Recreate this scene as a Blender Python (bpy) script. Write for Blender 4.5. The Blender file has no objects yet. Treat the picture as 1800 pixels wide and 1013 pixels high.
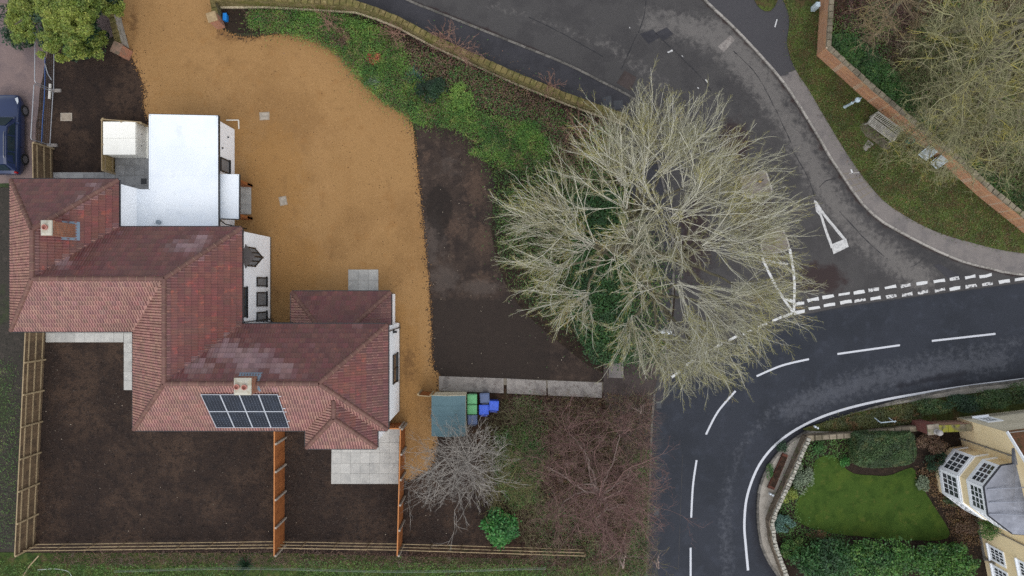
import bpy, bmesh, math, random
import numpy as np
from mathutils import Vector, Matrix
from mathutils.geometry import tessellate_polygon

# ---------------------------------------------------------------- camera, sky, sun, exposure
SC = bpy.context.scene
COL = SC.collection
H, F = 46.0, 1274.0                      # flying height (m), focal length in pixels of the 1800 px photo
cam_d = bpy.data.cameras.new('camera')
cam_d.sensor_fit = 'HORIZONTAL'; cam_d.sensor_width = 36.0; cam_d.lens = 36.0 * F / 1800.0
cam_d.clip_start = 0.5; cam_d.clip_end = 3000.0
cam = bpy.data.objects.new('camera', cam_d); COL.objects.link(cam)
cam.location = (0, 0, H); cam.rotation_euler = (0, 0, 0)
SC.camera = cam

SUN_EL, SUN_AZ = math.radians(60), math.radians(165)      # azimuth clockwise from +Y (picture top)
wld = bpy.data.worlds.new('World'); SC.world = wld; wld.use_nodes = True
nt = wld.node_tree; nt.nodes.clear()
sky = nt.nodes.new('ShaderNodeTexSky'); sky.sky_type = 'NISHITA'; sky.sun_disc = False
sky.sun_elevation = SUN_EL; sky.sun_rotation = SUN_AZ
sky.air_density = 1.0; sky.dust_density = 1.5; sky.ozone_density = 1.0
hs = nt.nodes.new('ShaderNodeHueSaturation'); hs.inputs['Saturation'].default_value = 0.30
bg = nt.nodes.new('ShaderNodeBackground'); bg.inputs['Strength'].default_value = 0.15
wo = nt.nodes.new('ShaderNodeOutputWorld')
nt.links.new(sky.outputs[0], hs.inputs['Color']); nt.links.new(hs.outputs[0], bg.inputs[0]); nt.links.new(bg.outputs[0], wo.inputs[0])
sl = bpy.data.lights.new('sun', 'SUN'); sl.energy = 0.55; sl.angle = math.radians(80); sl.color = (1.0, 0.97, 0.93)
so = bpy.data.objects.new('sun', sl); COL.objects.link(so)
_sd = Vector((math.sin(SUN_AZ) * math.cos(SUN_EL), math.cos(SUN_AZ) * math.cos(SUN_EL), math.sin(SUN_EL)))
so.rotation_euler = _sd.to_track_quat('Z', 'Y').to_euler(); so.location = (0, 0, 60)
SC.view_settings.view_transform = 'Standard'; SC.view_settings.look = 'None'
SC.view_settings.gamma = 1.0; SC.view_settings.use_curve_mapping = False
SC.view_settings.exposure = 0.86
SC.render.engine = 'CYCLES'
SC.cycles.max_bounces = 6; SC.cycles.diffuse_bounces = 3; SC.cycles.glossy_bounces = 3
SC.cycles.use_denoising = False; SC.cycles.use_adaptive_sampling = False; SC.cycles.sampling_pattern = 'BLUE_NOISE'; SC.cycles.denoising_input_passes = "RGB_ALBEDO_NORMAL"

rnd = random.Random(7)
rng = np.random.default_rng(11)

# ---------------------------------------------------------------- helpers
def W(px, py, z=0.0):
    "point at height z that the photo shows at pixel (px, py)"
    k = (H - z) / F
    return ((px - 900) * k, (506.5 - py) * k, z)
def W2(px, py, z=0.0):
    return W(px, py, z)[:2]
def PX(x, y, z=0.0):
    k = F / (H - z)
    return 900 + x * k, 506.5 - y * k

OFF = {}                                  # world position of every root / part, children are built relative to it
def reg(o, off):
    OFF[o.name] = Vector(off); return o
def empty(name, loc, label=None, cat=None, group=None):
    o = bpy.data.objects.new(name, None); o.empty_display_size = 0.3
    COL.objects.link(o); o.location = loc; reg(o, loc)
    return tag(o, label, cat, group)
def tag(o, label=None, cat=None, group=None, kind=None):
    if label: o['label'] = label
    if cat: o['category'] = cat
    if group: o['group'] = group
    if kind: o['kind'] = kind
    return o
def copy_thing(o, loc, rz=None, parent=None, label=None):
    c = o.copy(); COL.objects.link(c)
    if parent is None:
        c.location = loc
        if rz is not None: c.rotation_euler = (0, 0, rz)
    else:
        c.parent = parent
    if label: c['label'] = label
    for ch in list(o.children):
        copy_thing(ch, None, None, c)
    return c

class MB:
    def __init__(s): s.v = []; s.f = []; s.uv = None
    def add(s, vs, fs):
        b = len(s.v); s.v.extend([tuple(p) for p in vs]); s.f.extend([tuple(b + i for i in f) for f in fs]); return s
    def box(s, c, d, rz=0.0, rx=0.0, ry=0.0):
        x, y, z = d[0] / 2, d[1] / 2, d[2] / 2
        m = Matrix.Translation(c) @ Matrix.Rotation(rz, 4, 'Z') @ Matrix.Rotation(ry, 4, 'Y') @ Matrix.Rotation(rx, 4, 'X')
        vs = [m @ Vector((a * x, b * y, e * z)) for e in (-1, 1) for b in (-1, 1) for a in (-1, 1)]
        return s.add(vs, [(0, 2, 3, 1), (4, 5, 7, 6), (0, 1, 5, 4), (2, 6, 7, 3), (0, 4, 6, 2), (1, 3, 7, 5)])
    def b2(s, lo, hi):
        return s.box([(a + b) / 2 for a, b in zip(lo, hi)], [b - a for a, b in zip(lo, hi)])
    def bar(s, p, q, w, h, up=(0, 0, 1)):
        p, q = Vector(p), Vector(q); d = (q - p).normalized(); u = Vector(up)
        if abs(d.dot(u)) > 0.98: u = Vector((0, 1, 0))
        a = d.cross(u).normalized(); b = a.cross(d).normalized()
        vs = []
        for e in (p, q):
            for i, j in ((-1, -1), (1, -1), (1, 1), (-1, 1)): vs.append(e + a * (i * w / 2) + b * (j * h / 2))
        return s.add(vs, [(3, 2, 1, 0), (4, 5, 6, 7), (0, 1, 5, 4), (1, 2, 6, 5), (2, 3, 7, 6), (3, 0, 4, 7)])
    def tube(s, pts, rad, n=6, cap=True):
        pts = [Vector(p) for p in pts]
        if not hasattr(rad, '__len__'): rad = [rad] * len(pts)
        vs = []; prev = None
        for i, p in enumerate(pts):
            d = (pts[min(i + 1, len(pts) - 1)] - pts[max(i - 1, 0)])
            d = d.normalized() if d.length > 1e-9 else Vector((0, 0, 1))
            if prev is None:
                a = d.orthogonal().normalized()
            else:
                a = (prev - d * prev.dot(d)); a = a.normalized() if a.length > 1e-6 else d.orthogonal().normalized()
            prev = a; b = d.cross(a)
            for k in range(n):
                t = 2 * math.pi * k / n
                vs.append(p + (a * math.cos(t) + b * math.sin(t)) * rad[i])
        fs = []
        for i in range(len(pts) - 1):
            for k in range(n):
                k2 = (k + 1) % n
                fs.append((i * n + k, i * n + k2, (i + 1) * n + k2, (i + 1) * n + k))
        if cap:
            fs.append(tuple(range(n))[::-1]); fs.append(tuple((len(pts) - 1) * n + k for k in range(n)))
        return s.add(vs, fs)
    def prism(s, poly, z0, z1, bottom=False):
        n = len(poly)
        if sum(poly[i][0] * poly[(i + 1) % n][1] - poly[(i + 1) % n][0] * poly[i][1] for i in range(n)) < 0: poly = poly[::-1]
        zt = z1 if hasattr(z1, '__len__') else [z1] * n
        vs = [(x, y, z0) for x, y in poly] + [(p[0], p[1], z) for p, z in zip(poly, zt)]
        fs = [(i, (i + 1) % n, n + (i + 1) % n, n + i) for i in range(n)]
        tr = tessellate_polygon([[Vector((x, y, 0)) for x, y in poly]])
        for t in tr:
            a, b, c = [poly[i] for i in t]
            if (b[0] - a[0]) * (c[1] - a[1]) - (b[1] - a[1]) * (c[0] - a[0]) < 0: t = t[::-1]
            fs.append(tuple(n + i for i in t))
            if bottom: fs.append(tuple(t[::-1]))
        return s.add(vs, fs)
    def lathe(s, prof, c, n=12, axis='Z'):
        vs = []
        for r, z in prof:
            for k in range(n):
                t = 2 * math.pi * k / n
                x, y = r * math.cos(t), r * math.sin(t)
                p = (x, y, z) if axis == 'Z' else ((z, x, y) if axis == 'X' else (x, z, y))
                vs.append((c[0] + p[0], c[1] + p[1], c[2] + p[2]))
        fs = []
        for i in range(len(prof) - 1):
            for k in range(n):
                k2 = (k + 1) % n
                fs.append((i * n + k, i * n + k2, (i + 1) * n + k2, (i + 1) * n + k))
        fs.append(tuple(range(n))[::-1]); fs.append(tuple((len(prof) - 1) * n + k for k in range(n)))
        return s.add(vs, fs)
    def quad(s, a, b, c, d): return s.add([a, b, c, d], [(0, 1, 2, 3)])
    def build(s, name, mat, parent=None, base=None, smooth=False, bevel=0.0, **tags):
        off = OFF[parent.name] if parent is not None else Vector(base or (0, 0, 0))
        if base is not None and parent is not None: off = Vector(base)
        me = bpy.data.meshes.new(name)
        o3 = tuple(off)
        me.from_pydata([(p[0] - o3[0], p[1] - o3[1], p[2] - o3[2]) for p in s.v], [], s.f)
        me.validate(clean_customdata=False)
        if smooth: me.polygons.foreach_set('use_smooth', [True] * len(me.polygons))
        me.materials.append(mat)
        o = bpy.data.objects.new(name, me); COL.objects.link(o)
        if parent is not None:
            o.parent = parent; o.location = off - OFF[parent.name]
        else: o.location = off
        reg(o, off)
        if bevel:
            m = o.modifiers.new('bevel', 'BEVEL'); m.width = bevel; m.segments = 1; m.limit_method = 'ANGLE'
        return tag(o, **tags)

def inst(src, name, parent, loc, rz=0.0, scale=None, rot=None):
    "another object on the same mesh, loc in world"
    o = bpy.data.objects.new(name, src); COL.objects.link(o)
    o.parent = parent; o.location = Vector(loc) - (OFF[parent.name] if parent is not None else Vector((0, 0, 0)))
    o.rotation_euler = rot if rot is not None else (0, 0, rz)
    if scale: o.scale = scale
    reg(o, loc)
    return o
def mesh_of(mb, name, mat, smooth=False):
    me = bpy.data.meshes.new(name); me.from_pydata(mb.v, [], mb.f); me.validate()
    if smooth: me.polygons.foreach_set('use_smooth', [True] * len(me.polygons))
    me.materials.append(mat); return me

def np_mesh(name, verts, faces, mat, parent=None, base=None, smooth=False, **tags):
    "fast mesh from arrays, faces all with the same number of corners"
    off = np.array(OFF[parent.name] if parent is not None else (base or (0, 0, 0)), dtype=np.float64)
    verts = np.asarray(verts, dtype=np.float64) - off
    faces = np.asarray(faces, dtype=np.int32); k = faces.shape[1]
    me = bpy.data.meshes.new(name)
    me.vertices.add(len(verts)); me.vertices.foreach_set('co', verts.astype(np.float32).ravel())
    me.loops.add(faces.size); me.loops.foreach_set('vertex_index', faces.ravel())
    me.polygons.add(len(faces))
    me.polygons.foreach_set('loop_start', np.arange(0, faces.size, k, dtype=np.int32))
    if smooth: me.polygons.foreach_set('use_smooth', np.ones(len(faces), dtype=bool))
    me.update(calc_edges=True); me.materials.append(mat)
    o = bpy.data.objects.new(name, me); COL.objects.link(o)
    if parent is not None: o.parent = parent
    else: o.location = off
    reg(o, off)
    return tag(o, **tags)

def smooth_line(pts, step=8.0, closed=False):
    "Catmull-Rom through pixel points"
    n = len(pts); out = []
    seg = n if closed else n - 1
    for i in range(seg):
        g = lambda k: pts[k % n] if closed else pts[min(max(k, 0), n - 1)]
        p0, p1, p2, p3 = g(i - 1), g(i), g(i + 1), g(i + 2)
        m = max(1, int(math.dist(p1, p2) / step))
        for j in range(m):
            t = j / m
            out.append(tuple(0.5 * (2 * b + (c - a) * t + (2 * a - 5 * b + 4 * c - d) * t * t + (3 * b - a - 3 * c + d) * t ** 3)
                             for a, b, c, d in zip(p0, p1, p2, p3)))
    if not closed: out.append(tuple(pts[-1]))
    return out
def wob(pts, amp, seed=0):
    r = random.Random(seed); return [(x + r.uniform(-amp, amp), y + r.uniform(-amp, amp)) for x, y in pts]
def offset_line(pts, d):
    out = []
    for i, p in enumerate(pts):
        a = pts[max(i - 1, 0)]; b = pts[min(i + 1, len(pts) - 1)]
        l = math.dist(a, b) or 1; out.append((p[0] - (b[1] - a[1]) / l * d, p[1] + (b[0] - a[0]) / l * d))
    return out
def inside(p, poly):
    x, y = p[0], p[1]; c = False; j = len(poly) - 1
    for i in range(len(poly)):
        xi, yi = poly[i]; xj, yj = poly[j]
        if (yi > y) != (yj > y) and x < (xj - xi) * (y - yi) / (yj - yi) + xi: c = not c
        j = i
    return c
def scatter_poly(poly, n, r=None):
    "n random points in a polygon (numpy)"
    r = r or rng
    P = np.array(poly); lo, hi = P.min(0), P.max(0); out = []
    tot = 0
    while tot < n:
        q = lo + (hi - lo) * r.random((max(n, 200) * 2, 2))
        x, y = q[:, 0], q[:, 1]; c = np.zeros(len(q), bool); j = len(P) - 1
        for i in range(len(P)):
            xi, yi = P[i]; xj, yj = P[j]
            if yi != yj: c ^= ((yi > y) != (yj > y)) & (x < (xj - xi) * (y - yi) / (yj - yi) + xi)
            j = i
        out.append(q[c]); tot += c.sum()
    return np.concatenate(out)[:n]
def poly_area(p): return abs(sum(p[i][0] * p[(i + 1) % len(p)][1] - p[(i + 1) % len(p)][0] * p[i][1] for i in range(len(p)))) / 2

# ---------------------------------------------------------------- materials
MATS = {}
def lin(c):
    if isinstance(c, tuple) and max(c) > 1.0:
        return tuple(((v / 255) / 12.92 if v / 255 <= 0.04045 else ((v / 255 + 0.055) / 1.055) ** 2.4) for v in c)
    return c
def mat(name, base, mix=(), rough=0.85, spec=0.3, bump=None, island=0.0, objr=0.0, attr=(), metal=0.0, stretch=None, hue=0.0, brick=None, trans=0.0):
    """base colour (0-255 sRGB or linear), mix = [(colour, scale, lo, hi, strength)] noise layers in world space,
    attr = [(attribute, colour, noise scale, strength)], island / objr = brightness jitter per mesh island / object"""
    m = bpy.data.materials.new(name); m.use_nodes = True; MATS[name] = m
    t = m.node_tree; N = t.nodes; L = t.links
    bs = N['Principled BSDF']; bs.inputs['Roughness'].default_value = rough
    bs.inputs['Specular IOR Level'].default_value = spec; bs.inputs['Metallic'].default_value = metal
    geo = N.new('ShaderNodeNewGeometry'); pos = geo.outputs['Position']
    if stretch:
        mp = N.new('ShaderNodeMapping'); mp.inputs['Rotation'].default_value = (0, 0, stretch[1]); mp.inputs['Scale'].default_value = stretch[0]
        L.new(pos, mp.inputs['Vector']); spos = mp.outputs[0]
    else: spos = pos
    c0 = lin(base); cur = None
    rgb = N.new('ShaderNodeRGB'); rgb.outputs[0].default_value = (*c0, 1); cur = rgb.outputs[0]
    def noise(scale, src=None, det=5.0, ro=0.6):
        n = N.new('ShaderNodeTexNoise'); n.inputs['Scale'].default_value = scale; n.inputs['Detail'].default_value = det; n.inputs['Roughness'].default_value = ro
        L.new(src or spos, n.inputs['Vector']); return n.outputs['Fac']
    def mixin(fac, col):
        nonlocal cur
        x = N.new('ShaderNodeMix'); x.data_type = 'RGBA'
        L.new(fac, x.inputs[0]); L.new(cur, x.inputs[6])
        if isinstance(col, tuple): x.inputs[7].default_value = (*lin(col), 1)
        else: L.new(col, x.inputs[7])
        cur = x.outputs[2]
    def ramp(src, lo, hi, s):
        r = N.new('ShaderNodeMapRange'); r.interpolation_type = 'SMOOTHSTEP'
        r.inputs[1].default_value = lo; r.inputs[2].default_value = hi; r.inputs[3].default_value = 0; r.inputs[4].default_value = s
        L.new(src, r.inputs[0]); return r.outputs[0]
    if brick:
        bw, bh, mort, cols = brick
        sp = N.new('ShaderNodeSeparateXYZ'); L.new(pos, sp.inputs[0])
        ad = N.new('ShaderNodeMath'); ad.operation = 'ADD'; L.new(sp.outputs[0], ad.inputs[0]); L.new(sp.outputs[1], ad.inputs[1])
        cb = N.new('ShaderNodeCombineXYZ'); L.new(ad.outputs[0], cb.inputs[0]); L.new(sp.outputs[2], cb.inputs[1])
        bt = N.new('ShaderNodeTexBrick'); bt.inputs['Scale'].default_value = 1.0
        bt.inputs['Brick Width'].default_value = bw; bt.inputs['Row Height'].default_value = bh; bt.inputs['Mortar Size'].default_value = mort
        bt.inputs['Color1'].default_value = (*lin(cols[0]), 1); bt.inputs['Color2'].default_value = (*lin(cols[1]), 1); bt.inputs['Mortar'].default_value = (*lin(cols[2]), 1)
        L.new(cb.outputs[0], bt.inputs['Vector']); cur = bt.outputs['Color']
    for col, sc, lo, hi, s in mix:
        mixin(ramp(noise(sc), lo, hi, s), col)
    for an, col, sc, s in attr:
        a = N.new('ShaderNodeAttribute'); a.attribute_name = an
        ad = N.new('ShaderNodeMath'); ad.operation = 'ADD'
        if sc is None:
            mixin(ramp(a.outputs['Fac'], 0.0, 1.0, s), col); continue
        nz = noise(sc, det=8.0, ro=0.7); sub = N.new('ShaderNodeMath'); sub.operation = 'MULTIPLY_ADD'
        L.new(nz, sub.inputs[0]); sub.inputs[1].default_value = 1.6; sub.inputs[2].default_value = -0.8
        L.new(a.outputs['Fac'], ad.inputs[0]); L.new(sub.outputs[0], ad.inputs[1])
        f = ramp(ad.outputs[0], 0.25, 0.75, s); mixin(f, col)
    if island or objr or hue:
        if objr and not island:
            oi = N.new('ShaderNodeObjectInfo'); src = oi.outputs['Random']
        else: src = geo.outputs['Random Per Island']
        h = N.new('ShaderNodeHueSaturation'); amt = island or objr
        r = N.new('ShaderNodeMapRange'); L.new(src, r.inputs[0]); r.inputs[3].default_value = 1 - amt; r.inputs[4].default_value = 1 + amt
        L.new(r.outputs[0], h.inputs['Value'])
        if hue:
            w = N.new('ShaderNodeTexWhiteNoise'); w.noise_dimensions = '1D'; L.new(src, w.inputs['W'])
            r2 = N.new('ShaderNodeMapRange'); L.new(w.outputs['Value'], r2.inputs[0]); r2.inputs[3].default_value = 0.5 - hue; r2.inputs[4].default_value = 0.5 + hue
            L.new(r2.outputs[0], h.inputs['Hue'])
        L.new(cur, h.inputs['Color']); cur = h.outputs[0]
    L.new(cur, bs.inputs['Base Color'])
    if bump:
        b = N.new('ShaderNodeBump'); b.inputs['Strength'].default_value = bump[1]; b.inputs['Distance'].default_value = bump[2] if len(bump) > 2 else 0.05
        L.new(noise(bump[0], det=6.0), b.inputs['Height']); L.new(b.outputs[0], bs.inputs['Normal'])
    if trans:
        bs.inputs['Transmission Weight'].default_value = trans
    return m

def sheet(name, px_poly, z, material, grid=0.0, attrs=None, kind='structure', wobble=0.0, seed=0, flat_world=False, parent=None):
    "flat piece of ground from a pixel outline at height z; optional grid cuts carry per-vertex attributes"
    poly = wob(px_poly, wobble, seed) if wobble else px_poly
    P = [W2(x, y, z) for x, y in poly] if not flat_world else poly
    bm = bmesh.new()
    vs = [bm.verts.new((x, y, z)) for x, y in P]
    tri = tessellate_polygon([[Vector((x, y, 0)) for x, y in P]])
    for a, b, c in tri:
        try: f = bm.faces.new((vs[a], vs[b], vs[c]))
        except ValueError: continue
        f.normal_update()
        if f.normal.z < 0: f.normal_flip()
    if grid:
        xs = [p[0] for p in P]; ys = [p[1] for p in P]
        for ax, lo, hi in ((0, min(xs), max(xs)), (1, min(ys), max(ys))):
            t = math.floor(lo / grid) * grid + grid
            while t < hi:
                co = (t, 0, 0) if ax == 0 else (0, t, 0); no = (1, 0, 0) if ax == 0 else (0, 1, 0)
                bmesh.ops.bisect_plane(bm, geom=bm.verts[:] + bm.edges[:] + bm.faces[:], plane_co=co, plane_no=no, dist=1e-5)
                t += grid
    me = bpy.data.meshes.new(name); bm.to_mesh(me); bm.free()
    me.materials.append(material)
    if attrs:
        for an, fn in attrs.items():
            a = me.attributes.new(an, 'FLOAT', 'POINT')
            a.data.foreach_set('value', [fn(*PX(v.co.x, v.co.y, v.co.z)) for v in me.vertices])
    o = bpy.data.objects.new(name, me); COL.objects.link(o); reg(o, (0, 0, 0))
    if parent is not None: o.parent = parent; return o
    return tag(o, kind=kind)

def dist_line(p, line):
    best = 1e9
    for a, b in zip(line[:-1], line[1:]):
        dx, dy = b[0] - a[0], b[1] - a[1]; l2 = dx * dx + dy * dy or 1
        t = max(0, min(1, ((p[0] - a[0]) * dx + (p[1] - a[1]) * dy) / l2))
        best = min(best, math.hypot(p[0] - a[0] - t * dx, p[1] - a[1] - t * dy))
    return best
def band(lines):
    "attribute function: 1 on the lines, falling to 0 at the given half width (px)"
    ls = [(smooth_line(l, 15), w, s) for l, w, s in lines]
    return lambda x, y: max(max(0.0, 1 - dist_line((x, y), l) / w) * s for l, w, s in ls)
def blobs(bl):
    "attribute function: soft elliptical patches (cx, cy, rx, ry, strength)"
    return lambda x, y: max(max(0.0, 1 - math.hypot((x - cx) / rx, (y - cy) / ry)) * 1.6 * s for cx, cy, rx, ry, s in bl)

def leaves(name, pts, size, material, parent=None, base=None, up=0.5, aspect=0.55, seed=1, droop=0.0, **tags):
    "a cloud of leaf-sized four-cornered faces at pts"
    r = np.random.default_rng(seed); n = len(pts); pts = np.asarray(pts, float)
    d = r.normal(size=(n, 3)); d[:, 2] *= 0.6; d /= np.linalg.norm(d, axis=1)[:, None]
    nn = r.normal(size=(n, 3)); nn /= np.linalg.norm(nn, axis=1)[:, None]; nn[:, 2] = np.abs(nn[:, 2]) + up * 2
    nn -= (nn * d).sum(1)[:, None] * d; nn /= np.linalg.norm(nn, axis=1)[:, None] + 1e-9
    s = np.cross(nn, d)
    L = size * (0.6 + 0.8 * r.random(n))[:, None]; Wd = L * aspect
    a = pts - d * L * 0.5; c = pts + d * L * 0.5; c[:, 2] -= droop * L[:, 0]
    b = pts + s * Wd * 0.5; e = pts - s * Wd * 0.5
    V = np.stack([a, b, c, e], 1).reshape(-1, 3)
    Fc = np.arange(n * 4, dtype=np.int32).reshape(-1, 4)
    return np_mesh(name, V, Fc, material, parent, base, **tags)

def blades(name, pts, length, width, material, parent=None, seed=1, lean=0.5, dirs=None, **tags):
    "thin triangular blades rising from pts"
    r = np.random.default_rng(seed); n = len(pts); pts = np.asarray(pts, float)
    az = r.random(n) * 6.2832 if dirs is None else dirs
    ln = length * (0.5 + r.random(n)); le = lean * (0.3 + r.random(n))
    tip = pts + np.stack([np.cos(az) * ln * np.sin(le), np.sin(az) * ln * np.sin(le), ln * np.cos(le)], 1)
    sd = np.stack([-np.sin(az), np.cos(az), 0 * az], 1) * width * 0.5
    V = np.stack([pts - sd, pts + sd, tip], 1).reshape(-1, 3)
    return np_mesh(name, V, np.arange(n * 3, dtype=np.int32).reshape(-1, 3), material, parent, None, **tags)

# ---------------------------------------------------------------- materials used by the setting
m_ground = mat('rough_ground', (62, 58, 42), [((48, 66, 34), 0.5, 0.45, 0.6, 0.9), ((84, 72, 56), 3.0, 0.5, 0.7, 0.6), ((40, 34, 28), 9.0, 0.5, 0.65, 0.7)], bump=(14, 0.8))
m_soil = mat('garden_topsoil', (52, 42, 37), [((74, 59, 49), 0.35, 0.45, 0.62, 0.85), ((72, 57, 47), 1.3, 0.5, 0.7, 0.7), ((36, 31, 30), 2.6, 0.48, 0.62, 0.6), ((92, 74, 60), 5.0, 0.6, 0.72, 0.6), ((34, 29, 28), 12.0, 0.5, 0.66, 0.6), ((104, 88, 74), 22.0, 0.64, 0.72, 0.6)], rough=0.95, spec=0.15, bump=(11, 1.0, 0.12))
m_soil_e = mat('open_topsoil', (62, 52, 46), [((48, 41, 38), 0.6, 0.45, 0.62, 0.9), ((86, 72, 62), 2.2, 0.5, 0.7, 0.6), ((40, 35, 33), 7.0, 0.5, 0.66, 0.5), ((104, 88, 76), 24.0, 0.66, 0.74, 0.5)],
               attr=[('dry', (92, 74, 62), 4.2, 0.6), ('pale', (84, 75, 69), 2.0, 0.6), ('dark', (50, 43, 39), 1.2, 0.85), ('damp', (36, 32, 30), 5.0, 0.7)], rough=0.93, spec=0.18, bump=(14, 0.9))
m_gravel = mat('golden_gravel', (146, 112, 71), [((152, 117, 76), 0.35, 0.45, 0.68, 0.6), ((116, 85, 50), 0.16, 0.48, 0.64, 0.5), ((174, 138, 96), 14.0, 0.54, 0.70, 0.5), ((98, 70, 40), 17.0, 0.55, 0.70, 0.6), ((138, 100, 58), 1.1, 0.54, 0.72, 0.5), ((212, 184, 146), 30, 0.65, 0.72, 0.5)],
               attr=[('worn', (142, 104, 58), 1.6, 0.5), ('mud', (92, 66, 42), 3.0, 0.65), ('track', (120, 90, 56), 1.2, 0.5)], rough=0.9, spec=0.2, bump=(24, 0.4, 0.03))
m_road_old = mat('worn_asphalt', (70, 68, 67), [((61, 59, 59), 0.5, 0.45, 0.6, 0.7), ((78, 75, 75), 2.2, 0.52, 0.74, 0.5), ((92, 90, 90), 20.0, 0.6, 0.72, 0.4)],
                 attr=[('wear', (110, 106, 102), 3.0, 0.72), ('tar', (54, 53, 54), 0.9, 0.8), ('mud', (52, 41, 40), 1.5, 0.9)], rough=0.7, spec=0.14, bump=(22, 0.6))
m_road_new = mat('blue_grey_asphalt', (45, 48, 55), [((39, 42, 48), 0.3, 0.42, 0.62, 0.8), ((64, 68, 78), 1.3, 0.5, 0.75, 0.4), ((82, 85, 92), 22.0, 0.6, 0.72, 0.3)],
                 attr=[('wear', (84, 86, 92), 3.0, 0.55), ('tar', (35, 36, 42), 0.8, 0.9), ('mud', (66, 62, 64), 1.2, 0.8)], rough=0.65, spec=0.16, bump=(24, 0.5))
m_path_dark = mat('dark_tarmac_path', (50, 49, 53), [((40, 39, 43), 0.8, 0.45, 0.62, 0.8), ((68, 66, 68), 3.0, 0.55, 0.75, 0.4), ((80, 78, 78), 18, 0.6, 0.7, 0.3)], rough=0.6, bump=(22, 0.5))
m_path_grey = mat('grey_tarmac_path', (116, 110, 106), [((95, 91, 90), 0.9, 0.45, 0.65, 0.7), ((132, 124, 120), 4, 0.55, 0.75, 0.5), ((86, 80, 78), 16, 0.6, 0.7, 0.4)],
                  attr=[('tar', (60, 59, 62), 1.0, 0.95)], rough=0.8, bump=(22, 0.4))
m_path_brown = mat('muddy_tarmac_path', (68, 59, 56), [((54, 46, 43), 0.8, 0.45, 0.62, 0.8), ((84, 73, 69), 3, 0.55, 0.75, 0.5), ((112, 92, 76), 20, 0.62, 0.7, 0.5)], rough=0.8, bump=(20, 0.6))
m_yard = mat('mauve_grey_yard', (116, 100, 96), [((98, 86, 86), 0.4, 0.42, 0.6, 0.9), ((128, 110, 104), 2.0, 0.5, 0.7, 0.5), ((84, 74, 74), 10, 0.58, 0.7, 0.4)], rough=0.85, bump=(20, 0.4))
m_kerb = mat('kerb_stone', (150, 145, 138), [((96, 92, 86), 5, 0.45, 0.65, 0.7), ((150, 146, 140), 18, 0.55, 0.7, 0.4), ((84, 88, 60), 3, 0.6, 0.75, 0.5)], objr=0.12, rough=0.85)
m_kerb_dark = mat('dark_kerb_stone', (104, 100, 94), [((70, 68, 64), 4, 0.42, 0.62, 0.8), ((132, 128, 120), 15, 0.55, 0.7, 0.4), ((80, 86, 52), 3, 0.58, 0.75, 0.6)], objr=0.2, rough=0.85)
m_conc = mat('old_concrete', (140, 134, 128), [((112, 106, 102), 1.6, 0.45, 0.62, 0.85), ((96, 84, 78), 6, 0.55, 0.68, 0.7), ((160, 154, 148), 14, 0.58, 0.7, 0.4)], rough=0.9, bump=(20, 0.4))
m_conc_pale = mat('pale_concrete', (150, 144, 134), [((122, 116, 106), 1.2, 0.45, 0.65, 0.8), ((96, 88, 78), 7, 0.58, 0.7, 0.6)], rough=0.9, bump=(20, 0.4))
m_slab = mat('paving_slab', (166, 164, 158), [((148, 147, 143), 2.2, 0.45, 0.62, 0.6), ((200, 197, 188), 5, 0.55, 0.72, 0.5), ((150, 146, 136), 12, 0.62, 0.72, 0.4)], objr=0.10, rough=0.85, bump=(30, 0.2))
m_slab_dk = mat('grey_paving_slab', (138, 138, 137), [((118, 118, 118), 2.0, 0.45, 0.62, 0.7), ((156, 155, 152), 6, 0.55, 0.72, 0.4)], objr=0.10, rough=0.85, bump=(30, 0.2))
m_joint = mat('slab_joint', (120, 112, 100), [((90, 84, 74), 8, 0.5, 0.7, 0.6)], rough=0.95)
m_paint = mat('road_paint', (196, 196, 194), [((176, 176, 176), 6, 0.5, 0.7, 0.6), ((90, 90, 94), 14, 0.62, 0.68, 0.7)], rough=0.7)
m_paint_worn = mat('worn_road_paint', (196, 195, 192), [((150, 150, 150), 5, 0.45, 0.65, 0.6), ((70, 69, 72), 7, 0.50, 0.58, 0.9)], rough=0.75)
m_paint_clean = mat('fresh_road_paint', (188, 190, 194), [((176, 178, 182), 5, 0.5, 0.7, 0.5)], rough=0.7)
m_verge = mat('verge_turf', (66, 72, 38), [((84, 98, 46), 0.8, 0.45, 0.62, 0.8), ((84, 70, 48), 1.8, 0.46, 0.64, 0.9), ((44, 44, 26), 7, 0.5, 0.65, 0.8), ((96, 104, 50), 12, 0.6, 0.72, 0.6)], rough=0.95, spec=0.1, bump=(16, 1.0, 0.08))
m_lawn = mat('lawn_grass', (60, 80, 32), [((74, 90, 34), 0.5, 0.45, 0.65, 0.6), ((44, 64, 24), 1.6, 0.45, 0.65, 0.7), ((66, 90, 34), 14, 0.55, 0.7, 0.5), ((88, 92, 44), 2.6, 0.56, 0.7, 0.5)], rough=0.95, spec=0.1, bump=(30, 0.8, 0.04))
m_litter = mat('woodland_floor', (58, 44, 36), [((72, 54, 42), 1.5, 0.45, 0.65, 0.8), ((40, 32, 27), 4.0, 0.45, 0.6, 0.8), ((96, 74, 56), 14, 0.58, 0.7, 0.6), ((54, 60, 34), 0.8, 0.55, 0.7, 0.6)], rough=0.95, spec=0.1, bump=(14, 1.0, 0.08))
m_bed = mat('flower_bed_soil', (50, 42, 36), [((66, 54, 44), 3, 0.48, 0.65, 0.8), ((34, 30, 26), 6, 0.5, 0.62, 0.8), ((92, 72, 54), 18, 0.6, 0.7, 0.5)], rough=0.95, spec=0.1, bump=(14, 1.0, 0.08))
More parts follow.
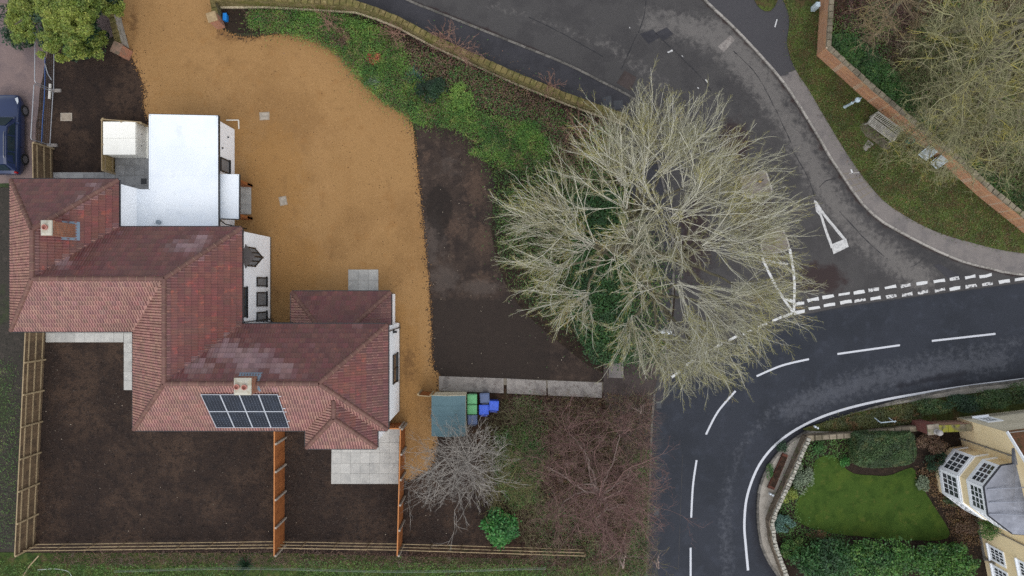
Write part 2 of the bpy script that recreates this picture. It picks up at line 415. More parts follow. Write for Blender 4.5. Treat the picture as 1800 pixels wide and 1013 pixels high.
m_field = mat('rough_field_grass', (58, 74, 36), [((84, 90, 48), 1.4, 0.45, 0.62, 0.8), ((42, 52, 28), 4, 0.45, 0.62, 0.8), ((92, 76, 58), 2.0, 0.55, 0.68, 0.8), ((50, 82, 34), 9, 0.55, 0.68, 0.7)], rough=0.95, spec=0.1, bump=(14, 1.0, 0.08))
m_metal_cover = mat('cover_iron', (60, 62, 66), [((80, 78, 76), 8, 0.5, 0.7, 0.6)], rough=0.6)

# ---------------------------------------------------------------- ground, plots, roads
sheet('ground', [(-600, -600), (600, -600), (600, 600), (-600, 600)], -0.05, m_ground, flat_world=True)
sheet('neighbour_yard', [(-260, -260), (196, -260), (196, 0), (206, 60), (150, 90), (96, 96), (93, 320), (-260, 330)], -0.02, m_yard)
sheet('garden_soil', smooth_line([(84, 90), (150, 80), (240, 92), (262, 130), (280, 215), (300, 345), (80, 345)], 14, True), 0.0, m_soil, wobble=1.0)
sheet('garden_soil', [(58, 560), (520, 560), (520, 990), (40, 990)], 0.0, m_soil)
sheet('garden_soil', [(520.2, 560), (900, 760), (940, 985), (520.2, 990)], 0.0, m_soil)
sheet('side_strip', [(-200, 330), (60, 330), (82, 585), (62, 975), (-200, 975)], -0.01,
      mat('side_strip_soil', (56, 52, 46), [((74, 66, 60), 2, 0.5, 0.7, 0.6), ((50, 60, 34), 0.35, 0.54, 0.68, 0.7), ((38, 36, 32), 6, 0.5, 0.65, 0.7)], rough=0.95, bump=(14, 1.0)))
EAST = [(730, 215), (800, 215), (850, 240), (872, 300), (862, 400), (900, 520), (960, 560), (1070, 590), (1075, 672), (770, 672), (756, 640), (750, 500), (738, 380)]
sheet('garden_soil', EAST, 0.006, m_soil_e, grid=0.45, attrs={
    'dry': blobs([(835, 330, 36, 70, 0.55), (800, 400, 46, 44, 0.45), (848, 420, 34, 60, 0.55), (850, 490, 40, 24, 0.5), (826, 240, 30, 30, 0.3), (750, 275, 16, 20, 0.6), (1020, 620, 60, 50, 0.3)]),
    'pale': blobs([(760, 420, 34, 90, 0.6), (780, 490, 46, 46, 0.65), (845, 505, 60, 22, 0.7), (790, 290, 50, 50, 0.35)]),
    'dark': lambda x, y: max(0.0, min(1.0, (y - 515) / 20)) * max(0.0, min(1.0, (975 - x) / 20)),
    'damp': blobs([(772, 365, 30, 52, 1.5), (772, 412, 14, 20, 0.8)])}, wobble=1.0)
GRAVEL = [(198, -8), (230, -12), (365, -10), (372, 30), (392, 52), (430, 66), (500, 60), (560, 70), (604, 92), (640, 140), (680, 180), (716, 198), (726, 230), (734, 300), (742, 380), (752, 480), (757, 560),
          (760, 640), (772, 668), (770, 760), (762, 810), (742, 832), (700, 832), (640, 700), (500, 600), (420, 420), (270, 230), (252, 150), (232, 100), (214, 60)]
sheet('gravel_drive', smooth_line(GRAVEL, 6, True), 0.022, m_gravel, grid=0.6, wobble=0.6, seed=3, attrs={
    'worn': blobs([(480, 330, 90, 170, 0.8), (520, 470, 80, 90, 0.8), (420, 230, 60, 60, 0.5), (640, 500, 70, 60, 0.5), (720, 650, 40, 160, 0.8), (690, 560, 60, 60, 0.7), (310, 160, 110, 50, 0.3)]),
    'track': band([([(262, 0), (300, 70), (380, 150), (470, 250), (520, 380), (540, 500)], 13, 0.55), ([(310, 0), (350, 60), (430, 130), (520, 230), (570, 370), (590, 480)], 13, 0.55), ([(300, 120), (420, 110), (540, 150), (640, 230), (690, 340), (700, 460)], 12, 0.5), ([(320, 90), (440, 78), (560, 115), (670, 200), (722, 320), (735, 460)], 11, 0.45), ([(724, 500), (730, 640), (735, 800)], 14, 0.6)]),
    'mud': blobs([(430, 62, 60, 20, 0.6), (395, 60, 40, 26, 0.5), (720, 640, 26, 80, 0.5), (236, 40, 12, 60, 0.5), (425, 300, 14, 90, 0.35), (480, 520, 14, 50, 0.4)])})

# top road, junction and main road
KT = smooth_line([(560, -80), (640, -40), (716, 0), (770, 22), (850, 54), (930, 86), (1000, 115), (1060, 145), (1108, 170), (1130, 192), (1142, 225), (1160, 300), (1178, 380), (1184, 470), (1178, 560), (1164, 630), (1150, 692)], 10)
KR = smooth_line([(1190, -60), (1240, 0), (1300, 58), (1372, 138), (1422, 212), (1470, 292), (1530, 372), (1600, 417), (1680, 455), (1740, 472), (1800, 483), (2000, 500)], 10)
GIVE = [(2000, 470), (1800, 497), (1700, 510), (1560, 528), (1480, 540), (1400, 556)]
EDGE_L = [(1330, 585), (1270, 612), (1210, 645), (1150, 692)]
ROAD_T = KT + EDGE_L[::-1][1:] + GIVE[::-1] + KR[::-1] + [(1000, -300), (560, -200)]
sheet('side_road', ROAD_T, 0.0, m_road_old, grid=0.6, attrs={
    'wear': band([([(1150, 40), (1240, 60), (1310, 120), (1370, 190), (1420, 270), (1450, 330), (1500, 400), (1560, 450), (1620, 490)], 48, 0.8), ([(1260, 50), (1330, 120), (1400, 240), (1440, 320)], 44, 0.8), ([(1060, 70), (1110, 110), (1170, 150)], 26, 0.5), ([(860, 10), (960, 40), (1060, 80)], 22, 0.38), ([(1530, 410), (1600, 440), (1680, 470)], 20, 0.45)]),
    'tar': band([([(1150, 0), (1180, 60), (1280, 160), (1340, 260)], 34, 0.5), ([(1600, 435), (1660, 465), (1700, 485)], 22, 0.8), ([(760, 30), (900, 85), (1040, 140)], 16, 0.55), ([(1490, 400), (1540, 450), (1560, 500)], 36, 0.5), ([(1380, 180), (1440, 280), (1540, 390), (1650, 450)], 10, 0.7)]),
    'mud': lambda x, y, f1=band([(KR, 9, 0.9), (KT[4:40], 9, 0.9)]), f2=blobs([(1290, 250, 44, 60, 0.8), (1440, 490, 70, 44, 0.8), (1330, 380, 50, 80, 0.7), (1220, 420, 60, 140, 0.6)]): max(f1(x, y), f2(x, y))})
KB = smooth_line([(2000, 630), (1800, 668), (1700, 681), (1600, 700), (1520, 722), (1450, 745), (1400, 770), (1362, 805), (1338, 850), (1332, 900), (1337, 950), (1350, 985), (1380, 1030), (1420, 1090)], 10)
KL = smooth_line([(1150, 692), (1145, 760), (1142, 850), (1138, 940), (1136, 1030), (1134, 1150)], 14)
sheet('main_road', KB[::-1] + GIVE + EDGE_L + KL + [(1300, 1300)], 0.004, m_road_new, grid=0.6, attrs={
    'wear': band([([(1800, 600), (1640, 625), (1500, 660), (1400, 700), (1340, 740), (1290, 820), (1280, 930), (1290, 1040)], 24, 0.5), ([(1760, 632), (1640, 650), (1540, 668), (1440, 698), (1390, 722)], 44, 0.72), ([(1276, 800), (1268, 900), (1262, 1010)], 12, 0.45)]),
    'tar': band([(KB[4:-4], 24, 0.9), ([(1700, 655), (1580, 680)], 12, 0.7)]),
    'mud': band([(KL, 44, 0.7), ([(1150, 692), (1210, 660), (1260, 640)], 30, 0.5)])})

# raised pavements with kerb stones
KS = MB().box((0, 0, 0), (0.90, 0.125, 0.16)); me_kerb = mesh_of(KS, 'kerb_stone', m_kerb)
KS2 = MB().box((0, 0, 0), (0.62, 0.14, 0.17)); me_kerb2 = mesh_of(KS2, 'kerb_stone', m_kerb_dark)
def kerbs(line_px, parent, mesh, length, z=0.045, lo=-40, hix=1840, hiy=1060):
    P = [Vector((*W2(x, y, 0.1), 0)) for x, y in line_px]
    acc = 0.0; step = length + 0.015; nxt = step / 2
    for a, b in zip(P[:-1], P[1:]):
        l = (b - a).length
        while acc + l >= nxt:
            p = a + (b - a) * ((nxt - acc) / l); d = b - a
            px, py = PX(p.x, p.y)
            if lo < px < hix and lo < py < hiy:
                inst(mesh, 'kerb_stone', parent, (p.x, p.y, z + rnd.uniform(-0.008, 0.008)), math.atan2(d.y, d.x) + rnd.uniform(-0.02, 0.02))
            nxt += step
        acc += l
def raised(name, poly, z, material, grid=0.0, attrs=None):
    o = sheet(name, poly, z, material, grid=grid, attrs=attrs); return o
WALL_T = smooth_line([(380, 8), (470, 8), (560, 13), (630, 18), (690, 38), (760, 76), (830, 108), (900, 140), (1000, 180), (1098, 216)], 10)
pav_t = raised('roadside_footpath', [(380, -60), (380, 0)] + WALL_T + [(1100, 260), (1118, 400), (1112, 560), (1090, 690)] + KT[::-1], 0.10, m_path_dark)
kerbs([p for p in KT if p[1] > -40 and p[1] < 640], pav_t, me_kerb2, 0.62)
pav_l = raised('corner_footpath', [(1061, 640)] + wob(smooth_line([(1061, 690), (1068, 705), (1078, 740), (1096, 790), (1106, 850), (1110, 930), (1112, 1100)], 6), 3.0, 9) + KL[::-1] + [(1160, 640)], 0.104, m_path_brown)
kerbs(KL, pav_l, me_kerb2, 0.62)
PAV_R = smooth_line([(1340, -60), (1385, 20), (1384, 80), (1400, 125), (1420, 155), (1455, 215), (1492, 275), (1532, 330), (1570, 366), (1640, 405), (1720, 430), (1800, 446), (2000, 470)], 10)
pav_r = raised('kerbside_footpath', KR + PAV_R[::-1], 0.10, m_path_grey, grid=0.5, attrs={
    'tar': lambda x, y: max(0.0, min(1.0, (132 - y + (x - 1400) * -0.25) / 8)) })
kerbs(KR, pav_r, me_kerb, 0.90)
WALL_R = [(1449, -60), (1441, 0), (1435, 98), (1514, 170), (1585, 229), (1656, 288), (1716, 343), (1800, 411), (1980, 560)]
verge = raised('grass_verge', PAV_R + [(2000, 600)] + [(x + 6, y - 4) for x, y in WALL_R[::-1]] + [(1345, -60)], 0.125, m_verge)
sheet('verge_island', smooth_line([(1322, -50), (1326, 0), (1345, 20), (1362, 12), (1370, -30)], 8, True), 0.13, m_verge)
sheet('woodland_floor', [(1440, -250), (1446, 96), (1520, 166), (1800, 405), (2200, 700), (2200, -250)], 0.05, m_litter)
apron = raised('corner_apron', KB[8:-3] + [(1400, 1030), (1362, 960), (1352, 905), (1376, 850), (1412, 766), (1500, 756), (1640, 740), (1800, 715), (1900, 700)], 0.10, m_conc_pale)
kerbs([p for p in KB if p[0] < 1830], apron, me_kerb2, 0.62)
sheet('front_garden_bed', [(1352, 905), (1376, 850), (1412, 766), (1500, 756), (1640, 742), (1800, 715), (2100, 690), (2100, 1200), (1420, 1200), (1362, 960)], 0.13, m_bed)
LAWN = smooth_line([(1433, 810), (1462, 800), (1482, 818), (1500, 832), (1560, 836), (1604, 822), (1612, 842), (1645, 895), (1668, 944), (1600, 950), (1520, 944), (1452, 936), (1408, 920), (1397, 896), (1412, 862), (1428, 838)], 8, True)
sheet('lawn', LAWN, 0.16, m_lawn, wobble=0.6)
sheet('roadside_verge_bed', smooth_line([(1412, 756), (1450, 742), (1520, 722), (1620, 704), (1720, 690), (1900, 668), (1900, 712), (1720, 735), (1600, 750), (1500, 758)], 10, True), 0.14, m_verge)
sheet('scrub_floor', [(820, 672), (1062, 690), (1070, 770), (1104, 840), (1112, 1100), (700, 1100), (720, 960), (860, 960), (880, 860), (830, 780)], 0.012, m_litter)
sheet('shrub_bed', smooth_line([(388, 6), (600, 10), (760, 60), (1100, 205), (1150, 300), (1185, 470), (1170, 600), (1080, 660), (980, 600), (900, 520), (866, 420), (866, 310), (800, 225), (720, 212), (680, 186), (636, 140), (600, 96), (500, 58), (420, 58), (392, 44)], 10, True), 0.012, m_bed)
sheet('field_verge', [(-260, 968), (62, 972), (480, 972), (700, 978), (1030, 985), (1112, 985), (1112, 1300), (-260, 1300)], 0.016, m_field)

# ---------------------------------------------------------------- painted markings (thin sheets on the asphalt)
def stripe(line_px, wpx, z=0.012, material=m_paint, ragged=0.0, seed=0):
    pts = smooth_line(line_px, 7); a = offset_line(pts, wpx / 2); b = offset_line(pts, -wpx / 2)
    if ragged: a = wob(a, ragged, seed); b = wob(b, ragged, seed + 1)
    mb = MB(); A = [W(x, y, z) for x, y in a]; B = [W(x, y, z) for x, y in b]
    for i in range(len(A) - 1): mb.quad(A[i], B[i], B[i + 1], A[i + 1])
    return mb
def marking(name, mb, material, group=None):
    o = mb.build(name, material); tag(o, kind='structure'); return o
row1 = [(1387, 528, 16), (1405, 534, 17), (1429, 527, 20), (1456, 522, 20), (1484, 517, 20), (1510, 513.5, 20), (1536, 509.7, 19), (1565.7, 505, 20), (1592.5, 502, 18), (1620.7, 498, 20), (1651, 494, 20), (1678, 490, 17), (1706, 487, 19), (1733, 484.8, 22)]
row2 = [(1405, 549, 19), (1431, 542, 20), (1458, 536, 20), (1487, 531, 20), (1512, 528, 20), (1539, 524, 19), (1567, 520.6, 19), (1595, 517.6, 19), (1622, 514, 19), (1652, 509.7, 19), (1678.5, 507, 19), (1707, 503, 20), (1736, 499.4, 20), (1766, 495, 20), (1795, 491, 22)]
for i, (x, y, l) in enumerate(row1 + row2):
    a = math.radians(9.5); dx, dy = math.cos(a) * l / 2, -math.sin(a) * l / 2
    if i == 0: dx, dy = 7, 3
    worn = i in (6, 8, 11, 20, 21, 22, 23, 25, 26, 18)
    marking('give_way_dash', stripe([(x - dx, y - dy), (x, y), (x + dx, y + dy)], 5.4, material=m_paint, ragged=0.9, seed=i), m_paint_worn if worn else m_paint)
marking('island_line', stripe([(1388, 437), (1393, 465), (1396.5, 500), (1395.5, 549)], 4.6, z=0.013, ragged=0.3), m_paint)
marking('island_line', stripe([(1339.5, 452), (1352, 480), (1370, 514), (1394, 549)], 4.4, z=0.0135, ragged=0.3), m_paint)
marking('island_line', stripe([(1346, 457), (1366, 463), (1386, 464)], 4.0, z=0.014, ragged=0.6), m_paint_worn)
for i, (x, y) in enumerate([(1188, 658), (1212, 638), (1236, 623), (1262, 609), (1288, 595), (1314, 584), (1340, 572), (1366, 561), (1385, 554)]):
    a = math.radians(38 - 2 * i); marking('edge_dash', stripe([(x - 9 * math.cos(a), y + 9 * math.sin(a)), (x + 9 * math.cos(a), y - 9 * math.sin(a))], 4.4, ragged=0.4, seed=i + 50), m_paint)
tri = MB()
for part in (stripe([(1441, 372), (1450, 400), (1463, 436)], 4.6, ragged=0.4, seed=70), stripe([(1432.5, 354), (1450, 379), (1487, 424)], 4.6, z=0.0125, ragged=0.4, seed=71)):
    tri.add(part.v, part.f)
tri.add([W(*p, 0.013) for p in ((1461, 430), (1465, 447), (1492, 434), (1487, 419))], [(0, 1, 2, 3)])
tri.add([W(*p, 0.0135) for p in ((1431, 351), (1434.5, 372), (1442, 380), (1444, 366))], [(0, 1, 2, 3)])
marking('give_way_triangle', tri, mat('faded_triangle_paint', (186, 185, 182), [((150, 149, 148), 5, 0.45, 0.65, 0.7), ((82, 81, 83), 9, 0.58, 0.66, 0.8)], rough=0.75))
for i, l in enumerate([[(1638, 599.5), (1750, 587)], [(1472, 622.5), (1582, 607)], [(1330, 661.5), (1374, 643), (1422, 631.5)], [(1241, 764), (1262, 724), (1293, 687.5)], [(1224.5, 809), (1218, 855), (1215, 910)], [(1214, 963), (1214, 1030)], [(1810, 580), (1900, 570)]]):
    marking('centre_dash', stripe(l, 3.4), m_paint_clean)
marking('edge_line', stripe([(1860, 657), (1800, 666.5), (1680, 682), (1560, 702), (1480, 721), (1420, 744), (1370, 776), (1335, 817), (1314, 870), (1308.5, 920), (1311, 960), (1315, 1003)], 4.2), m_paint_clean)
for i, l in enumerate([[(1174, 93), (1182, 89)], [(1199, 98), (1202, 102)], [(1240, 140), (1244, 145)], [(1106, 48), (1108, 51)], [(1226, 154), (1228, 156)]]):
    marking('paint_remnant', stripe(l, 1.4 if i else 2.4, z=0.008, ragged=0.9, seed=i + 90), m_paint_worn)
for i, l in enumerate([[(1493, 306), (1510, 304)], [(1496, 298), (1499, 306)], [(1366, 34), (1362, 48)]]):
    marking('utility_paint_mark', stripe(l, 2.0 if i != 1 else 3, z=0.112 if i < 2 else 0.112), m_paint)

m_seam = mat('bitumen_seam', (34, 34, 37), rough=0.5)
for i, l in enumerate([[(1136, 0), (1132, 30), (1122, 58)], [(1120, 60), (1104, 96), (1092, 122)], [(1158, 66), (1180, 84), (1200, 104), (1232, 136), (1250, 160)], [(1290, 90), (1330, 132), (1362, 190), (1390, 250)], [(1392, 262), (1420, 312), (1432, 346)], [(1476, 372), (1520, 420), (1560, 456)], [(1440, 330), (1452, 318), (1470, 314)], [(1600, 470), (1616, 462), (1624, 452)],
                       [(930, 30), (990, 60), (1060, 100)], [(1530, 716), (1560, 706), (1640, 690)], [(1200, 800), (1196, 900), (1192, 1010)], [(1400, 556), (1480, 542), (1600, 524), (1800, 498)]]):
    marking('tar_seam', stripe(l, 1.0, z=0.0075, ragged=0.5, seed=i + 300), m_seam)
for i, (px_, py_) in enumerate([(1150, 712), (1146, 900)]):
    gx, gy = W2(px_ + 8, py_, 0.0); tag(MB().b2((gx - 0.16, gy - 0.22, 0.0), (gx + 0.16, gy + 0.22, 0.012)).build('gully_grate', m_metal_cover), kind='structure')
# patches and covers in the tarmac
def flat_box(name, px, z, th, material, parent=None, **k):
    P = [W2(x, y, z) for x, y in px]
    return MB().prism(P, z - th, z).build(name, material, parent, **k)
for px, m_, z in [([(1152, 58), (1172, 48), (1184, 60), (1166, 72)], m_path_dark, 0.006), ([(1125, 60), (1148, 52), (1160, 66), (1140, 78)], m_path_dark, 0.006), ([(1084, 146), (1098, 124), (1119, 136), (1108, 160)], m_path_brown, 0.006),
                  ([(1262, 82), (1284, 62), (1292, 70), (1272, 92)], m_conc, 0.006), ([(1640, 466), (1652, 464), (1686, 484), (1690, 492), (1668, 492)], m_path_dark, 0.006)]:
    o = flat_box('road_patch', px, z, 0.004, m_); tag(o, kind='structure')
for px in [[(1058, 172), (1074, 168), (1076, 184), (1062, 188)], [(1078, 178), (1094, 176), (1096, 190), (1080, 194)]]:
    o = flat_box('service_cover', px, 0.115, 0.02, m_metal_cover, pav_t)
for px in [[(1386, 128), (1402, 122), (1408, 134), (1388, 142)]]:
    tag(flat_box('path_patch', px, 0.106, 0.004, m_path_grey), kind='structure')
tact = tag(flat_box('dropped_crossing', [(1476, 306), (1508, 302), (1534, 336), (1512, 350)], 0.106, 0.004, m_joint), kind='structure')
for i in range(4):
    for j in range(3):
        def bl(u, v):
            a = (1477 + (1509 - 1477) * u, 306.5 + (303 - 306.5) * u); b = (1511 + (1533 - 1511) * u, 349 + (336 - 349) * u)
            return (a[0] + (b[0] - a[0]) * v, a[1] + (b[1] - a[1]) * v)
        u0, u1, v0, v1 = j / 3 + 0.02, (j + 1) / 3 - 0.02, i / 4 + 0.02, (i + 1) / 4 - 0.02
        flat_box('tactile_slab', [bl(u0, v0), bl(u1, v0), bl(u1, v1), bl(u0, v1)], 0.116, 0.012, m_path_grey, tact)

# paving: slabs one by one on a mortar bed
def slab_area(name, corners, nu, nv, z, material, gap=0.012, th=0.05, skip=()):
    """corners in px: (u0v0, u1v0, u1v1, u0v1)"""
    c = [Vector(W2(x, y, z)) for x, y in corners]
    base = MB().prism([tuple(p) for p in c], -0.01, z - 0.02).build(name, m_joint); tag(base, kind='structure')
    P = lambda u, v: (c[0] * (1 - u) + c[1] * u) * (1 - v) + (c[3] * (1 - u) + c[2] * u) * v
    lu = (c[1] - c[0]).length / nu; lv = (c[3] - c[0]).length / nv
    me = mesh_of(MB().prism([(-0.5, -0.5), (0.5, -0.5), (0.5, 0.5), (-0.5, 0.5)], -th, 0), 'slab', material)
    ang = math.atan2((c[1] - c[0]).y, (c[1] - c[0]).x)
    for i in range(nu):
        for j in range(nv):
            if (i, j) in skip: continue
            p = P((i + 0.5) / nu, (j + 0.5) / nv)
            inst(me, 'slab', base, (p.x, p.y, z + rnd.uniform(-0.006, 0.006)), ang, (lu - gap, lv - gap, 1))
    return base
slab_area('patio', [(583, 760), (702, 760), (700, 851), (582, 851)], 7, 5, 0.05, m_slab)
slab_area('patio', [(664, 742), (706, 752), (705, 760), (664, 760)], 2, 1, 0.046, m_slab)
slab_area('back_path', [(80, 570), (217, 570), (217, 602), (80, 602)], 8, 2, 0.05, m_slab)
slab_area('back_path', [(217.4, 570), (250, 570), (250, 686), (217.4, 686)], 2, 7, 0.05, m_slab)
slab_area('doorstep_paving', [(612, 474), (665, 474), (665, 530), (612, 530)], 3, 3, 0.05, m_slab)
slab_area('porch_paving', [(400, 326), (441.5, 326), (441.5, 377), (400, 377)], 2, 3, 0.05, m_slab)
slab_area('side_path', [(92, 303), (202, 303), (202, 345), (92, 345)], 6, 2, 0.05, m_slab_dk)
slab_area('side_yard', [(202.4, 272), (272, 272), (272, 345), (202.4, 345)], 4, 4, 0.05, m_slab_dk)
cs = tag(sheet('concrete_strip', [(771, 661), (1061, 672), (1060, 698), (772, 688)], 0.008, m_joint))
for a, b in ((0.0, 0.40), (0.415, 0.66), (0.665, 1.0)):
    t = lambda u, v: (771 + 289 * u, 661 + (v * 26) + 12 * u)
    q = [t(a, 0), t(b - 0.005, 0), t(b - 0.005, 1), t(a, 1)]
    flat_box('slab', wob(q, 0.8, int(a * 100)), 0.055, 0.05, m_conc, cs)
tag(flat_box('stepping_slab', [(1071, 634), (1097, 634), (1095, 665), (1070, 664)], 0.125, 0.03, m_path_grey), kind='structure')

# ================================================================ the tiled house
m_render = mat('white_render', (246, 247, 248), [((236, 238, 240), 1.2, 0.45, 0.7, 0.5)], rough=0.85)
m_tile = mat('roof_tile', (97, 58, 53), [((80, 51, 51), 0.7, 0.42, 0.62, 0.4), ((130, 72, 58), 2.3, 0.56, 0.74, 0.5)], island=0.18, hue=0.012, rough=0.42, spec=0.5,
             attr=[('dry', (168, 128, 114), 3.0, 0.68), ('painted_sheen', (150, 126, 128), None, 0.6)])  # 'dry' here is slope light painted into the colour; second layer a painted sheen
m_tile_obj = mat('roof_tile_single', (104, 57, 49), [((86, 58, 54), 0.7, 0.42, 0.62, 0.4), ((150, 72, 56), 2.3, 0.56, 0.70, 0.6)], objr=0.13, hue=0.010, rough=0.42, spec=0.5)
m_ridge = mat('ridge_tile', (104, 74, 66), [((86, 62, 56), 2, 0.45, 0.65, 0.6), ((122, 94, 80), 6, 0.56, 0.72, 0.5)], objr=0.12, rough=0.6)
m_mortar = mat('mortar', (140, 116, 98), rough=0.95)
m_black = mat('black_plastic', (30, 31, 34), rough=0.4, spec=0.5)
m_frame = mat('black_window_frame', (26, 27, 29), rough=0.4, spec=0.5)
m_glass = mat('window_glass', (58, 66, 72), rough=0.06, spec=0.9)
m_blind = mat('grey_blind', (120, 122, 124), rough=0.5, spec=0.5)
m_deck = mat('roof_deck', (60, 42, 40), rough=0.9)
m_white_roof = mat('white_flat_roof', (222, 227, 231), [((214, 220, 226), 0.5, 0.45, 0.62, 0.8), ((218, 225, 232), 2, 0.5, 0.7, 0.5), ((192, 198, 203), 1.4, 0.6, 0.7, 0.35), ((188, 194, 198), 9, 0.66, 0.76, 0.4)], rough=0.7, spec=0.3)
m_brick = mat('chimney_brick', (150, 88, 60), brick=(0.215, 0.075, 0.008, ((156, 92, 62), (120, 70, 50), (150, 138, 122))), mix=[((96, 66, 52), 3, 0.55, 0.72, 0.5)], rough=0.9)
m_lead = mat('lead_sheet', (108, 124, 138), [((140, 156, 168), 3, 0.5, 0.7, 0.6), ((88, 98, 108), 6, 0.5, 0.7, 0.5)], rough=0.5, spec=0.5, metal=0.3)
m_cap = mat('chimney_cap', (172, 168, 154), [((150, 140, 118), 4, 0.45, 0.65, 0.7)], rough=0.9)
m_pot = mat('terracotta_pot', (168, 118, 106), [((160, 96, 84), 5, 0.5, 0.7, 0.5)], rough=0.8)
m_timber_or = mat('stained_timber', (146, 88, 46), [((120, 68, 32), 2, 0.45, 0.65, 0.7), ((166, 106, 60), 9, 0.55, 0.7, 0.5)], island=0.10, rough=0.75)
m_timber_pale = mat('pale_timber', (152, 134, 104), [((128, 110, 84), 3, 0.45, 0.65, 0.6)], objr=0.08, rough=0.85)
m_timber_old = mat('weathered_boards', (106, 87, 66), [((80, 66, 52), 1.4, 0.45, 0.65, 0.8), ((138, 116, 84), 5, 0.55, 0.72, 0.5)], island=0.16, rough=0.9)
m_oriel = mat('oriel_copper_roof', (78, 72, 70), [((60, 56, 55), 4, 0.45, 0.65, 0.6)], rough=0.5, spec=0.5)

ZE, RISE = 5.4, 2.75
ZR = ZE + RISE
ke = (H - ZE) / F
ex = lambda px: (px - 900) * ke
ey = lambda py: (506.5 - py) * ke
Lx0, Lx1, Ly1 = ex(19.5), ex(207.5), ey(317)
Ay1, Ay0 = ey(401), ey(581)
Bx0, Bx1 = ex(235.5), ex(424)
Cy1, Cy0, Cx1 = ey(571.5), ey(755), ex(680.5)
Lr = (Lx0 + Lx1) / 2; Ar = (Ay0 + Ay1) / 2; Br = (Bx0 + Bx1) / 2; Cr = (Cy0 + Cy1) / 2
e = lambda x, y: Vector((x, y, ZE))
r_ = lambda x, y: Vector((x, y, ZR))
RN = r_(Lr, Ly1 - (Lx1 - Lx0) / 2); RS = r_(Lr, Ar); J1 = r_(Br, Ar); J2 = r_(Br, Cr); RE = r_(Cx1 - 3.1, Cr)
Px0, Px1, Py0 = ex(539), ex(661.5), ey(787)
tC = RISE / ((Cy1 - Cy0) / 2)
Pr = (Px0 + Px1) / 2; Phw = (Px1 - Px0) / 2; Prise = Phw * 0.92; PZ = ZE + Prise
PS = Vector((Pr, Py0 + Phw, PZ)); PN = Vector((Pr, Cy0 + Prise / tC, PZ))
DZ = 2.6; kd = (H - DZ) / F
Dx0, Dx1, Dy1 = (513 - 900) * kd, (686 - 900) * kd, (506.5 - 514) * kd
Dwall = Cy1 - 0.13; Dd = Dy1 - Dwall; DR = DZ + Dd * 0.74
d_ = lambda x, y: Vector((x, y, DZ))
FACES = {   # each face: eave start, eave end (u direction, left to right seen from outside is not needed), other corners
    'L_west': [e(Lx0, Ay0), e(Lx0, Ly1), RN, RS],
    'L_north': [e(Lx0, Ly1), e(Lx1, Ly1), RN],
    'L_east': [e(Lx1, Ly1), e(Lx1, Ay1), RS, RN],
    'A_north': [e(Lx1, Ay1), e(Bx1, Ay1), J1, RS],
    'A_south': [e(Bx0, Ay0), e(Lx0, Ay0), RS, J1],
    'B_east': [e(Bx1, Ay1), e(Bx1, Cy1), J2, J1],
    'B_west': [e(Bx0, Cy0), e(Bx0, Ay0), J1, J2],
    'C_south': [e(Cx1, Cy0), e(Bx0, Cy0), J2, RE],
    'C_north': [e(Bx1, Cy1), e(Cx1, Cy1), RE, J2],
    'C_east': [e(Cx1, Cy1), e(Cx1, Cy0), RE],
    'P_west': [e(Px0, Py0), e(Px0, Cy0), PN, PS],
    'P_south': [e(Px1, Py0), e(Px0, Py0), PS],
    'P_east': [e(Px1, Cy0), e(Px1, Py0), PS, PN],
    'D_north': [d_(Dx0, Dy1), d_(Dx1, Dy1), Vector((Dx1 - Dd, Dwall, DR)), Vector((Dx0 + Dd, Dwall, DR))],
    'D_west': [d_(Dx0, Dwall), d_(Dx0, Dy1), Vector((Dx0 + Dd, Dwall, DR))],
    'D_east': [d_(Dx1, Dy1), d_(Dx1, Dwall), Vector((Dx1 - Dd, Dwall, DR))],
}
house = empty('house', ((Bx0 + Bx1) / 2, Ar, 0), 'L-shaped white rendered house with brown tiled hipped roofs and a white flat-roofed extension', 'house')

# walls: plain prisms under the eaves, set in from the eave line
OV = 0.14
wm = MB()
wm.b2((Lx0 + OV, Ay0 + OV, -0.1), (Lx1 - OV, Ly1 - OV, ZE - 0.02))
wm.b2((Lx1 - OV, Ay0 + OV, -0.1), (Bx0 + OV, Ay1 - OV, ZE - 0.02))
wm.b2((Bx0 + OV, Cy0 + OV, -0.1), (Bx1 - OV, Ay1 - OV, ZE - 0.02))
wm.b2((Bx1 - OV, Cy0 + OV, -0.1), (Cx1 - OV, Cy1 - OV, ZE - 0.02))
wm.b2((Px0 + OV, Py0 + OV, -0.1), (Px1 - OV, Cy0 + OV, ZE - 0.02))
wm.b2((Dx0 + 0.12, Dwall, -0.1), (Dx1 - 0.12, Dy1 - 0.12, DZ - 0.02))
wm.build('wall', m_render, house)
m_plinth = mat('wall_plinth', (110, 96, 80), rough=0.9)
xw = Bx1 - OV; MB().b2((xw - 0.02, Cy1 - OV, -0.05), (xw + 0.03, Ay1 - OV, 0.14)).build('plinth', m_plinth, house)
xw2 = Cx1 - OV; MB().b2((xw2 - 0.02, Cy0 + OV, -0.05), (xw2 + 0.03, Cy1 - OV, 0.14)).build('plinth', m_plinth, house)

# roof deck under the tiles; its children are the tiles
deck = MB()
for k, f in FACES.items():
    n = (f[1] - f[0]).cross(f[2] - f[0]).normalized()
    if n.z < 0: n = -n
    deck.add([tuple(p - n * 0.03) for p in f], [tuple(range(len(f)))])
roof = deck.build('roof', m_deck, house)

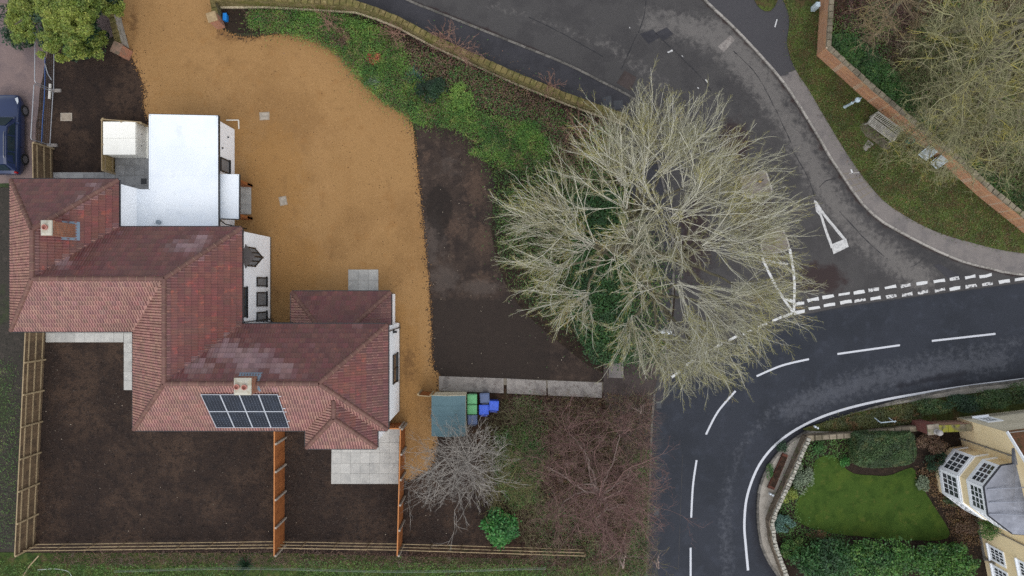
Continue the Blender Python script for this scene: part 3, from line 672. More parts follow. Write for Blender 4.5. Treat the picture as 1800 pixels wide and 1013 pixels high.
TW, TG, TT = 0.30, 0.345, 0.016
def tile_profile(ox, oy):
    "double roll interlocking tile in face coordinates (u right, v up slope, n out)"
    prof = [(0, 0.010), (0.022, 0.028), (0.045, 0.035), (0.068, 0.028), (0.090, 0.010), (0.15, 0.010), (0.172, 0.028), (0.195, 0.035), (0.218, 0.028), (0.240, 0.010), (0.298, 0.010)]
    vs = []
    for v, lift in ((-0.03, 0.05), (TG + 0.02, 0.0)):
        for u, h in prof: vs.append((ox + u, oy + v, h + lift))
    for u, h in prof: vs.append((ox + u, oy - 0.03, h - 0.004))
    n = len(prof); fs = []
    for i in range(n - 1):
        fs.append((i, i + 1, n + i + 1, n + i)); fs.append((2 * n + i, 2 * n + i + 1, i + 1, i))
    return vs, fs
tv, tf = tile_profile(-TW / 2, -TG / 2)
_t = MB(); _t.add(tv, tf); me_tile = mesh_of(_t, 'tile', m_tile_obj)
SINGLE = {'B_east': 0, 'C_east': 1, 'P_east': 2, 'L_east': 3}
cands = []; rest = bmesh.new()
TRI_P = [(PN.x, PN.y), (Px0, Cy0), (Px1, Cy0)]
def clip_add(bm_dst, vs, fs, planes):
    bm = bmesh.new(); bv = [bm.verts.new(v) for v in vs]
    for f in fs: bm.faces.new([bv[i] for i in f])
    for co, no in planes:
        bmesh.ops.bisect_plane(bm, geom=bm.verts[:] + bm.edges[:] + bm.faces[:], plane_co=co, plane_no=no, clear_outer=True, dist=1e-5)
        if not bm.faces: break
    mp = {v: bm_dst.verts.new(v.co) for v in bm.verts}
    for f in bm.faces: bm_dst.faces.new([mp[v] for v in f.verts])
    bm.free()
for name, f in FACES.items():
    u = (f[1] - f[0]).normalized(); n = (f[1] - f[0]).cross(f[2] - f[0]).normalized()
    if n.z < 0: n = -n
    v = n.cross(u).normalized()
    if v.z < 0: v = -v
    if u.cross(v).dot(n) < 0: u = -u; o = f[1]
    else: o = f[0]
    M3 = Matrix((u, v, n)).transposed()
    loc = [((p - o).dot(u), (p - o).dot(v)) for p in f]
    umin, umax = min(p[0] for p in loc), max(p[0] for p in loc); vmax = max(p[1] for p in loc)
    cen = (sum(p[0] for p in loc) / len(loc), sum(p[1] for p in loc) / len(loc))
    planes = []
    for i in range(len(loc)):
        a, b = loc[i], loc[(i + 1) % len(loc)]
        ed = Vector((b[0] - a[0], b[1] - a[1])).normalized(); no = Vector((ed.y, -ed.x))
        if (Vector(cen) - Vector(a)).dot(no) > 0: no = -no
        if abs(no.y + 1) < 1e-3: continue                      # the eave itself: tiles oversail it
        planes.append((Vector((a[0], a[1], 0)), Vector((no.x, no.y, 0))))
    rows = int(vmax / TG) + 1; cols = int((umax - umin) / TW) + 2
    for rI in range(rows):
        for c in range(cols):
            ou, ov = umin - TW * 0.5 + c * TW, rI * TG
            cx, cy = ou + TW / 2, ov + TG / 2
            corners = [(ou, ov), (ou + TW, ov), (ou + TW, ov + TG + 0.02), (ou, ov + TG + 0.02)]
            inn = [all((Vector((x, y, 0)) - co).dot(no) < 0.001 for co, no in planes) for x, y in corners]
            mid = o + u * cx + v * cy
            if name == 'C_south' and all(inside(((o + u * x + v * y).x, (o + u * x + v * y).y), TRI_P) for x, y in corners): continue
            if all(inn):
                q = [PX(*(o + u * x + v * y)) for x, y in corners]
                ar = poly_area(q)
                vis = name in SINGLE
                cands.append((ar if vis else 0.0, name, o, u, v, n, M3, ou, ov, cx, cy))
            else:
                # skip tiles wholly outside one plane
                if any(all((Vector((x, y, 0)) - co).dot(no) > 0 for x, y in corners) for co, no in planes): continue
                vs, fs = tile_profile(ou, ov)
                bm2 = bmesh.new()
                clip_add(bm2, vs, fs, planes)
                mp = {w: rest.verts.new(o + M3 @ w.co) for w in bm2.verts}
                for fc in bm2.faces: rest.faces.new([mp[w] for w in fc.verts])
                bm2.free()
cands.sort(key=lambda t: -t[0])
for i, (ar, name, o, u, v, n, M3, ou, ov, cx, cy) in enumerate(cands):
    if i < 300 and ar > 0:
        t = inst(me_tile, 'tile', roof, o + u * cx + v * cy)
        t.rotation_euler = (M3 @ Matrix.Rotation(rnd.uniform(-0.012, 0.012), 3, 'Z')).to_euler()
    else:
        vs, fs = tile_profile(ou, ov)
        bv = [rest.verts.new(o + M3 @ Vector(w)) for w in vs]
        for fc in fs: rest.faces.new([bv[k] for k in fc])
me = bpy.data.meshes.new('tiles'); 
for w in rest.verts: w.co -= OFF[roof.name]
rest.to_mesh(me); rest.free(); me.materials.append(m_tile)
SHEEN_PAINT = blobs([(440, 640, 60, 34, 0.75), (400, 625, 46, 30, 0.7), (350, 650, 40, 22, 0.6), (500, 655, 40, 20, 0.55), (110, 470, 26, 16, 0.8), (150, 360, 40, 20, 0.4), (180, 355, 12, 10, 1.0), (330, 440, 44, 16, 0.7), (360, 425, 20, 12, 0.8),
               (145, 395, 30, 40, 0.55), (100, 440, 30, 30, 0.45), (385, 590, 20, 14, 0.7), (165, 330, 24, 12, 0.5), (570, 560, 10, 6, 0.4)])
at = me.attributes.new('painted_sheen', 'FLOAT', 'POINT'); offr = OFF[roof.name]
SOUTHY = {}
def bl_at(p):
    return SHEEN_PAINT(*PX(p.x + offr.x, p.y + offr.y, p.z + offr.z))
# pale sheen painted into the tile colour: one value per tile (islands of shared vertices)
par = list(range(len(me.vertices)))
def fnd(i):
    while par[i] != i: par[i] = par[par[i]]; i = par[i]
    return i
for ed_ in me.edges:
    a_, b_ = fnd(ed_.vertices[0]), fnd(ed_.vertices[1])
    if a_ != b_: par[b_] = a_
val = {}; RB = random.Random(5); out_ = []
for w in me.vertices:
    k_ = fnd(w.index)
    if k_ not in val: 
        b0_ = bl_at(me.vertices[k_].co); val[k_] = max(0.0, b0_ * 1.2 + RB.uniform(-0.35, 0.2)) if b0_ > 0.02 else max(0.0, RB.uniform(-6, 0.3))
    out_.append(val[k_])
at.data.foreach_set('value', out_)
# light on the south and west slopes, painted as a paler tile colour
slope_lit = np.zeros(len(me.vertices), dtype=np.float32)
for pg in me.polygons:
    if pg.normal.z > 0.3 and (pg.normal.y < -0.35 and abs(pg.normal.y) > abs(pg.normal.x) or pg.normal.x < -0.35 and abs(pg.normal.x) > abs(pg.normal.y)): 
        for vi in pg.vertices: slope_lit[vi] += 1
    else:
        for vi in pg.vertices: slope_lit[vi] -= 0.6
SLOPE_LIGHT = me.attributes.new('dry', 'FLOAT', 'POINT'); SLOPE_LIGHT.data.foreach_set('value', np.where(slope_lit > 0, 1.0, -1.0).astype(np.float32))
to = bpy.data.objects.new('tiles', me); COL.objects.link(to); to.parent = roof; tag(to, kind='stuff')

# ridge and hip tiles, one by one, with a mortar joint between
rt = MB(); prof = [(-0.13, -0.055), (-0.10, 0.02), (-0.05, 0.06), (0.0, 0.07), (0.05, 0.06), (0.10, 0.02), (0.13, -0.055)]
for lx in (-0.215, 0.215): rt.add([(lx, y, z) for y, z in prof], [])
rt.f = [(i, i + 1, 7 + i + 1, 7 + i) for i in range(6)] + [tuple(range(7)), tuple(range(7, 14))[::-1]]
me_ridge = mesh_of(rt, 'ridge_tile', m_ridge)
jt = MB()
for lx in (-0.009, 0.009): jt.add([(lx, y * 1.04, z + 0.008) for y, z in prof], [])
jt.f = [(i, i + 1, 7 + i + 1, 7 + i) for i in range(6)] + [tuple(range(7)), tuple(range(7, 14))[::-1]]
me_joint = mesh_of(jt, 'mortar_joint', m_mortar)
def ridge(p, q, lift=0.05, joints=True):
    p, q = Vector(p), Vector(q); d = q - p; L = d.length; n = max(1, round(L / 0.45)); d.normalize()
    side = d.cross(Vector((0, 0, 1))).normalized(); up = side.cross(d).normalized()
    R = Matrix((d, -side, up)).transposed().to_euler()
    for i in range(n):
        c = p + d * (L * (i + 0.5) / n) + up * lift
        t = inst(me_ridge, 'ridge_tile', roof, c); t.rotation_euler = R; t.scale = (L / n / 0.44, 1, 1)
        if joints and i: 
            j = inst(me_joint, 'mortar_joint', roof, p + d * (L * i / n) + up * (lift + 0.004)); j.rotation_euler = R
for a, b in ((RN, RS), (RS, J1), (J1, J2), (J2, RE), (PN, PS)): ridge(a, b)
for a, b in ((e(Lx0, Ly1), RN), (e(Lx1, Ly1), RN), (e(Lx0, Ay0), RS), (e(Bx1, Ay1), J1), (e(Bx0, Cy0), J2), (e(Cx1, Cy1), RE), (e(Cx1, Cy0), RE), (e(Px0, Py0), PS), (e(Px1, Py0), PS)): ridge(a, b, 0.055)
ridge(d_(Dx0, Dy1), FACES['D_north'][3], 0.055); ridge(d_(Dx1, Dy1), FACES['D_north'][2], 0.055)
# valleys
vm = MB()
for a, b in ((e(Lx1, Ay1), RS), (e(Bx0, Ay0), J1), (e(Bx1, Cy1), J2), (e(Px0, Cy0), PN), (e(Px1, Cy0), PN)):
    vm.bar(a + Vector((0, 0, 0.035)), b + Vector((0, 0, 0.02)), 0.07, 0.02)
vm.build('valley_liner', mat('valley_lining', (66, 46, 44), rough=0.8), roof)
# gutters
GU = [(e(Lx0, Ay0), e(Lx0, Ly1)), (e(Lx0, Ly1), e(Lx1, Ly1)), (e(Lx1, Ly1), e(Lx1, Ay1)), (e(Lx1, Ay1), e(Bx1, Ay1)), (e(Bx1, Ay1), e(Bx1, Cy1)), (e(Bx1, Cy1), e(Cx1, Cy1)), (e(Cx1, Cy1), e(Cx1, Cy0)), (e(Cx1, Cy0), e(Px1, Cy0)),
      (e(Px1, Cy0), e(Px1, Py0)), (e(Px1, Py0), e(Px0, Py0)), (e(Px0, Py0), e(Px0, Cy0)), (e(Px0, Cy0), e(Bx0, Cy0)), (e(Bx0, Cy0), e(Bx0, Ay0)), (e(Bx0, Ay0), e(Lx0, Ay0)), (d_(Dx0, Dwall), d_(Dx0, Dy1)), (d_(Dx0, Dy1), d_(Dx1, Dy1)), (d_(Dx1, Dy1), d_(Dx1, Dwall))]
for a, b in GU:
    dd = (b - a).normalized(); out = Vector((-dd.y, dd.x, 0))
    mp = (a + b) / 2 + out * 0.2
    cxh = Vector((mp.x, mp.y))
    g = MB().bar(a + out * 0.065 - Vector((0, 0, 0.045)), b + out * 0.065 - Vector((0, 0, 0.045)), 0.11, 0.07)
    g.build('gutter', m_black, house)
def downpipe(x, y, z1, z0=0.1, r=0.034, bracket=True):
    m = MB().tube([(x, y, z1), (x, y, z0)], r, 8)
    for z in (z0 + 0.4, (z0 + z1) / 2, z1 - 0.5): m.box((x, y, z), (0.10, 0.10, 0.04))
    m.build('downpipe', m_black, house)
downpipe(Cx1 - OV + 0.06, Cy1 - 0.42, ZE - 0.1); downpipe(Bx1 - OV + 0.06, Cy1 + 0.12, ZE - 0.1)
xx, yy = W2(171, 313, 4.6); MB().tube([(xx - 0.25, Ly1 - 0.05, 5.3), (xx - 0.1, Ly1 + 0.06, 5.1), (xx + 0.15, Ly1 + 0.08, 4.9), (xx + 0.2, Ly1 + 0.02, 4.4), (xx + 0.2, Ly1 + 0.02, 0.2)], 0.04, 8).build('downpipe', m_black, house)
wx, wy = Bx1 - OV, Cy1 + 0.05
MB().tube([(Bx1 - 0.05, Cy1 + 0.10, 2.9), (-14.0, Cy1 + 0.0, 2.72), (Dx0 + 0.1, Cy1 - 0.0, 2.75)], 0.03, 6).build('waste_pipe', m_black, house)

# windows: frame, pane (and cill) as parts, one window each
def window_x(xw, y0, y1, z0, z1, name='window', mull=(), trans=(), fm=m_frame, gm=m_blind, fw=0.07, parent=house, cill=True, sgn=1):
    "window in a wall facing +x (sgn=1)"
    yc, zc = (y0 + y1) / 2, (z0 + z1) / 2
    lo, hi = min(y0, y1), max(y0, y1)
    m = MB(); x = xw + sgn * 0.025
    for a, b in (((lo, z0), (hi, z0 + fw)), ((lo, z1 - fw), (hi, z1)), ((lo, z0 + fw), (lo + fw, z1 - fw)), ((hi - fw, z0 + fw), (hi, z1 - fw))):
        m.b2((x - 0.045, a[0], a[1]), (x + 0.045, b[0], b[1]))
    for t in mull: m.b2((x - 0.04, lo + (hi - lo) * t - 0.03, z0 + fw), (x + 0.04, lo + (hi - lo) * t + 0.03, z1 - fw))
    for t in trans: m.b2((x - 0.04, lo + fw, z0 + (z1 - z0) * t - 0.03), (x + 0.04, hi - fw, z0 + (z1 - z0) * t + 0.03))
    f = m.build(name, fm, parent)
    MB().b2((x - 0.01, lo + fw, z0 + fw), (x + 0.004, hi - fw, z1 - fw)).build('pane', gm, f)
    if cill: MB().b2((xw - 0.02, lo - 0.05, z0 - 0.05), (xw + 0.11, hi + 0.05, z0)).build('cill', fm, f)
    return f
XB = Bx1 - OV
def zat(px, xw): return H - xw * F / (px - 900)
def yat(py, z): return (506.5 - py) * (H - z) / F
for py0, py1, mu in ((487.5, 504, ()), (513.5, 538.5, ()), (548, 565, ())):
    z0, z1 = zat(467.5, XB), zat(450.5, XB)
    window_x(XB, yat(py0, 1.7), yat(py1, 1.7), z0, z1, mull=mu)
window_x(XB, yat(505, 4.6), yat(558, 4.6), zat(432.5, XB), 5.2, mull=(0.33, 0.66), gm=m_glass)
XC = Cx1 - OV
window_x(XC, yat(623, 2.1), yat(674, 2.1), zat(697.5, XC), zat(690, XC), mull=(0.5,), gm=m_glass, fw=0.06)

# triangular oriel window under a pitched metal roof
oz0, oz1, tipx = 2.75, 4.35, XB + 0.52
oy = yat(451, 4.2); ow = 0.66
o_ = empty('oriel_window', (XB, oy, oz0)); o_.parent = house; o_.location = Vector((XB, oy, oz0)) - OFF[house.name]
m = MB()
A, B_, T = (XB, oy - ow * 0.8), (XB, oy + ow * 0.8), (tipx - 0.06, oy)
m.prism([A, T, B_], oz0 - 0.10, oz0 + 0.06, bottom=True); m.prism([A, T, B_], oz1 - 0.10, oz1, bottom=True)
for p in (A, T, B_): m.box((p[0], p[1], (oz0 + oz1) / 2), (0.09, 0.09, oz1 - oz0))
for s, q in ((-1, A), (1, B_)):
    mx, my = (q[0] + T[0]) / 2, (q[1] + T[1]) / 2; m.box((mx, my, (oz0 + oz1) / 2), (0.05, 0.05, oz1 - oz0))
m.build('oriel_frame', m_frame, o_)
MB().prism([(XB, A[1] + 0.06), (T[0] - 0.07, oy), (XB, B_[1] - 0.06)], oz0 + 0.06, oz1 - 0.10).build('pane', m_blind, o_)
apex = Vector((XB - 0.02, oy, 4.98)); k0 = [(XB, oy - ow - 0.05), (XB + 0.05, oy - ow * 0.98), (tipx + 0.02, oy), (XB + 0.05, oy + ow * 0.98), (XB, oy + ow + 0.05)]
m = MB(); m.add([apex] + [(x, y, oz1 + 0.03) for x, y in k0] + [(x, y, oz1 - 0.02) for x, y in k0], [(0, 1, 2), (0, 2, 3), (0, 3, 4), (0, 4, 5)] + [(1 + i, 6 + i, 7 + i, 2 + i) for i in range(4)] + [(6, 10, 9, 8, 7)])
m.build('oriel_roof', m_oriel, o_)
MB().tube([(XB - 0.02, oy, 4.93), (XB + 0.05, oy, 4.90)], 0.07, 8).build('oriel_finial', mat('finial_grey', (140, 146, 150), rough=0.6), o_)

# flat-roofed extension and porch
EZ = 3.1; kf = (H - EZ) / F
fx = lambda px: (px - 900) * kf
fy = lambda py: (506.5 - py) * kf
E = [(fx(262), fy(201)), (fx(383.5), fy(203.5)), (fx(384), fy(404)), (fx(236), fy(404)), (fx(236), fy(333)), (fx(262), fy(333))]
XE = W(412.5, 300)[0]
wx0, wy1 = E[0][0] + 0.12, min(E[0][1], E[1][1]) - 0.15
MB().prism([(wx0, wy1), (XE, wy1), (XE, Ay1 - OV), (Lx1 - OV, Ay1 - OV), (Lx1 - OV, E[4][1] - 0.1), (wx0, E[4][1] - 0.1)], -0.1, EZ - 0.06).build('wall', m_render, house)
fr = MB().prism(E, EZ - 0.14, EZ - 0.002).build('flat_roof', m_white_roof, house)
m = MB()
def upstand(m, pts, z, w=0.09, h=0.05):
    for a, b in zip(pts, pts[1:] + pts[:1]):
        m.bar((a[0], a[1], z), (b[0], b[1], z), w, h)
upstand(m, [(x, y) for x, y in [(E[0][0] + 0.05, E[0][1] - 0.05), (E[1][0] - 0.05, E[1][1] - 0.05), (E[2][0] - 0.05, E[2][1] + 0.2), (E[3][0] + 0.05, E[3][1] + 0.2), (E[4][0] + 0.05, E[4][1] - 0.05), (E[5][0] + 0.05, E[5][1] - 0.05)]], EZ + 0.01)
m.build('roof_edge', m_white_roof, fr)
MB().bar((E[1][0] + 0.03, E[1][1], EZ - 0.06), (E[2][0] + 0.03, E[2][1], EZ - 0.06), 0.06, 0.16).build('gutter', m_black, house)
MB().bar((E[0][0], E[0][1] + 0.02, EZ - 0.08), (E[1][0], E[1][1] + 0.02, EZ - 0.08), 0.03, 0.14).build('fascia', m_black, house)
vx, vy = W2(279.5, 391, 3.2); MB().lathe([(0.09, 3.08), (0.09, 3.26), (0.14, 3.28), (0.14, 3.34), (0.05, 3.38)], (vx, vy, 0), 10).build('roof_vent', mat('vent_grey', (128, 138, 146), rough=0.5), fr)
z0, z1 = zat(402.5, XE), zat(387, XE)
window_x(XE, yat(280, 1.5), yat(304.5, 1.5), z0, z1)
for px, py, r in ((400, 241.5, 0.05), (390, 260.5, 0.05)):
    z = zat(px, XE); y = yat(py, z)
    MB().lathe([(r, 0), (r, 0.08), (r * 0.6, 0.10)], (XE, y, z), 8, 'X').build('wall_vent', m_black, house)
PZp = 2.55; kp = (H - PZp) / F
pp = [((x - 900) * kp, (506.5 - y) * kp) for x, y in ((386, 306), (420, 306.5), (419.5, 385), (385, 384))]
pp[0] = (XE, pp[0][1]); pp[3] = (XE, pp[3][1])
porch = empty('porch', (XE, pp[0][1], 0)); porch.parent = house; porch.location = Vector((XE, pp[0][1], 0)) - OFF[house.name]
MB().prism(pp, PZp - 0.12, PZp, bottom=True).build('porch_roof', m_white_roof, porch)
m = MB(); upstand(m, [(pp[0][0] + 0.06, pp[0][1] - 0.05), (pp[1][0] - 0.05, pp[1][1] - 0.05), (pp[2][0] - 0.05, pp[2][1] + 0.05), (pp[3][0] + 0.06, pp[3][1] + 0.05)], PZp + 0.01, 0.07, 0.05); m.build('porch_edge', m_white_roof, porch)
m = MB(); m.bar((pp[1][0] + 0.03, pp[1][1], PZp - 0.07), (pp[2][0] + 0.03, pp[2][1], PZp - 0.07), 0.06, 0.12); m.bar((pp[3][0], pp[3][1] - 0.03, PZp - 0.07), (pp[2][0], pp[2][1] - 0.03, PZp - 0.07), 0.06, 0.12); m.build('porch_gutter', m_black, porch)
for yy in (pp[1][1] - 0.35, pp[2][1] + 0.25):
    m = MB(); m.bar((pp[1][0] - 0.15, yy, 0.03), (pp[1][0] - 0.15, yy, PZp - 0.12), 0.16, 0.16); m.b2((pp[1][0] - 0.75, yy - 0.07, 0.03), (pp[1][0] - 0.07, yy + 0.07, 0.95)); m.build('porch_post', m_timber_or, porch)
m = MB().b2((XE - 0.02, pp[3][1] + 0.7, 0.05), (XE + 0.06, pp[3][1] + 1.65, 2.1)); dr = m.build('door', m_frame, porch)
MB().b2((XE + 0.06, pp[3][1] + 0.8, 1.0), (XE + 0.10, pp[3][1] + 0.86, 1.15)).build('door_handle', m_lead, dr)
MB().tube([(XE + 0.08, pp[3][1] - 0.12, 2.4), (XE + 0.2, pp[3][1] - 0.3, 2.0), (XE + 0.75, pp[3][1] - 0.42, 1.3), (XE + 0.8, pp[3][1] - 0.42, 0.1)], 0.035, 8).build('downpipe', m_black, porch)

for t_ in (0.28, 0.53, 0.78):
    ys_ = E[1][1] + (E[2][1] - E[1][1]) * t_
    MB().bar((E[0][0] + 0.1 if t_ < 0.6 else E[3][0] + 0.1, ys_, EZ + 0.0), (E[1][0] - 0.1, ys_ - 0.01, EZ + 0.0), 0.06, 0.012).build('membrane_seam', m_white_roof, fr)
# chimneys
def chimney(cx, cy, top, sx, sy, zb, pots, side):
    c = empty('chimney', (cx, cy, zb)); c.parent = house; c.location = Vector((cx, cy, zb)) - OFF[house.name]
    MB().b2((cx - sx / 2, cy - sy / 2, zb), (cx + sx / 2, cy + sy / 2, top - 0.16)).build('stack', m_brick, c)
    m = MB(); m.b2((cx - sx / 2 - 0.04, cy - sy / 2 - 0.04, top - 0.30), (cx + sx / 2 + 0.04, cy + sy / 2 + 0.04, top - 0.19)); m.build('brick_band', m_brick, c)
    m = MB(); m.b2((cx - sx / 2 - 0.03, cy - sy / 2 - 0.03, top - 0.16), (cx + sx / 2 + 0.03, cy + sy / 2 + 0.03, top - 0.06))
    m.add([(cx + a * (sx / 2 + 0.03), cy + b * (sy / 2 + 0.03), top - 0.06) for a, b in ((-1, -1), (1, -1), (1, 1), (-1, 1))] + [(cx + a * (sx / 2 - 0.1), cy + b * (sy / 2 - 0.1), top) for a, b in ((-1, -1), (1, -1), (1, 1), (-1, 1))],
          [(0, 1, 5, 4), (1, 2, 6, 5), (2, 3, 7, 6), (3, 0, 4, 7), (4, 5, 6, 7)])
    m.build('cap', m_cap, c)
    for dx, dy in pots: MB().lathe([(0.13, top - 0.03), (0.12, top + 0.10), (0.145, top + 0.12), (0.145, top + 0.16), (0.11, top + 0.16), (0.10, top + 0.02)], (cx + dx, cy + dy, 0), 14).build('chimney_pot', m_pot, c)
    return c
c1x, c1y = W2(80, 400.5, 9.0); ch = chimney(c1x, c1y, 9.0, 0.50, 0.72, 6.4, [(0.02, 0.02)], 1)
def slope_z(x, y, f):
    a, b, c = FACES[f][0], FACES[f][1], FACES[f][2]; n = (b - a).cross(c - a); return a.z - (n.x * (x - a.x) + n.y * (y - a.y)) / n.z
m = MB()
for x0, x1, y0, y1 in ((c1x + 0.25, c1x + 0.40, c1y - 0.50, c1y + 0.50), (c1x - 0.25, c1x + 0.25, c1y - 0.50, c1y - 0.36), (c1x - 0.25, c1x + 0.25, c1y + 0.36, c1y + 0.50)):
    m.add([(x, y, slope_z(x, y, 'L_east') + 0.09) for x, y in ((x0, y0), (x1, y0), (x1, y1), (x0, y1))], [(0, 1, 2, 3)])
m.build('lead_flashing', m_lead, ch)
c2x, c2y = W2(425.5, 680, 9.0); ch = chimney(c2x, c2y, 9.0, 0.82, 0.82, 6.9, [(-0.24, 0.0), (0.15, -0.02)], 1)
m = MB()
for x0, x1, y0, y1 in ((c2x - 0.6, c2x + 0.62, c2y + 0.41, c2y + 0.58), (c2x + 0.41, c2x + 0.58, c2y + 0.03, c2y + 0.41)):
    m.add([(x, y, slope_z(x, y, 'C_north') + 0.09) for x, y in ((x0, y0), (x1, y0), (x1, y1), (x0, y1))], [(0, 1, 2, 3)])
m.add([(x, y, slope_z(x, y, 'C_south') + 0.09) for x, y in ((c2x + 0.41, c2y - 0.41), (c2x + 0.56, c2y - 0.41), (c2x + 0.56, c2y - 0.03), (c2x + 0.41, c2y - 0.03))], [(0, 1, 2, 3)])
m.build('lead_flashing', m_lead, ch)

# brown gutter and box bay under the south eave
b0, b1 = W2(341, 759, 2.6)[0], W2(434, 759, 2.6)[0]
MB().b2((b0, Cy0 - 0.42, 2.35), (b1, Cy0 + 0.1, 2.5)).build('bay_roof', mat('bay_roof_brown', (120, 98, 92), rough=0.7), house)
m = MB(); m.b2((b0 - 0.04, Cy0 - 0.48, 2.33), (b1 + 0.04, Cy0 - 0.42, 2.45)); m.build('gutter', m_black, house)
MB().b2((b0 + 0.1, Cy0 - 0.32, 0.0), (b1 - 0.1, Cy0 + 0.1, 2.35)).build('bay_wall', m_render, house)

# security lamp on the east corner
lx, ly, lz = Cx1 - OV + 0.05, Cy1 - 0.55, 2.6
m = MB(); m.b2((lx - 0.05, ly - 0.09, lz - 0.08), (lx + 0.05, ly + 0.09, lz + 0.08)); m.b2((lx + 0.04, ly - 0.07, lz - 0.02), (lx + 0.20, ly + 0.07, lz + 0.06)); m.build('wall_lamp', m_black, house)

# ---------------------------------------------------------------- solar array on the south slope
m_cell = mat('solar_cell', (37, 41, 50), [((46, 52, 64), 1.5, 0.45, 0.65, 0.6)], rough=0.25, spec=0.3)
m_alu = mat('aluminium_frame', (186, 190, 196), rough=0.4, spec=0.5)
f = FACES['C_south']; n = (f[1] - f[0]).cross(f[2] - f[0]).normalized(); n = n if n.z > 0 else -n
uu = Vector((1, 0, 0)); vv = n.cross(uu).normalized()
def hit(px, py):
    d = Vector(W(px, py, 0)) - Vector((0, 0, H)); s = (f[0] + n * 0.13 - Vector((0, 0, H))).dot(n) / d.dot(n); return Vector((0, 0, H)) + d * s
TLp, TRp, BLp = hit(353.5, 693.5), hit(490, 696), hit(380, 752)
AW = (TRp - TLp).dot(uu); AH = (TLp - BLp).dot(vv); org = BLp
arr = empty('solar_array', org, 'array of eight dark solar panels on the pinkish south roof slope', 'solar panels')
pw, ph = AW / 4, AH / 2
Rm = Matrix((uu, vv, n)).transposed().to_euler()
fm = MB(); w_, h_, b_ = pw - 0.014, ph - 0.014, 0.02
for lo, hi in (((0, 0), (w_, b_)), ((0, h_ - b_), (w_, h_)), ((0, b_), (b_, h_ - b_)), ((w_ - b_, b_), (w_, h_ - b_))): fm.b2((lo[0], lo[1], -0.035), (hi[0], hi[1], 0.012))
me_f = mesh_of(fm, 'solar_panel', m_alu)
cm = MB(); nx, ny = 6, 8
for i in range(nx):
    for j in range(ny):
        cw, chh = (w_ - 2 * b_ - 0.01) / nx, (h_ - 2 * b_ - 0.01) / ny
        x0, y0 = b_ + 0.005 + i * cw, b_ + 0.005 + j * chh; g = 0.0025; cc = 0.020
        x1, y1 = x0 + cw - g, y0 + chh - g; x0 += g; y0 += g
        cm.add([(x0 + cc, y0, 0), (x1 - cc, y0, 0), (x1, y0 + cc, 0), (x1, y1 - cc, 0), (x1 - cc, y1, 0), (x0 + cc, y1, 0), (x0, y1 - cc, 0), (x0, y0 + cc, 0)], [tuple(range(8))])
me_c = mesh_of(cm, 'cells', m_cell)
for i in range(4):
    for j in range(2):
        p = org + uu * (i * pw) + vv * (j * ph)
        s = inst(me_f, 'solar_panel', arr, p); s.rotation_euler = Rm
        c = bpy.data.objects.new('cells', me_c); COL.objects.link(c); c.parent = s; tag(c, kind='stuff')
bk_ = mesh_of(MB().b2((b_, b_, -0.03), (w_ - b_, h_ - b_, -0.004)), 'backsheet', mat('solar_backsheet', (112, 118, 130), rough=0.4))
for s in [c for c in arr.children]:
    c = bpy.data.objects.new('backsheet', bk_); COL.objects.link(c); c.parent = s
rail = MB()
for t in (0.18, 0.46, 0.56, 0.92): rail.bar(org + vv * (AH * t) - n * 0.06 - uu * 0.03, org + vv * (AH * t) - n * 0.06 + uu * (AW + 0.12), 0.04, 0.04)
rail.build('rail', m_alu, arr)

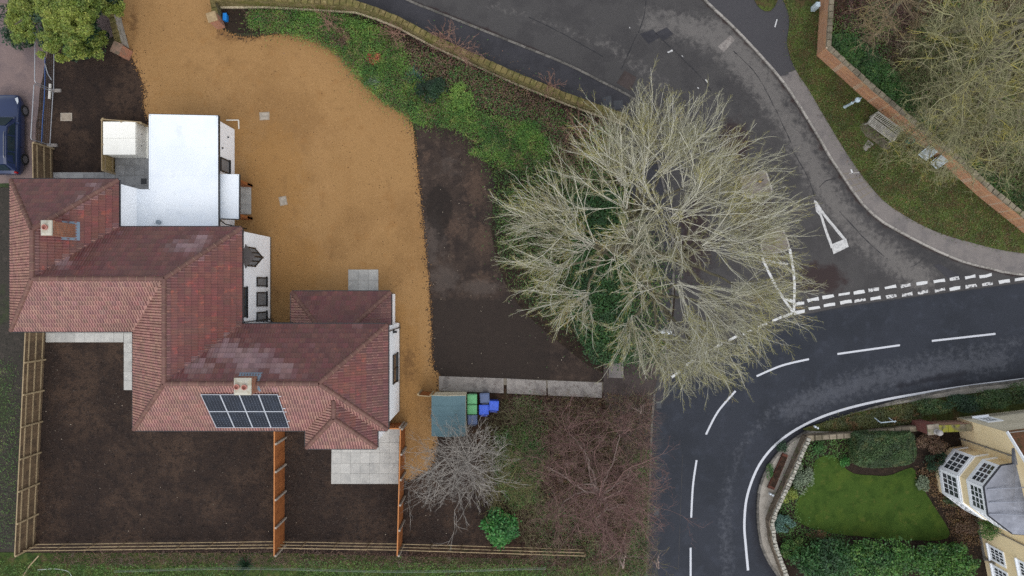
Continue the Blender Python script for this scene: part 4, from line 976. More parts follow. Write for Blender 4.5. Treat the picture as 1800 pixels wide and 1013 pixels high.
# ================================================================ walls and fences
def offset_w(pts, d):
    out = []
    for i, p in enumerate(pts):
        n = Vector((0, 0))
        for a, b in ((max(i - 1, 0), i), (i, min(i + 1, len(pts) - 1))):
            if a != b:
                t = (Vector(pts[b]) - Vector(pts[a])).normalized(); n += Vector((-t.y, t.x))
        n.normalize(); 
        t = (Vector(pts[min(i + 1, len(pts) - 1)]) - Vector(pts[max(i - 1, 0)])).normalized()
        c = max(0.5, n.dot(Vector((-(Vector(pts[min(i + 1, len(pts) - 1)]) - Vector(pts[i])).normalized().y, (Vector(pts[min(i + 1, len(pts) - 1)]) - Vector(pts[i])).normalized().x))) if i < len(pts) - 1 else 1)
        out.append(tuple(Vector(p) + n * (d / c)))
    return out
def wall_line(name, px_line, h, th, body_mat, cop_mat, label, z0=-0.05, cop_len=0.36, cop_h=0.10, cop_over=0.03, rough_top=0.03, seed=1, jag=0.0, cat='wall', cop_w=None, cop_shift=0.0):
    r = random.Random(seed)
    P = [W2(x, y, 0.1) for x, y in px_line]
    Q = offset_w(P, th)
    root = empty(name, (P[0][0], P[0][1], 0), label, cat)
    m = MB()
    for i in range(len(P) - 1):
        a, b, c, d = P[i], P[i + 1], Q[i + 1], Q[i]
        m.add([(*a, z0), (*b, z0), (*b, h), (*a, h), (*d, z0), (*c, z0), (*c, h), (*d, h)], [(0, 1, 2, 3), (5, 4, 7, 6), (3, 2, 6, 7)])
    m.add([(*P[0], z0), (*P[0], h), (*Q[0], h), (*Q[0], z0)], [(0, 1, 2, 3)]); m.add([(*P[-1], z0), (*P[-1], h), (*Q[-1], h), (*Q[-1], z0)], [(3, 2, 1, 0)])
    m.build('wall_body', body_mat, root)
    mid = offset_w(P, th / 2 + cop_shift); w = (cop_w or th) + 2 * cop_over
    shapes = []
    for k in range(6):
        s = MB(); j = lambda v: v + r.uniform(-rough_top, rough_top)
        s.add([(j(-0.5), j(-0.5), 0), (j(0.5), j(-0.5), 0), (j(0.5), j(0.5), 0), (j(-0.5), j(0.5), 0), (j(-0.44), j(-0.42), 1 + r.uniform(-0.25, 0.25)), (j(0.44), j(-0.42), 1 + r.uniform(-.25, .25)), (j(0.44), j(0.42), 1 + r.uniform(-.25, .25)), (j(-0.44), j(0.42), 1 + r.uniform(-.25, .25))],
              [(0, 1, 5, 4), (1, 2, 6, 5), (2, 3, 7, 6), (3, 0, 4, 7), (4, 5, 6, 7)])
        shapes.append(mesh_of(s, 'coping_stone', cop_mat))
    for a, b in zip(mid[:-1], mid[1:]):
        a, b = Vector(a), Vector(b); L = (b - a).length; n = max(1, round(L / cop_len)); d = (b - a) / n; ang = math.atan2(d.y, d.x)
        for i in range(n):
            p = a + d * (i + 0.5); px, py = PX(p.x, p.y, h)
            if not (-30 < px < 1830 and -30 < py < 1043): continue
            inst(r.choice(shapes), 'coping_stone', root, (p.x, p.y, h - 0.005), ang + r.uniform(-0.04, 0.04) + (math.pi if r.random() < .5 else 0), ((L / n) * r.uniform(0.93, 0.99), w * r.uniform(0.9, 1.05), cop_h))
    return root
m_stone = mat('mossy_limestone', (126, 114, 76), [((102, 94, 56), 1.6, 0.42, 0.6, 0.8), ((158, 144, 106), 4.5, 0.52, 0.7, 0.7), ((82, 72, 48), 8, 0.55, 0.7, 0.8), ((104, 104, 44), 0.8, 0.5, 0.68, 0.7)], rough=0.95, bump=(9, 1.0, 0.08))
m_stone_cop = mat('mossy_coping', (110, 98, 60), [((86, 84, 44), 2.0, 0.42, 0.6, 0.8), ((150, 134, 96), 5, 0.54, 0.7, 0.7), ((66, 58, 44), 9, 0.55, 0.7, 0.7)], objr=0.2, rough=0.95, bump=(10, 1.0, 0.06))
# coarse polyline for the roadside wall: the inner face shows
Wl = [(388, 12), (470, 12), (560, 17), (625, 21), (660, 32), (700, 48), (760, 80), (830, 112), (900, 144), (1000, 184), (1099, 219)]
wall_line('stone_wall', Wl, 1.05, 0.36, m_stone, m_stone_cop, 'long mossy yellow limestone boundary wall along the dark roadside footpath', seed=3, cop_len=0.40, cop_h=0.09)
m_lime = mat('pale_lime_edge', (176, 164, 138), [((140, 128, 104), 3, 0.45, 0.65, 0.7), ((110, 104, 70), 7, 0.56, 0.7, 0.6)], rough=0.95, bump=(10, 0.8))
fl = MB(); Pf = [W2(x, y, 0.1) for x, y in Wl]; Pn = offset_w(Pf, -0.10)
for i in range(len(Pf) - 1): fl.add([(*Pf[i], 0.16), (*Pf[i + 1], 0.16), (*Pn[i + 1], 0.12), (*Pn[i], 0.12)], [(0, 1, 2, 3)]); fl.add([(*Pn[i], 0.12), (*Pn[i + 1], 0.12), (*Pn[i + 1], -0.02), (*Pn[i], -0.02)], [(0, 1, 2, 3)])
fl.build('wall_footing', m_lime, bpy.data.objects['stone_wall'])

m_rbrick = mat('orange_brick', (180, 126, 88), brick=(0.225, 0.075, 0.009, ((190, 132, 94), (160, 106, 74), (182, 166, 144))), mix=[((196, 150, 104), 1.2, 0.5, 0.7, 0.5), ((120, 82, 56), 2.6, 0.58, 0.72, 0.6), ((140, 118, 60), 0.9, 0.58, 0.74, 0.5)], rough=0.92, bump=(20, 0.4))
m_rcop = mat('grey_coping', (128, 118, 100), [((96, 90, 76), 2, 0.45, 0.62, 0.8), ((156, 146, 124), 6, 0.55, 0.7, 0.6), ((92, 96, 54), 1.4, 0.55, 0.7, 0.7)], objr=0.16, rough=0.95, bump=(12, 0.8))
wall_line('brick_wall', WALL_R[1:-1], 1.5, 0.30, m_rbrick, m_rcop, 'tall orange brick wall with grey stone coping behind the grass verge', z0=0.0, cop_len=0.42, cop_h=0.10, cop_over=0.02, seed=5)

m_rub = mat('brown_rubble', (110, 98, 84), [((84, 74, 62), 2, 0.45, 0.62, 0.8), ((142, 130, 112), 5, 0.54, 0.7, 0.6), ((74, 78, 48), 1.4, 0.55, 0.7, 0.6)], rough=0.95, bump=(10, 1.0, 0.06))
m_flint = mat('pale_flint_coping', (164, 160, 148), [((120, 116, 104), 4, 0.42, 0.6, 0.8), ((196, 194, 186), 9, 0.52, 0.66, 0.8), ((96, 98, 76), 3, 0.58, 0.7, 0.7)], objr=0.18, rough=0.9, bump=(12, 1.0, 0.06))
RUB = [(1384, 1040), (1364, 990), (1350, 950), (1345, 912), (1352, 892), (1378, 836), (1404, 776), (1409, 764)]
wall_line('flint_wall', [(x, y) for x, y in RUB][::-1], 0.75, 0.30, m_rub, m_flint, 'low flint rubble wall with pale knobbly coping curving round the front garden', z0=0.0, cop_len=0.22, cop_h=0.14, rough_top=0.12, seed=8, cop_w=0.20, cop_shift=0.04)
wall_line('garden_wall', [(1650, 741), (1600, 746), (1550, 751), (1500, 757), (1411, 763)], 0.72, 0.30, m_rub, mat('brown_coping', (124, 114, 98), [((92, 86, 68), 2, 0.45, 0.62, 0.8), ((150, 140, 122), 6, 0.55, 0.7, 0.6)], objr=0.15, rough=0.95), 'low brown garden wall running beside the roadside hedge to the brick gate pier', z0=0.0, cop_len=0.45, cop_h=0.08, rough_top=0.05, seed=9)
m_grub = mat('grey_rubble', (150, 146, 136), [((110, 106, 98), 4, 0.42, 0.6, 0.8), ((180, 176, 166), 8, 0.54, 0.7, 0.7), ((92, 92, 62), 1.6, 0.55, 0.7, 0.7)], objr=0.2, rough=0.95, bump=(10, 1.0, 0.06))
wall_line('rubble_wall', [(226, 84), (214, 40), (203, -4), (196, -40)], 0.95, 0.32, m_grub, m_stone_cop, 'grey rubble wall between the evergreen tree and the golden gravel', cop_len=0.34, cop_h=0.10, rough_top=0.08, seed=12)

# gate piers
def pier(name, base_px, ang, sx, sy, h, bm_, cm_, label, cap=0.12, over=0.04, cat='gate pier', ball=False):
    x, y = W2(*base_px, 0); root = empty(name, (x, y, 0), label, cat)
    MB().box((x, y, h / 2 - 0.05), (sx, sy, h + 0.1), ang).build('pier_shaft', bm_, root)
    m = MB(); m.box((x, y, h + cap / 2), (sx + 2 * over, sy + 2 * over, cap), ang)
    m.build('pier_cap', cm_, root, bevel=0.02)
    return root
m_pbrick = mat('pier_brick', (160, 100, 74), brick=(0.225, 0.075, 0.01, ((172, 108, 82), (140, 84, 62), (166, 146, 124))), mix=[((120, 104, 88), 2, 0.55, 0.7, 0.6)], rough=0.92)
pier('gate_pier', (387.5, 43.5), math.radians(17), 0.52, 0.52, 1.25, m_pbrick, mat('tan_pier_cap', (160, 138, 104), [((130, 110, 82), 4, 0.45, 0.65, 0.6)], rough=0.9), 'brick gate pier with a tan stone cap beside the blue box')
pier('gate_pier', (224.5, 96.5), math.radians(-24), 0.50, 0.62, 1.25, m_pbrick, mat('mossy_pier_cap', (132, 108, 92), [((92, 86, 72), 4, 0.45, 0.62, 0.8), ((170, 130, 110), 7, 0.55, 0.7, 0.5)], rough=0.9), 'weathered brick gate pier ending the grey rubble wall')
m_short = mat('mossy_stub_stone', (112, 104, 80), [((76, 76, 50), 4, 0.45, 0.6, 0.8), ((150, 142, 116), 8, 0.55, 0.7, 0.6)], rough=0.95, bump=(10, 1.0, 0.06))
wall_line('stub_wall', [(391, 34), (389, 22), (387, 8)], 0.9, 0.28, m_short, m_stone_cop, 'short mossy stub wall joining the tan-capped pier to the boundary wall', cop_len=0.3, cop_h=0.08, rough_top=0.06, seed=15)

# fences ---------------------------------------------------------------
def fence(name, p0, p1, h, bays, label, face=1, boards_mat=m_timber_old, post_mat=m_timber_pale, rail_mat=None, rails=(0.25, 0.95, 1.7), rails_on=1, bw=0.11, top_cap=False, post=0.10, post_on=0.0, cat='fence', z0=0.0):
    a, b = Vector(W2(*p0)), Vector(W2(*p1)); d = (b - a); L = d.length; d.normalize(); nrm = Vector((-d.y, d.x)) * face
    ang = math.atan2(d.y, d.x); root = empty(name, (a.x, a.y, z0), label, cat)
    bm_ = MB(); n = int(L / (bw - 0.015))
    for i in range(n):
        p = a + d * ((i + 0.5) * L / n) - nrm * 0.0
        bm_.box((p.x, p.y, z0 + h / 2 + rnd.uniform(-0.008, 0.008)), (bw, 0.016, h - 0.02), ang + 0.10 * face)
    tag(bm_.build('boards', boards_mat, root), kind='stuff')
    mp = mesh_of(MB().b2((-post / 2, -post / 2, 0), (post / 2, post / 2, h + 0.05)), 'post', post_mat)
    for i in range(bays + 1):
        p = a + d * (L * i / bays) + nrm * (0.06 + post_on); inst(mp, 'post', root, (p.x, p.y, z0 - 0.01), ang)
    for rz in rails:
        q = nrm * (0.04 * rails_on)
        for i in range(bays):
            s = a + d * (L * i / bays + post / 2) + q; t = a + d * (L * (i + 1) / bays - post / 2) + q
            MB().bar((s.x, s.y, z0 + rz), (t.x, t.y, z0 + rz), 0.05, 0.07).build('rail', rail_mat or m_timber_pale, root)
    if top_cap:
        MB().bar((a.x, a.y, z0 + h + 0.01), (b.x, b.y, z0 + h + 0.01), 0.06, 0.03).build('top_cap', rail_mat or m_timber_pale, root)
    return root
fence('timber_fence', (80.5, 578), (62.5, 958), 1.92, 7, 'long weathered timber fence with rails down the left edge of the bare garden', face=1, rails=(0.3, 0.95, 1.6), top_cap=True)
m_post_conc = mat('concrete_post', (150, 140, 128), [((126, 116, 104), 3, 0.45, 0.65, 0.6)], objr=0.06, rough=0.9)
m_cap_or = mat('orange_cap', (178, 116, 66), rough=0.7)
fence('panel_fence', (500.5, 722), (500, 957), 2.0, 5, 'orange stained fence dividing the two bare back gardens below the solar panels', face=1, boards_mat=m_timber_or, post_mat=m_post_conc, rail_mat=m_cap_or, rails=(), top_cap=True, post=0.11, post_on=0.03)
fence('panel_fence', (712.5, 744), (707, 957), 2.0, 5, 'narrow orange stained fence between the grey patio and the gravel side passage', face=1, boards_mat=m_timber_or, post_mat=m_post_conc, rail_mat=m_cap_or, rails=(), top_cap=True, post=0.11, post_on=0.03)
gate = fence('garden_gate', (685, 743.5), (711, 743.5), 1.9, 1, 'small orange timber gate between the house corner and the side fence', face=1, boards_mat=m_timber_or, post_mat=m_post_conc, rail_mat=m_cap_or, rails=(0.4, 1.5), cat='gate', top_cap=True, rails_on=-1)
fence('store_fence', (201, 218), (201, 306), 1.4, 2, 'pale timber screen fence west of the white storage box', face=1, boards_mat=mat('pale_fence_boards', (160, 138, 94), [((134, 114, 74), 3, 0.45, 0.65, 0.6)], island=0.1, rough=0.85), rails=(0.3, 1.1), top_cap=True)
fence('store_fence', (201, 219), (268, 224), 1.4, 2, 'pale timber screen fence north of the white storage box', face=-1, boards_mat=MATS['pale_fence_boards'], rails=(0.3, 1.1), top_cap=True)
fence('timber_fence', (93, 262), (94, 328), 1.95, 1, 'weathered timber fence panel between the dark blue car and the side path', face=1, rails=(0.3, 0.95, 1.6), top_cap=True)
sp0, sp1 = (741, 688), (762, 690)
fence('fence_stub', sp0, sp1, 1.75, 1, 'short orange timber fence stub beside the teal-roofed shed', face=1, boards_mat=m_timber_or, rails=(), top_cap=True)

# three-rail field fence along the bottom
m_rail = mat('weathered_rail', (146, 128, 98), [((112, 98, 76), 3, 0.45, 0.62, 0.8), ((176, 158, 124), 8, 0.56, 0.7, 0.5)], objr=0.12, rough=0.9)
fl_pts = [W2(x, y, 0.3) for x, y in ((62, 957), (270, 954.5), (480, 952), (705, 956), (1026, 966))]
ff = empty('rail_fence', (*fl_pts[0], 0), 'three-rail weathered post and rail fence along the field edge', 'fence')
me_fp = mesh_of(MB().b2((-0.04, -0.04, 0), (0.04, 0.04, 1.38)), 'post', m_timber_old)
segs = []
for a, b in zip(fl_pts[:-1], fl_pts[1:]):
    a, b = Vector(a), Vector(b); n = max(1, round((b - a).length / 1.85))
    for i in range(n): segs.append((a + (b - a) * i / n, a + (b - a) * (i + 1) / n))
for a, b in segs:
    ang = math.atan2((b - a).y, (b - a).x); inst(me_fp, 'post', ff, (a.x, a.y - 0.06, -0.02), ang + math.pi / 2)
    for z in (0.32, 0.88, 1.42):
        L = (b - a).length; key = round(L, 2)
        MB().bar((a.x, a.y + rnd.uniform(-.01, .01), z + rnd.uniform(-.02, .02)), (b.x, b.y, z + rnd.uniform(-.02, .02)), 0.04, 0.075).build('rail', m_rail, ff)
p = segs[-1][1]; inst(me_fp, 'post', ff, (p.x, p.y + 0.05, -0.02), math.pi / 2)

# wire stock fence right at the bottom edge
m_wire = mat('galvanised_wire', (124, 134, 128), rough=0.5, metal=0.5)
wf = empty('wire_fence', (*W2(430, 1003), 0), 'thin wire stock fence in the field grass at the bottom', 'fence')
for z, py in ((0.5, 1001), (0.9, 1004), (1.1, 1003)):
    pts = [(*W2(x, py + 3 * math.sin(x / 90), z), z + 0.03 * math.sin(x / 60)) for x in range(200, 1000, 40)]
    MB().tube(pts, 0.005, 4).build('wire', m_wire, wf)
for x in (440, 700, 790, 952):
    xx, yy = W2(x, 1000, 0); MB().tube([(xx, yy, 0), (xx, yy - 0.02, 1.15)], 0.018, 5).build('stake', m_wire, wf)
pl = MB().tube([(*W2(36, 1020, 0.05), 0.05), (*W2(52, 995, 0.2), 0.2), (*W2(68, 977, 0.5), 0.5)], 0.04, 6).build('timber_pole', m_timber_pale, base=(*W2(36, 1020), 0)); tag(pl, 'loose pale timber pole lying in the grass by the fence corner', 'pole')
hp = [(66, 1002), (80, 1001), (95, 1000), (110, 1002), (122, 1006), (126, 1016)]
tag(MB().tube([(*W2(x, y, 0.25), 0.25) for x, y in smooth_line(hp, 5)], 0.022, 6).build('hose', mat('pale_hose', (170, 176, 170), rough=0.6), base=(*W2(66, 1002), 0)), 'pale hose looping through grass at the bottom left', 'hose')

# temporary mesh fencing
m_galv = mat('galvanised_tube', (158, 160, 164), [((130, 132, 136), 4, 0.45, 0.65, 0.5)], rough=0.45, metal=0.4)
def mesh_panel(p0, p1, label):
    a, b = Vector(W2(*p0)), Vector(W2(*p1)); root = empty('mesh_fence_panel', (a.x, a.y, 0), label, 'fence panel', 'temporary mesh fence panels')
    P = lambda t, z: (a.x + (b.x - a.x) * t, a.y + (b.y - a.y) * t, z)
    MB().tube([P(0, 0.12), P(0, 1.92), P(0.03, 1.98), P(0.97, 1.98), P(1, 1.92), P(1, 0.12), P(1, 0.14)], 0.028, 8).build('tube_frame', m_galv, root)
    MB().tube([P(0, 0.16), P(1, 0.16)], 0.026, 8).build('bottom_tube', m_galv, root)
    m = MB()
    for i in range(1, 24): m.bar(P(i / 24, 0.18), P(i / 24, 1.96), 0.002, 0.002)
    for j in range(1, 8): m.bar(P(0, 0.18 + j * 0.22), P(1, 0.18 + j * 0.22), 0.002, 0.002)
    tag(m.build('wire_mesh', m_galv, root), kind='stuff')
    m = MB(); q = P(1, 0.06); m.box((q[0] + 0.10, q[1], 0.06), (0.62, 0.20, 0.12)); m.build('foot_block', m_conc, root)
    return root
mesh_panel((98, 62), (97, 160), 'grey tube mesh fence panel partly under the evergreen tree')
mesh_panel((96, 163), (90.5, 256), 'grey tube mesh fence panel beside the dark blue car')
m_bluep = mat('blue_pipe', (58, 88, 140), rough=0.5)
tag(MB().tube([(*W2(x, y, 0.03), 0.03) for x, y in smooth_line([(78, 70), (79, 120), (78, 170), (75, 210), (73, 252)], 8)], 0.026, 6).build('water_pipe', m_bluep, base=(*W2(78, 70), 0)), 'thin blue water pipe lying along the mesh fencing', 'pipe')
tag(MB().tube([(*W2(79, 112, 0.05), 0.05), (*W2(84, 130, 0.05), 0.05), (*W2(91, 141, 0.05), 0.05)], 0.035, 6).build('loose_pole', m_galv, base=(*W2(79, 112), 0)), 'loose grey pole on the ground near the evergreen tree', 'pole')
tag(MB().tube([W(88.5, 148, 0.09), W(87, 174, 0.09)], 0.085, 12).build('white_tube', mat('white_pipe', (196, 192, 184), rough=0.6), base=W(88, 160)), 'short fat white pipe lying by the mesh fence foot', 'pipe')

# manhole covers, drain, blue box, small things on the ground
def cover(px, label, frame_m, inner_m):
    P = [Vector(W2(x, y)) for x, y in px]; c = sum(P, Vector((0, 0))) / 4; root = empty('manhole_cover', (c.x, c.y, 0), label, 'manhole cover')
    MB().prism([tuple(p) for p in P], 0.0, 0.045).build('cover_frame', frame_m, root)
    MB().prism([tuple(c + (p - c) * 0.8) for p in P], 0.03, 0.053).build('cover_plate', inner_m, root)
m_cvr = mat('cover_concrete', (150, 138, 122), [((120, 108, 94), 4, 0.45, 0.65, 0.6), ((92, 84, 74), 12, 0.6, 0.7, 0.6)], rough=0.9)
m_cvr2 = mat('cover_plate_grey', (160, 150, 136), [((126, 118, 106), 5, 0.45, 0.65, 0.7)], rough=0.8)
cover([(456, 198), (474, 197), (474, 211), (457, 212)], 'square grey manhole cover in the gravel north-east of the white roof', m_cvr, m_cvr2)
cover([(490, 347), (503, 344.5), (506, 360), (493, 362.5)], 'tilted grey manhole cover in the gravel beside the porch', m_cvr, m_cvr2)
cover([(107, 199), (127, 199), (127, 213), (107, 213)], 'square stone manhole cover in dark soil left of the storage box', m_cvr2, m_cvr)
dx, dy = W2(252.5, 319, 0.06); d0 = empty('drain_grate', (dx, dy, 0.05), 'square black drain grate in the grey side yard', 'drain')
MB().b2((dx - 0.18, dy - 0.18, 0.04), (dx + 0.18, dy + 0.18, 0.062)).build('grate_frame', m_black, d0)
for i in range(5): MB().b2((dx - 0.14, dy - 0.15 + i * 0.07, 0.062), (dx + 0.14, dy - 0.115 + i * 0.07, 0.07)).build('grate_bar', m_metal_cover, d0)
bx, by = W2(395.5, 30, 0.3); r0 = empty('recycling_box', (bx, by, 0), 'bright blue plastic box behind the tan-capped gate pier', 'box')
m_bb = mat('bright_blue_plastic', (18, 126, 206), rough=0.4, spec=0.5)
m = MB(); 
for dxy in ((-0.10, 0, 0.02, 0.42), (0.10, 0, 0.02, 0.42), (0, -0.2, 0.22, 0.02), (0, 0.2, 0.22, 0.02)): m.box((bx + dxy[0], by + dxy[1], 0.18), (dxy[2], dxy[3], 0.34), 0.0)
m.b2((bx - 0.1, by - 0.2, 0.02), (bx + 0.1, by + 0.2, 0.05)); m.build('box_shell', m_bb, r0); MB().b2((bx - 0.12, by - 0.23, 0.34), (bx + 0.12, by + 0.23, 0.365)).build('box_lid', m_bb, r0)
et = MB(); q = [W2(x, y, 0.05) for x, y in ((398, 211.5), (419.5, 211.5), (420, 227))]
et.bar((*q[0], 0.05), (*q[1], 0.05), 0.07, 0.06); et.bar((*q[1], 0.052), (*q[2], 0.052), 0.07, 0.06); tag(et.build('edging_strip', mat('white_edging', (206, 198, 184), rough=0.7), base=(*q[1], 0)), 'thin white L-shaped edging strip on gravel by the extension corner', 'edging')

# white storage box with doors
sx0, sy0 = W2(181, 214, 1.42); sx1, sy1 = W2(238, 272, 1.42)
st = empty('storage_box', ((sx0 + sx1) / 2, (sy0 + sy1) / 2, 0), 'white boxy storage unit with two black handles beside the flat roof', 'storage box')
m_unit = mat('white_panel', (240, 238, 228), [((228, 226, 214), 1.2, 0.45, 0.65, 0.5)], rough=0.5, spec=0.4)
MB().b2((sx0 + 0.03, sy1 + 0.03, 0.08), (sx1 - 0.02, sy0 - 0.03, 1.36)).build('body', m_unit, st)
MB().b2((sx0, sy1, 1.36), (sx1, (sy0 + sy1) / 2 - 0.004, 1.42)).build('top_panel', m_unit, st, bevel=0.01); MB().b2((sx0, (sy0 + sy1) / 2 + 0.004, 1.36), (sx1, sy0, 1.42)).build('top_panel', m_unit, st, bevel=0.01)
for s, (a, b) in enumerate(((sy1 + 0.04, (sy0 + sy1) / 2 - 0.006), ((sy0 + sy1) / 2 + 0.006, sy0 - 0.04))):
    d = MB().b2((sx1 - 0.02, a, 0.10), (sx1 + 0.012, b, 1.34)).build('door', m_unit, st)
    MB().b2((sx1 + 0.012, (a + b) / 2 - 0.03 + (0.15 if s == 0 else -0.1), 0.66), (sx1 + 0.04, (a + b) / 2 + 0.03 + (0.15 if s == 0 else -0.1), 0.72)).build('handle', m_black, d)
MB().b2((sx1 + 0.0, sy1 + 0.02, 0.0), (sx1 + 0.12, sy0 - 0.02, 0.08)).build('base_step', m_unit, st)

# ---------------------------------------------------------------- shed and bins
m_shed = mat('cream_shed_boards', (196, 186, 162), [((170, 160, 136), 3, 0.45, 0.65, 0.6)], objr=0.06, rough=0.85)
m_teal = mat('teal_roof_felt', (82, 106, 112), [((74, 97, 104), 1.2, 0.45, 0.65, 0.6), ((96, 118, 122), 8, 0.58, 0.7, 0.4), ((66, 84, 84), 2.5, 0.58, 0.7, 0.5)], rough=0.8)
x0, y0 = W2(758.5, 695.5, 1.9); x1, y1 = W2(818.5, 767, 1.9); xr = W2(786.5, 700, 2.15)[0]
sh = empty('garden_shed', ((x0 + x1) / 2, (y0 + y1) / 2, 0), 'cream garden shed with a teal felt pitched roof beside wheelie bins', 'shed')
MB().prism([(x0 + 0.06, y1 + 0.06), (x1 - 0.05, y1 + 0.06), (x1 - 0.05, y0 - 0.06), (x0 + 0.06, y0 - 0.06)], 0.0, 1.86).build('shed_wall', m_shed, sh)
n = 9
for i in range(n):
    z = 0.08 + i * 0.2
    MB().b2((x0 + 0.07, y0 - 0.06, z), (x1 - 0.06, y0 - 0.035, z + 0.185)).build('cladding_board', m_shed, sh); MB().b2((x1 - 0.05, y1 + 0.07, z), (x1 - 0.028, y0 - 0.07, z + 0.185)).build('cladding_board', m_shed, sh)
for nm, xa, za, xb, zb in (('roof_slope', x0, 1.90, xr, 2.17), ('roof_slope', xr, 2.17, x1, 1.90)):
    m = MB(); m.add([(xa, y1, za), (xb, y1, zb), (xb, y0, zb), (xa, y0, za), (xa, y1, za - 0.04), (xb, y1, zb - 0.04), (xb, y0, zb - 0.04), (xa, y0, za - 0.04)], [(0, 1, 2, 3), (0, 4, 5, 1), (2, 6, 7, 3), (0, 3, 7, 4), (1, 5, 6, 2)]); m.build(nm, m_teal, sh)
for t_ in (0.25, 0.5, 0.75):
    yl_ = y0 + (y1 - y0) * t_
    for xa, za, xb, zb in ((x0, 1.905, xr, 2.175), (xr, 2.175, x1, 1.905)): MB().bar((xa, yl_, za), (xb, yl_, zb), 0.03, 0.012).build('felt_lap', m_teal, sh)
m = MB(); m.bar((x0, y0 + 0.015, 1.86), (xr, y0 + 0.015, 2.13), 0.02, 0.1); m.bar((xr, y0 + 0.016, 2.13), (x1, y0 + 0.016, 1.86), 0.02, 0.1); m.build('barge_board', m_shed, sh)
m = MB(); m.add([(x0 + 0.07, y0 - 0.05, 1.86), (x1 - 0.06, y0 - 0.05, 1.86), (xr, y0 - 0.05, 2.12)], [(0, 1, 2)]); m.build('gable', m_shed, sh)
# bicycle leaning on the shed's west side: handlebar and pedals show past the eave
bcx = x0 - 0.10
bk = empty('bicycle', (bcx, (y0 + y1) / 2, 0), 'dark bicycle leaning on the shed side over the gravel', 'bicycle')
yb = (y0 + y1) / 2
def torus_x(m, x, y, z, R, r, n=20, k=6):
    vs = []
    for i in range(n):
        a = 2 * math.pi * i / n
        for j in range(k):
            b = 2 * math.pi * j / k; rr = R + r * math.cos(b); vs.append((x + r * math.sin(b), y + rr * math.cos(a), z + rr * math.sin(a)))
    m.add(vs, [(i * k + j, i * k + (j + 1) % k, ((i + 1) % n) * k + (j + 1) % k, ((i + 1) % n) * k + j) for i in range(n) for j in range(k)])
for dy in (-0.52, 0.52):
    m = MB(); torus_x(m, bcx, yb + dy, 0.34, 0.32, 0.022)
    w_ = m.build('wheel', m_black, bk); s = MB()
    for i in range(8): a = math.pi * i / 8; s.bar((bcx, yb + dy + 0.31 * math.cos(a), 0.34 + 0.31 * math.sin(a)), (bcx, yb + dy - 0.31 * math.cos(a), 0.34 - 0.31 * math.sin(a)), 0.004, 0.004)
    s.build('spokes', m_galv, w_)
m = MB()
for a, b in (((-0.52, 0.34), (-0.08, 0.30)), ((-0.08, 0.30), (-0.18, 0.82)), ((-0.18, 0.82), (-0.52, 0.34)), ((-0.08, 0.30), (0.36, 0.78)), ((-0.16, 0.76), (0.36, 0.82)), ((0.36, 0.88), (0.52, 0.34))): m.tube([(bcx, yb + a[0], a[1]), (bcx, yb + b[0], b[1])], 0.018, 6)
m.build('bicycle_frame', m_black, bk)
MB().tube([(bcx - 0.22, yb + 0.28, 0.98), (bcx - 0.18, yb + 0.36, 0.97), (bcx, yb + 0.37, 0.96), (bcx + 0.06, yb + 0.36, 0.97)], 0.014, 6).build('handlebar', m_black, bk)
MB().box((bcx, yb - 0.2, 0.9), (0.14, 0.26, 0.06)).build('saddle', m_black, bk)
MB().bar((bcx - 0.16, yb - 0.08, 0.18), (bcx - 0.02, yb - 0.08, 0.28), 0.03, 0.02).build('pedal', m_black, bk)

# wheelie bins
def bin_thing(color, name='wheelie_bin'):
    root = empty('wheelie_bin', (0, 0, 0)); b = MB()
    b.add([(-0.24, -0.26, 0.05), (0.24, -0.26, 0.05), (0.24, 0.26, 0.05), (-0.24, 0.26, 0.05), (-0.30, -0.30, 0.98), (0.30, -0.30, 0.98), (0.30, 0.32, 0.98), (-0.30, 0.32, 0.98)], [(3, 2, 1, 0), (0, 1, 5, 4), (1, 2, 6, 5), (2, 3, 7, 6), (3, 0, 4, 7), (4, 5, 6, 7)])
    b.build('bin_body', color[0], root, bevel=0.02)
    l = MB(); l.box((0, 0.0, 1.01), (0.60, 0.60, 0.05)); l.box((0, 0.0, 1.045), (0.52, 0.50, 0.03)); lid = l.build('bin_lid', color[1], root, bevel=0.025)
    MB().b2((-0.2, 0.33, 0.99), (0.2, 0.38, 1.03)).build('hinge', color[0], lid)
    MB().tube([(-0.24, 0.40, 0.96), (0.24, 0.40, 0.96)], 0.018, 6).build('handle', color[0], root)
    for s in (-1, 1): MB().lathe([(0.10, -0.03), (0.10, 0.03)], (s * 0.22, 0.30, 0.10), 12, 'X').build('wheel', m_black, root)
    return root
plast = lambda nm, c: mat(nm, c, [(tuple(int(v * 0.85) for v in c), 3, 0.45, 0.7, 0.5)], rough=0.45, spec=0.45)
mg, mgb = plast('green_bin_lid', (88, 158, 104)), plast('green_bin', (50, 98, 62))
mb1, mb2 = plast('blue_bin_lid', (42, 84, 196)), plast('blue_bin', (30, 60, 150))
ms1, ms2 = plast('slate_bin_lid', (72, 88, 122)), plast('slate_bin', (44, 52, 70))
g1 = bin_thing((mgb, mg)); b1_ = bin_thing((mb2, mb1)); s1_ = bin_thing((ms2, ms1))
used = {}
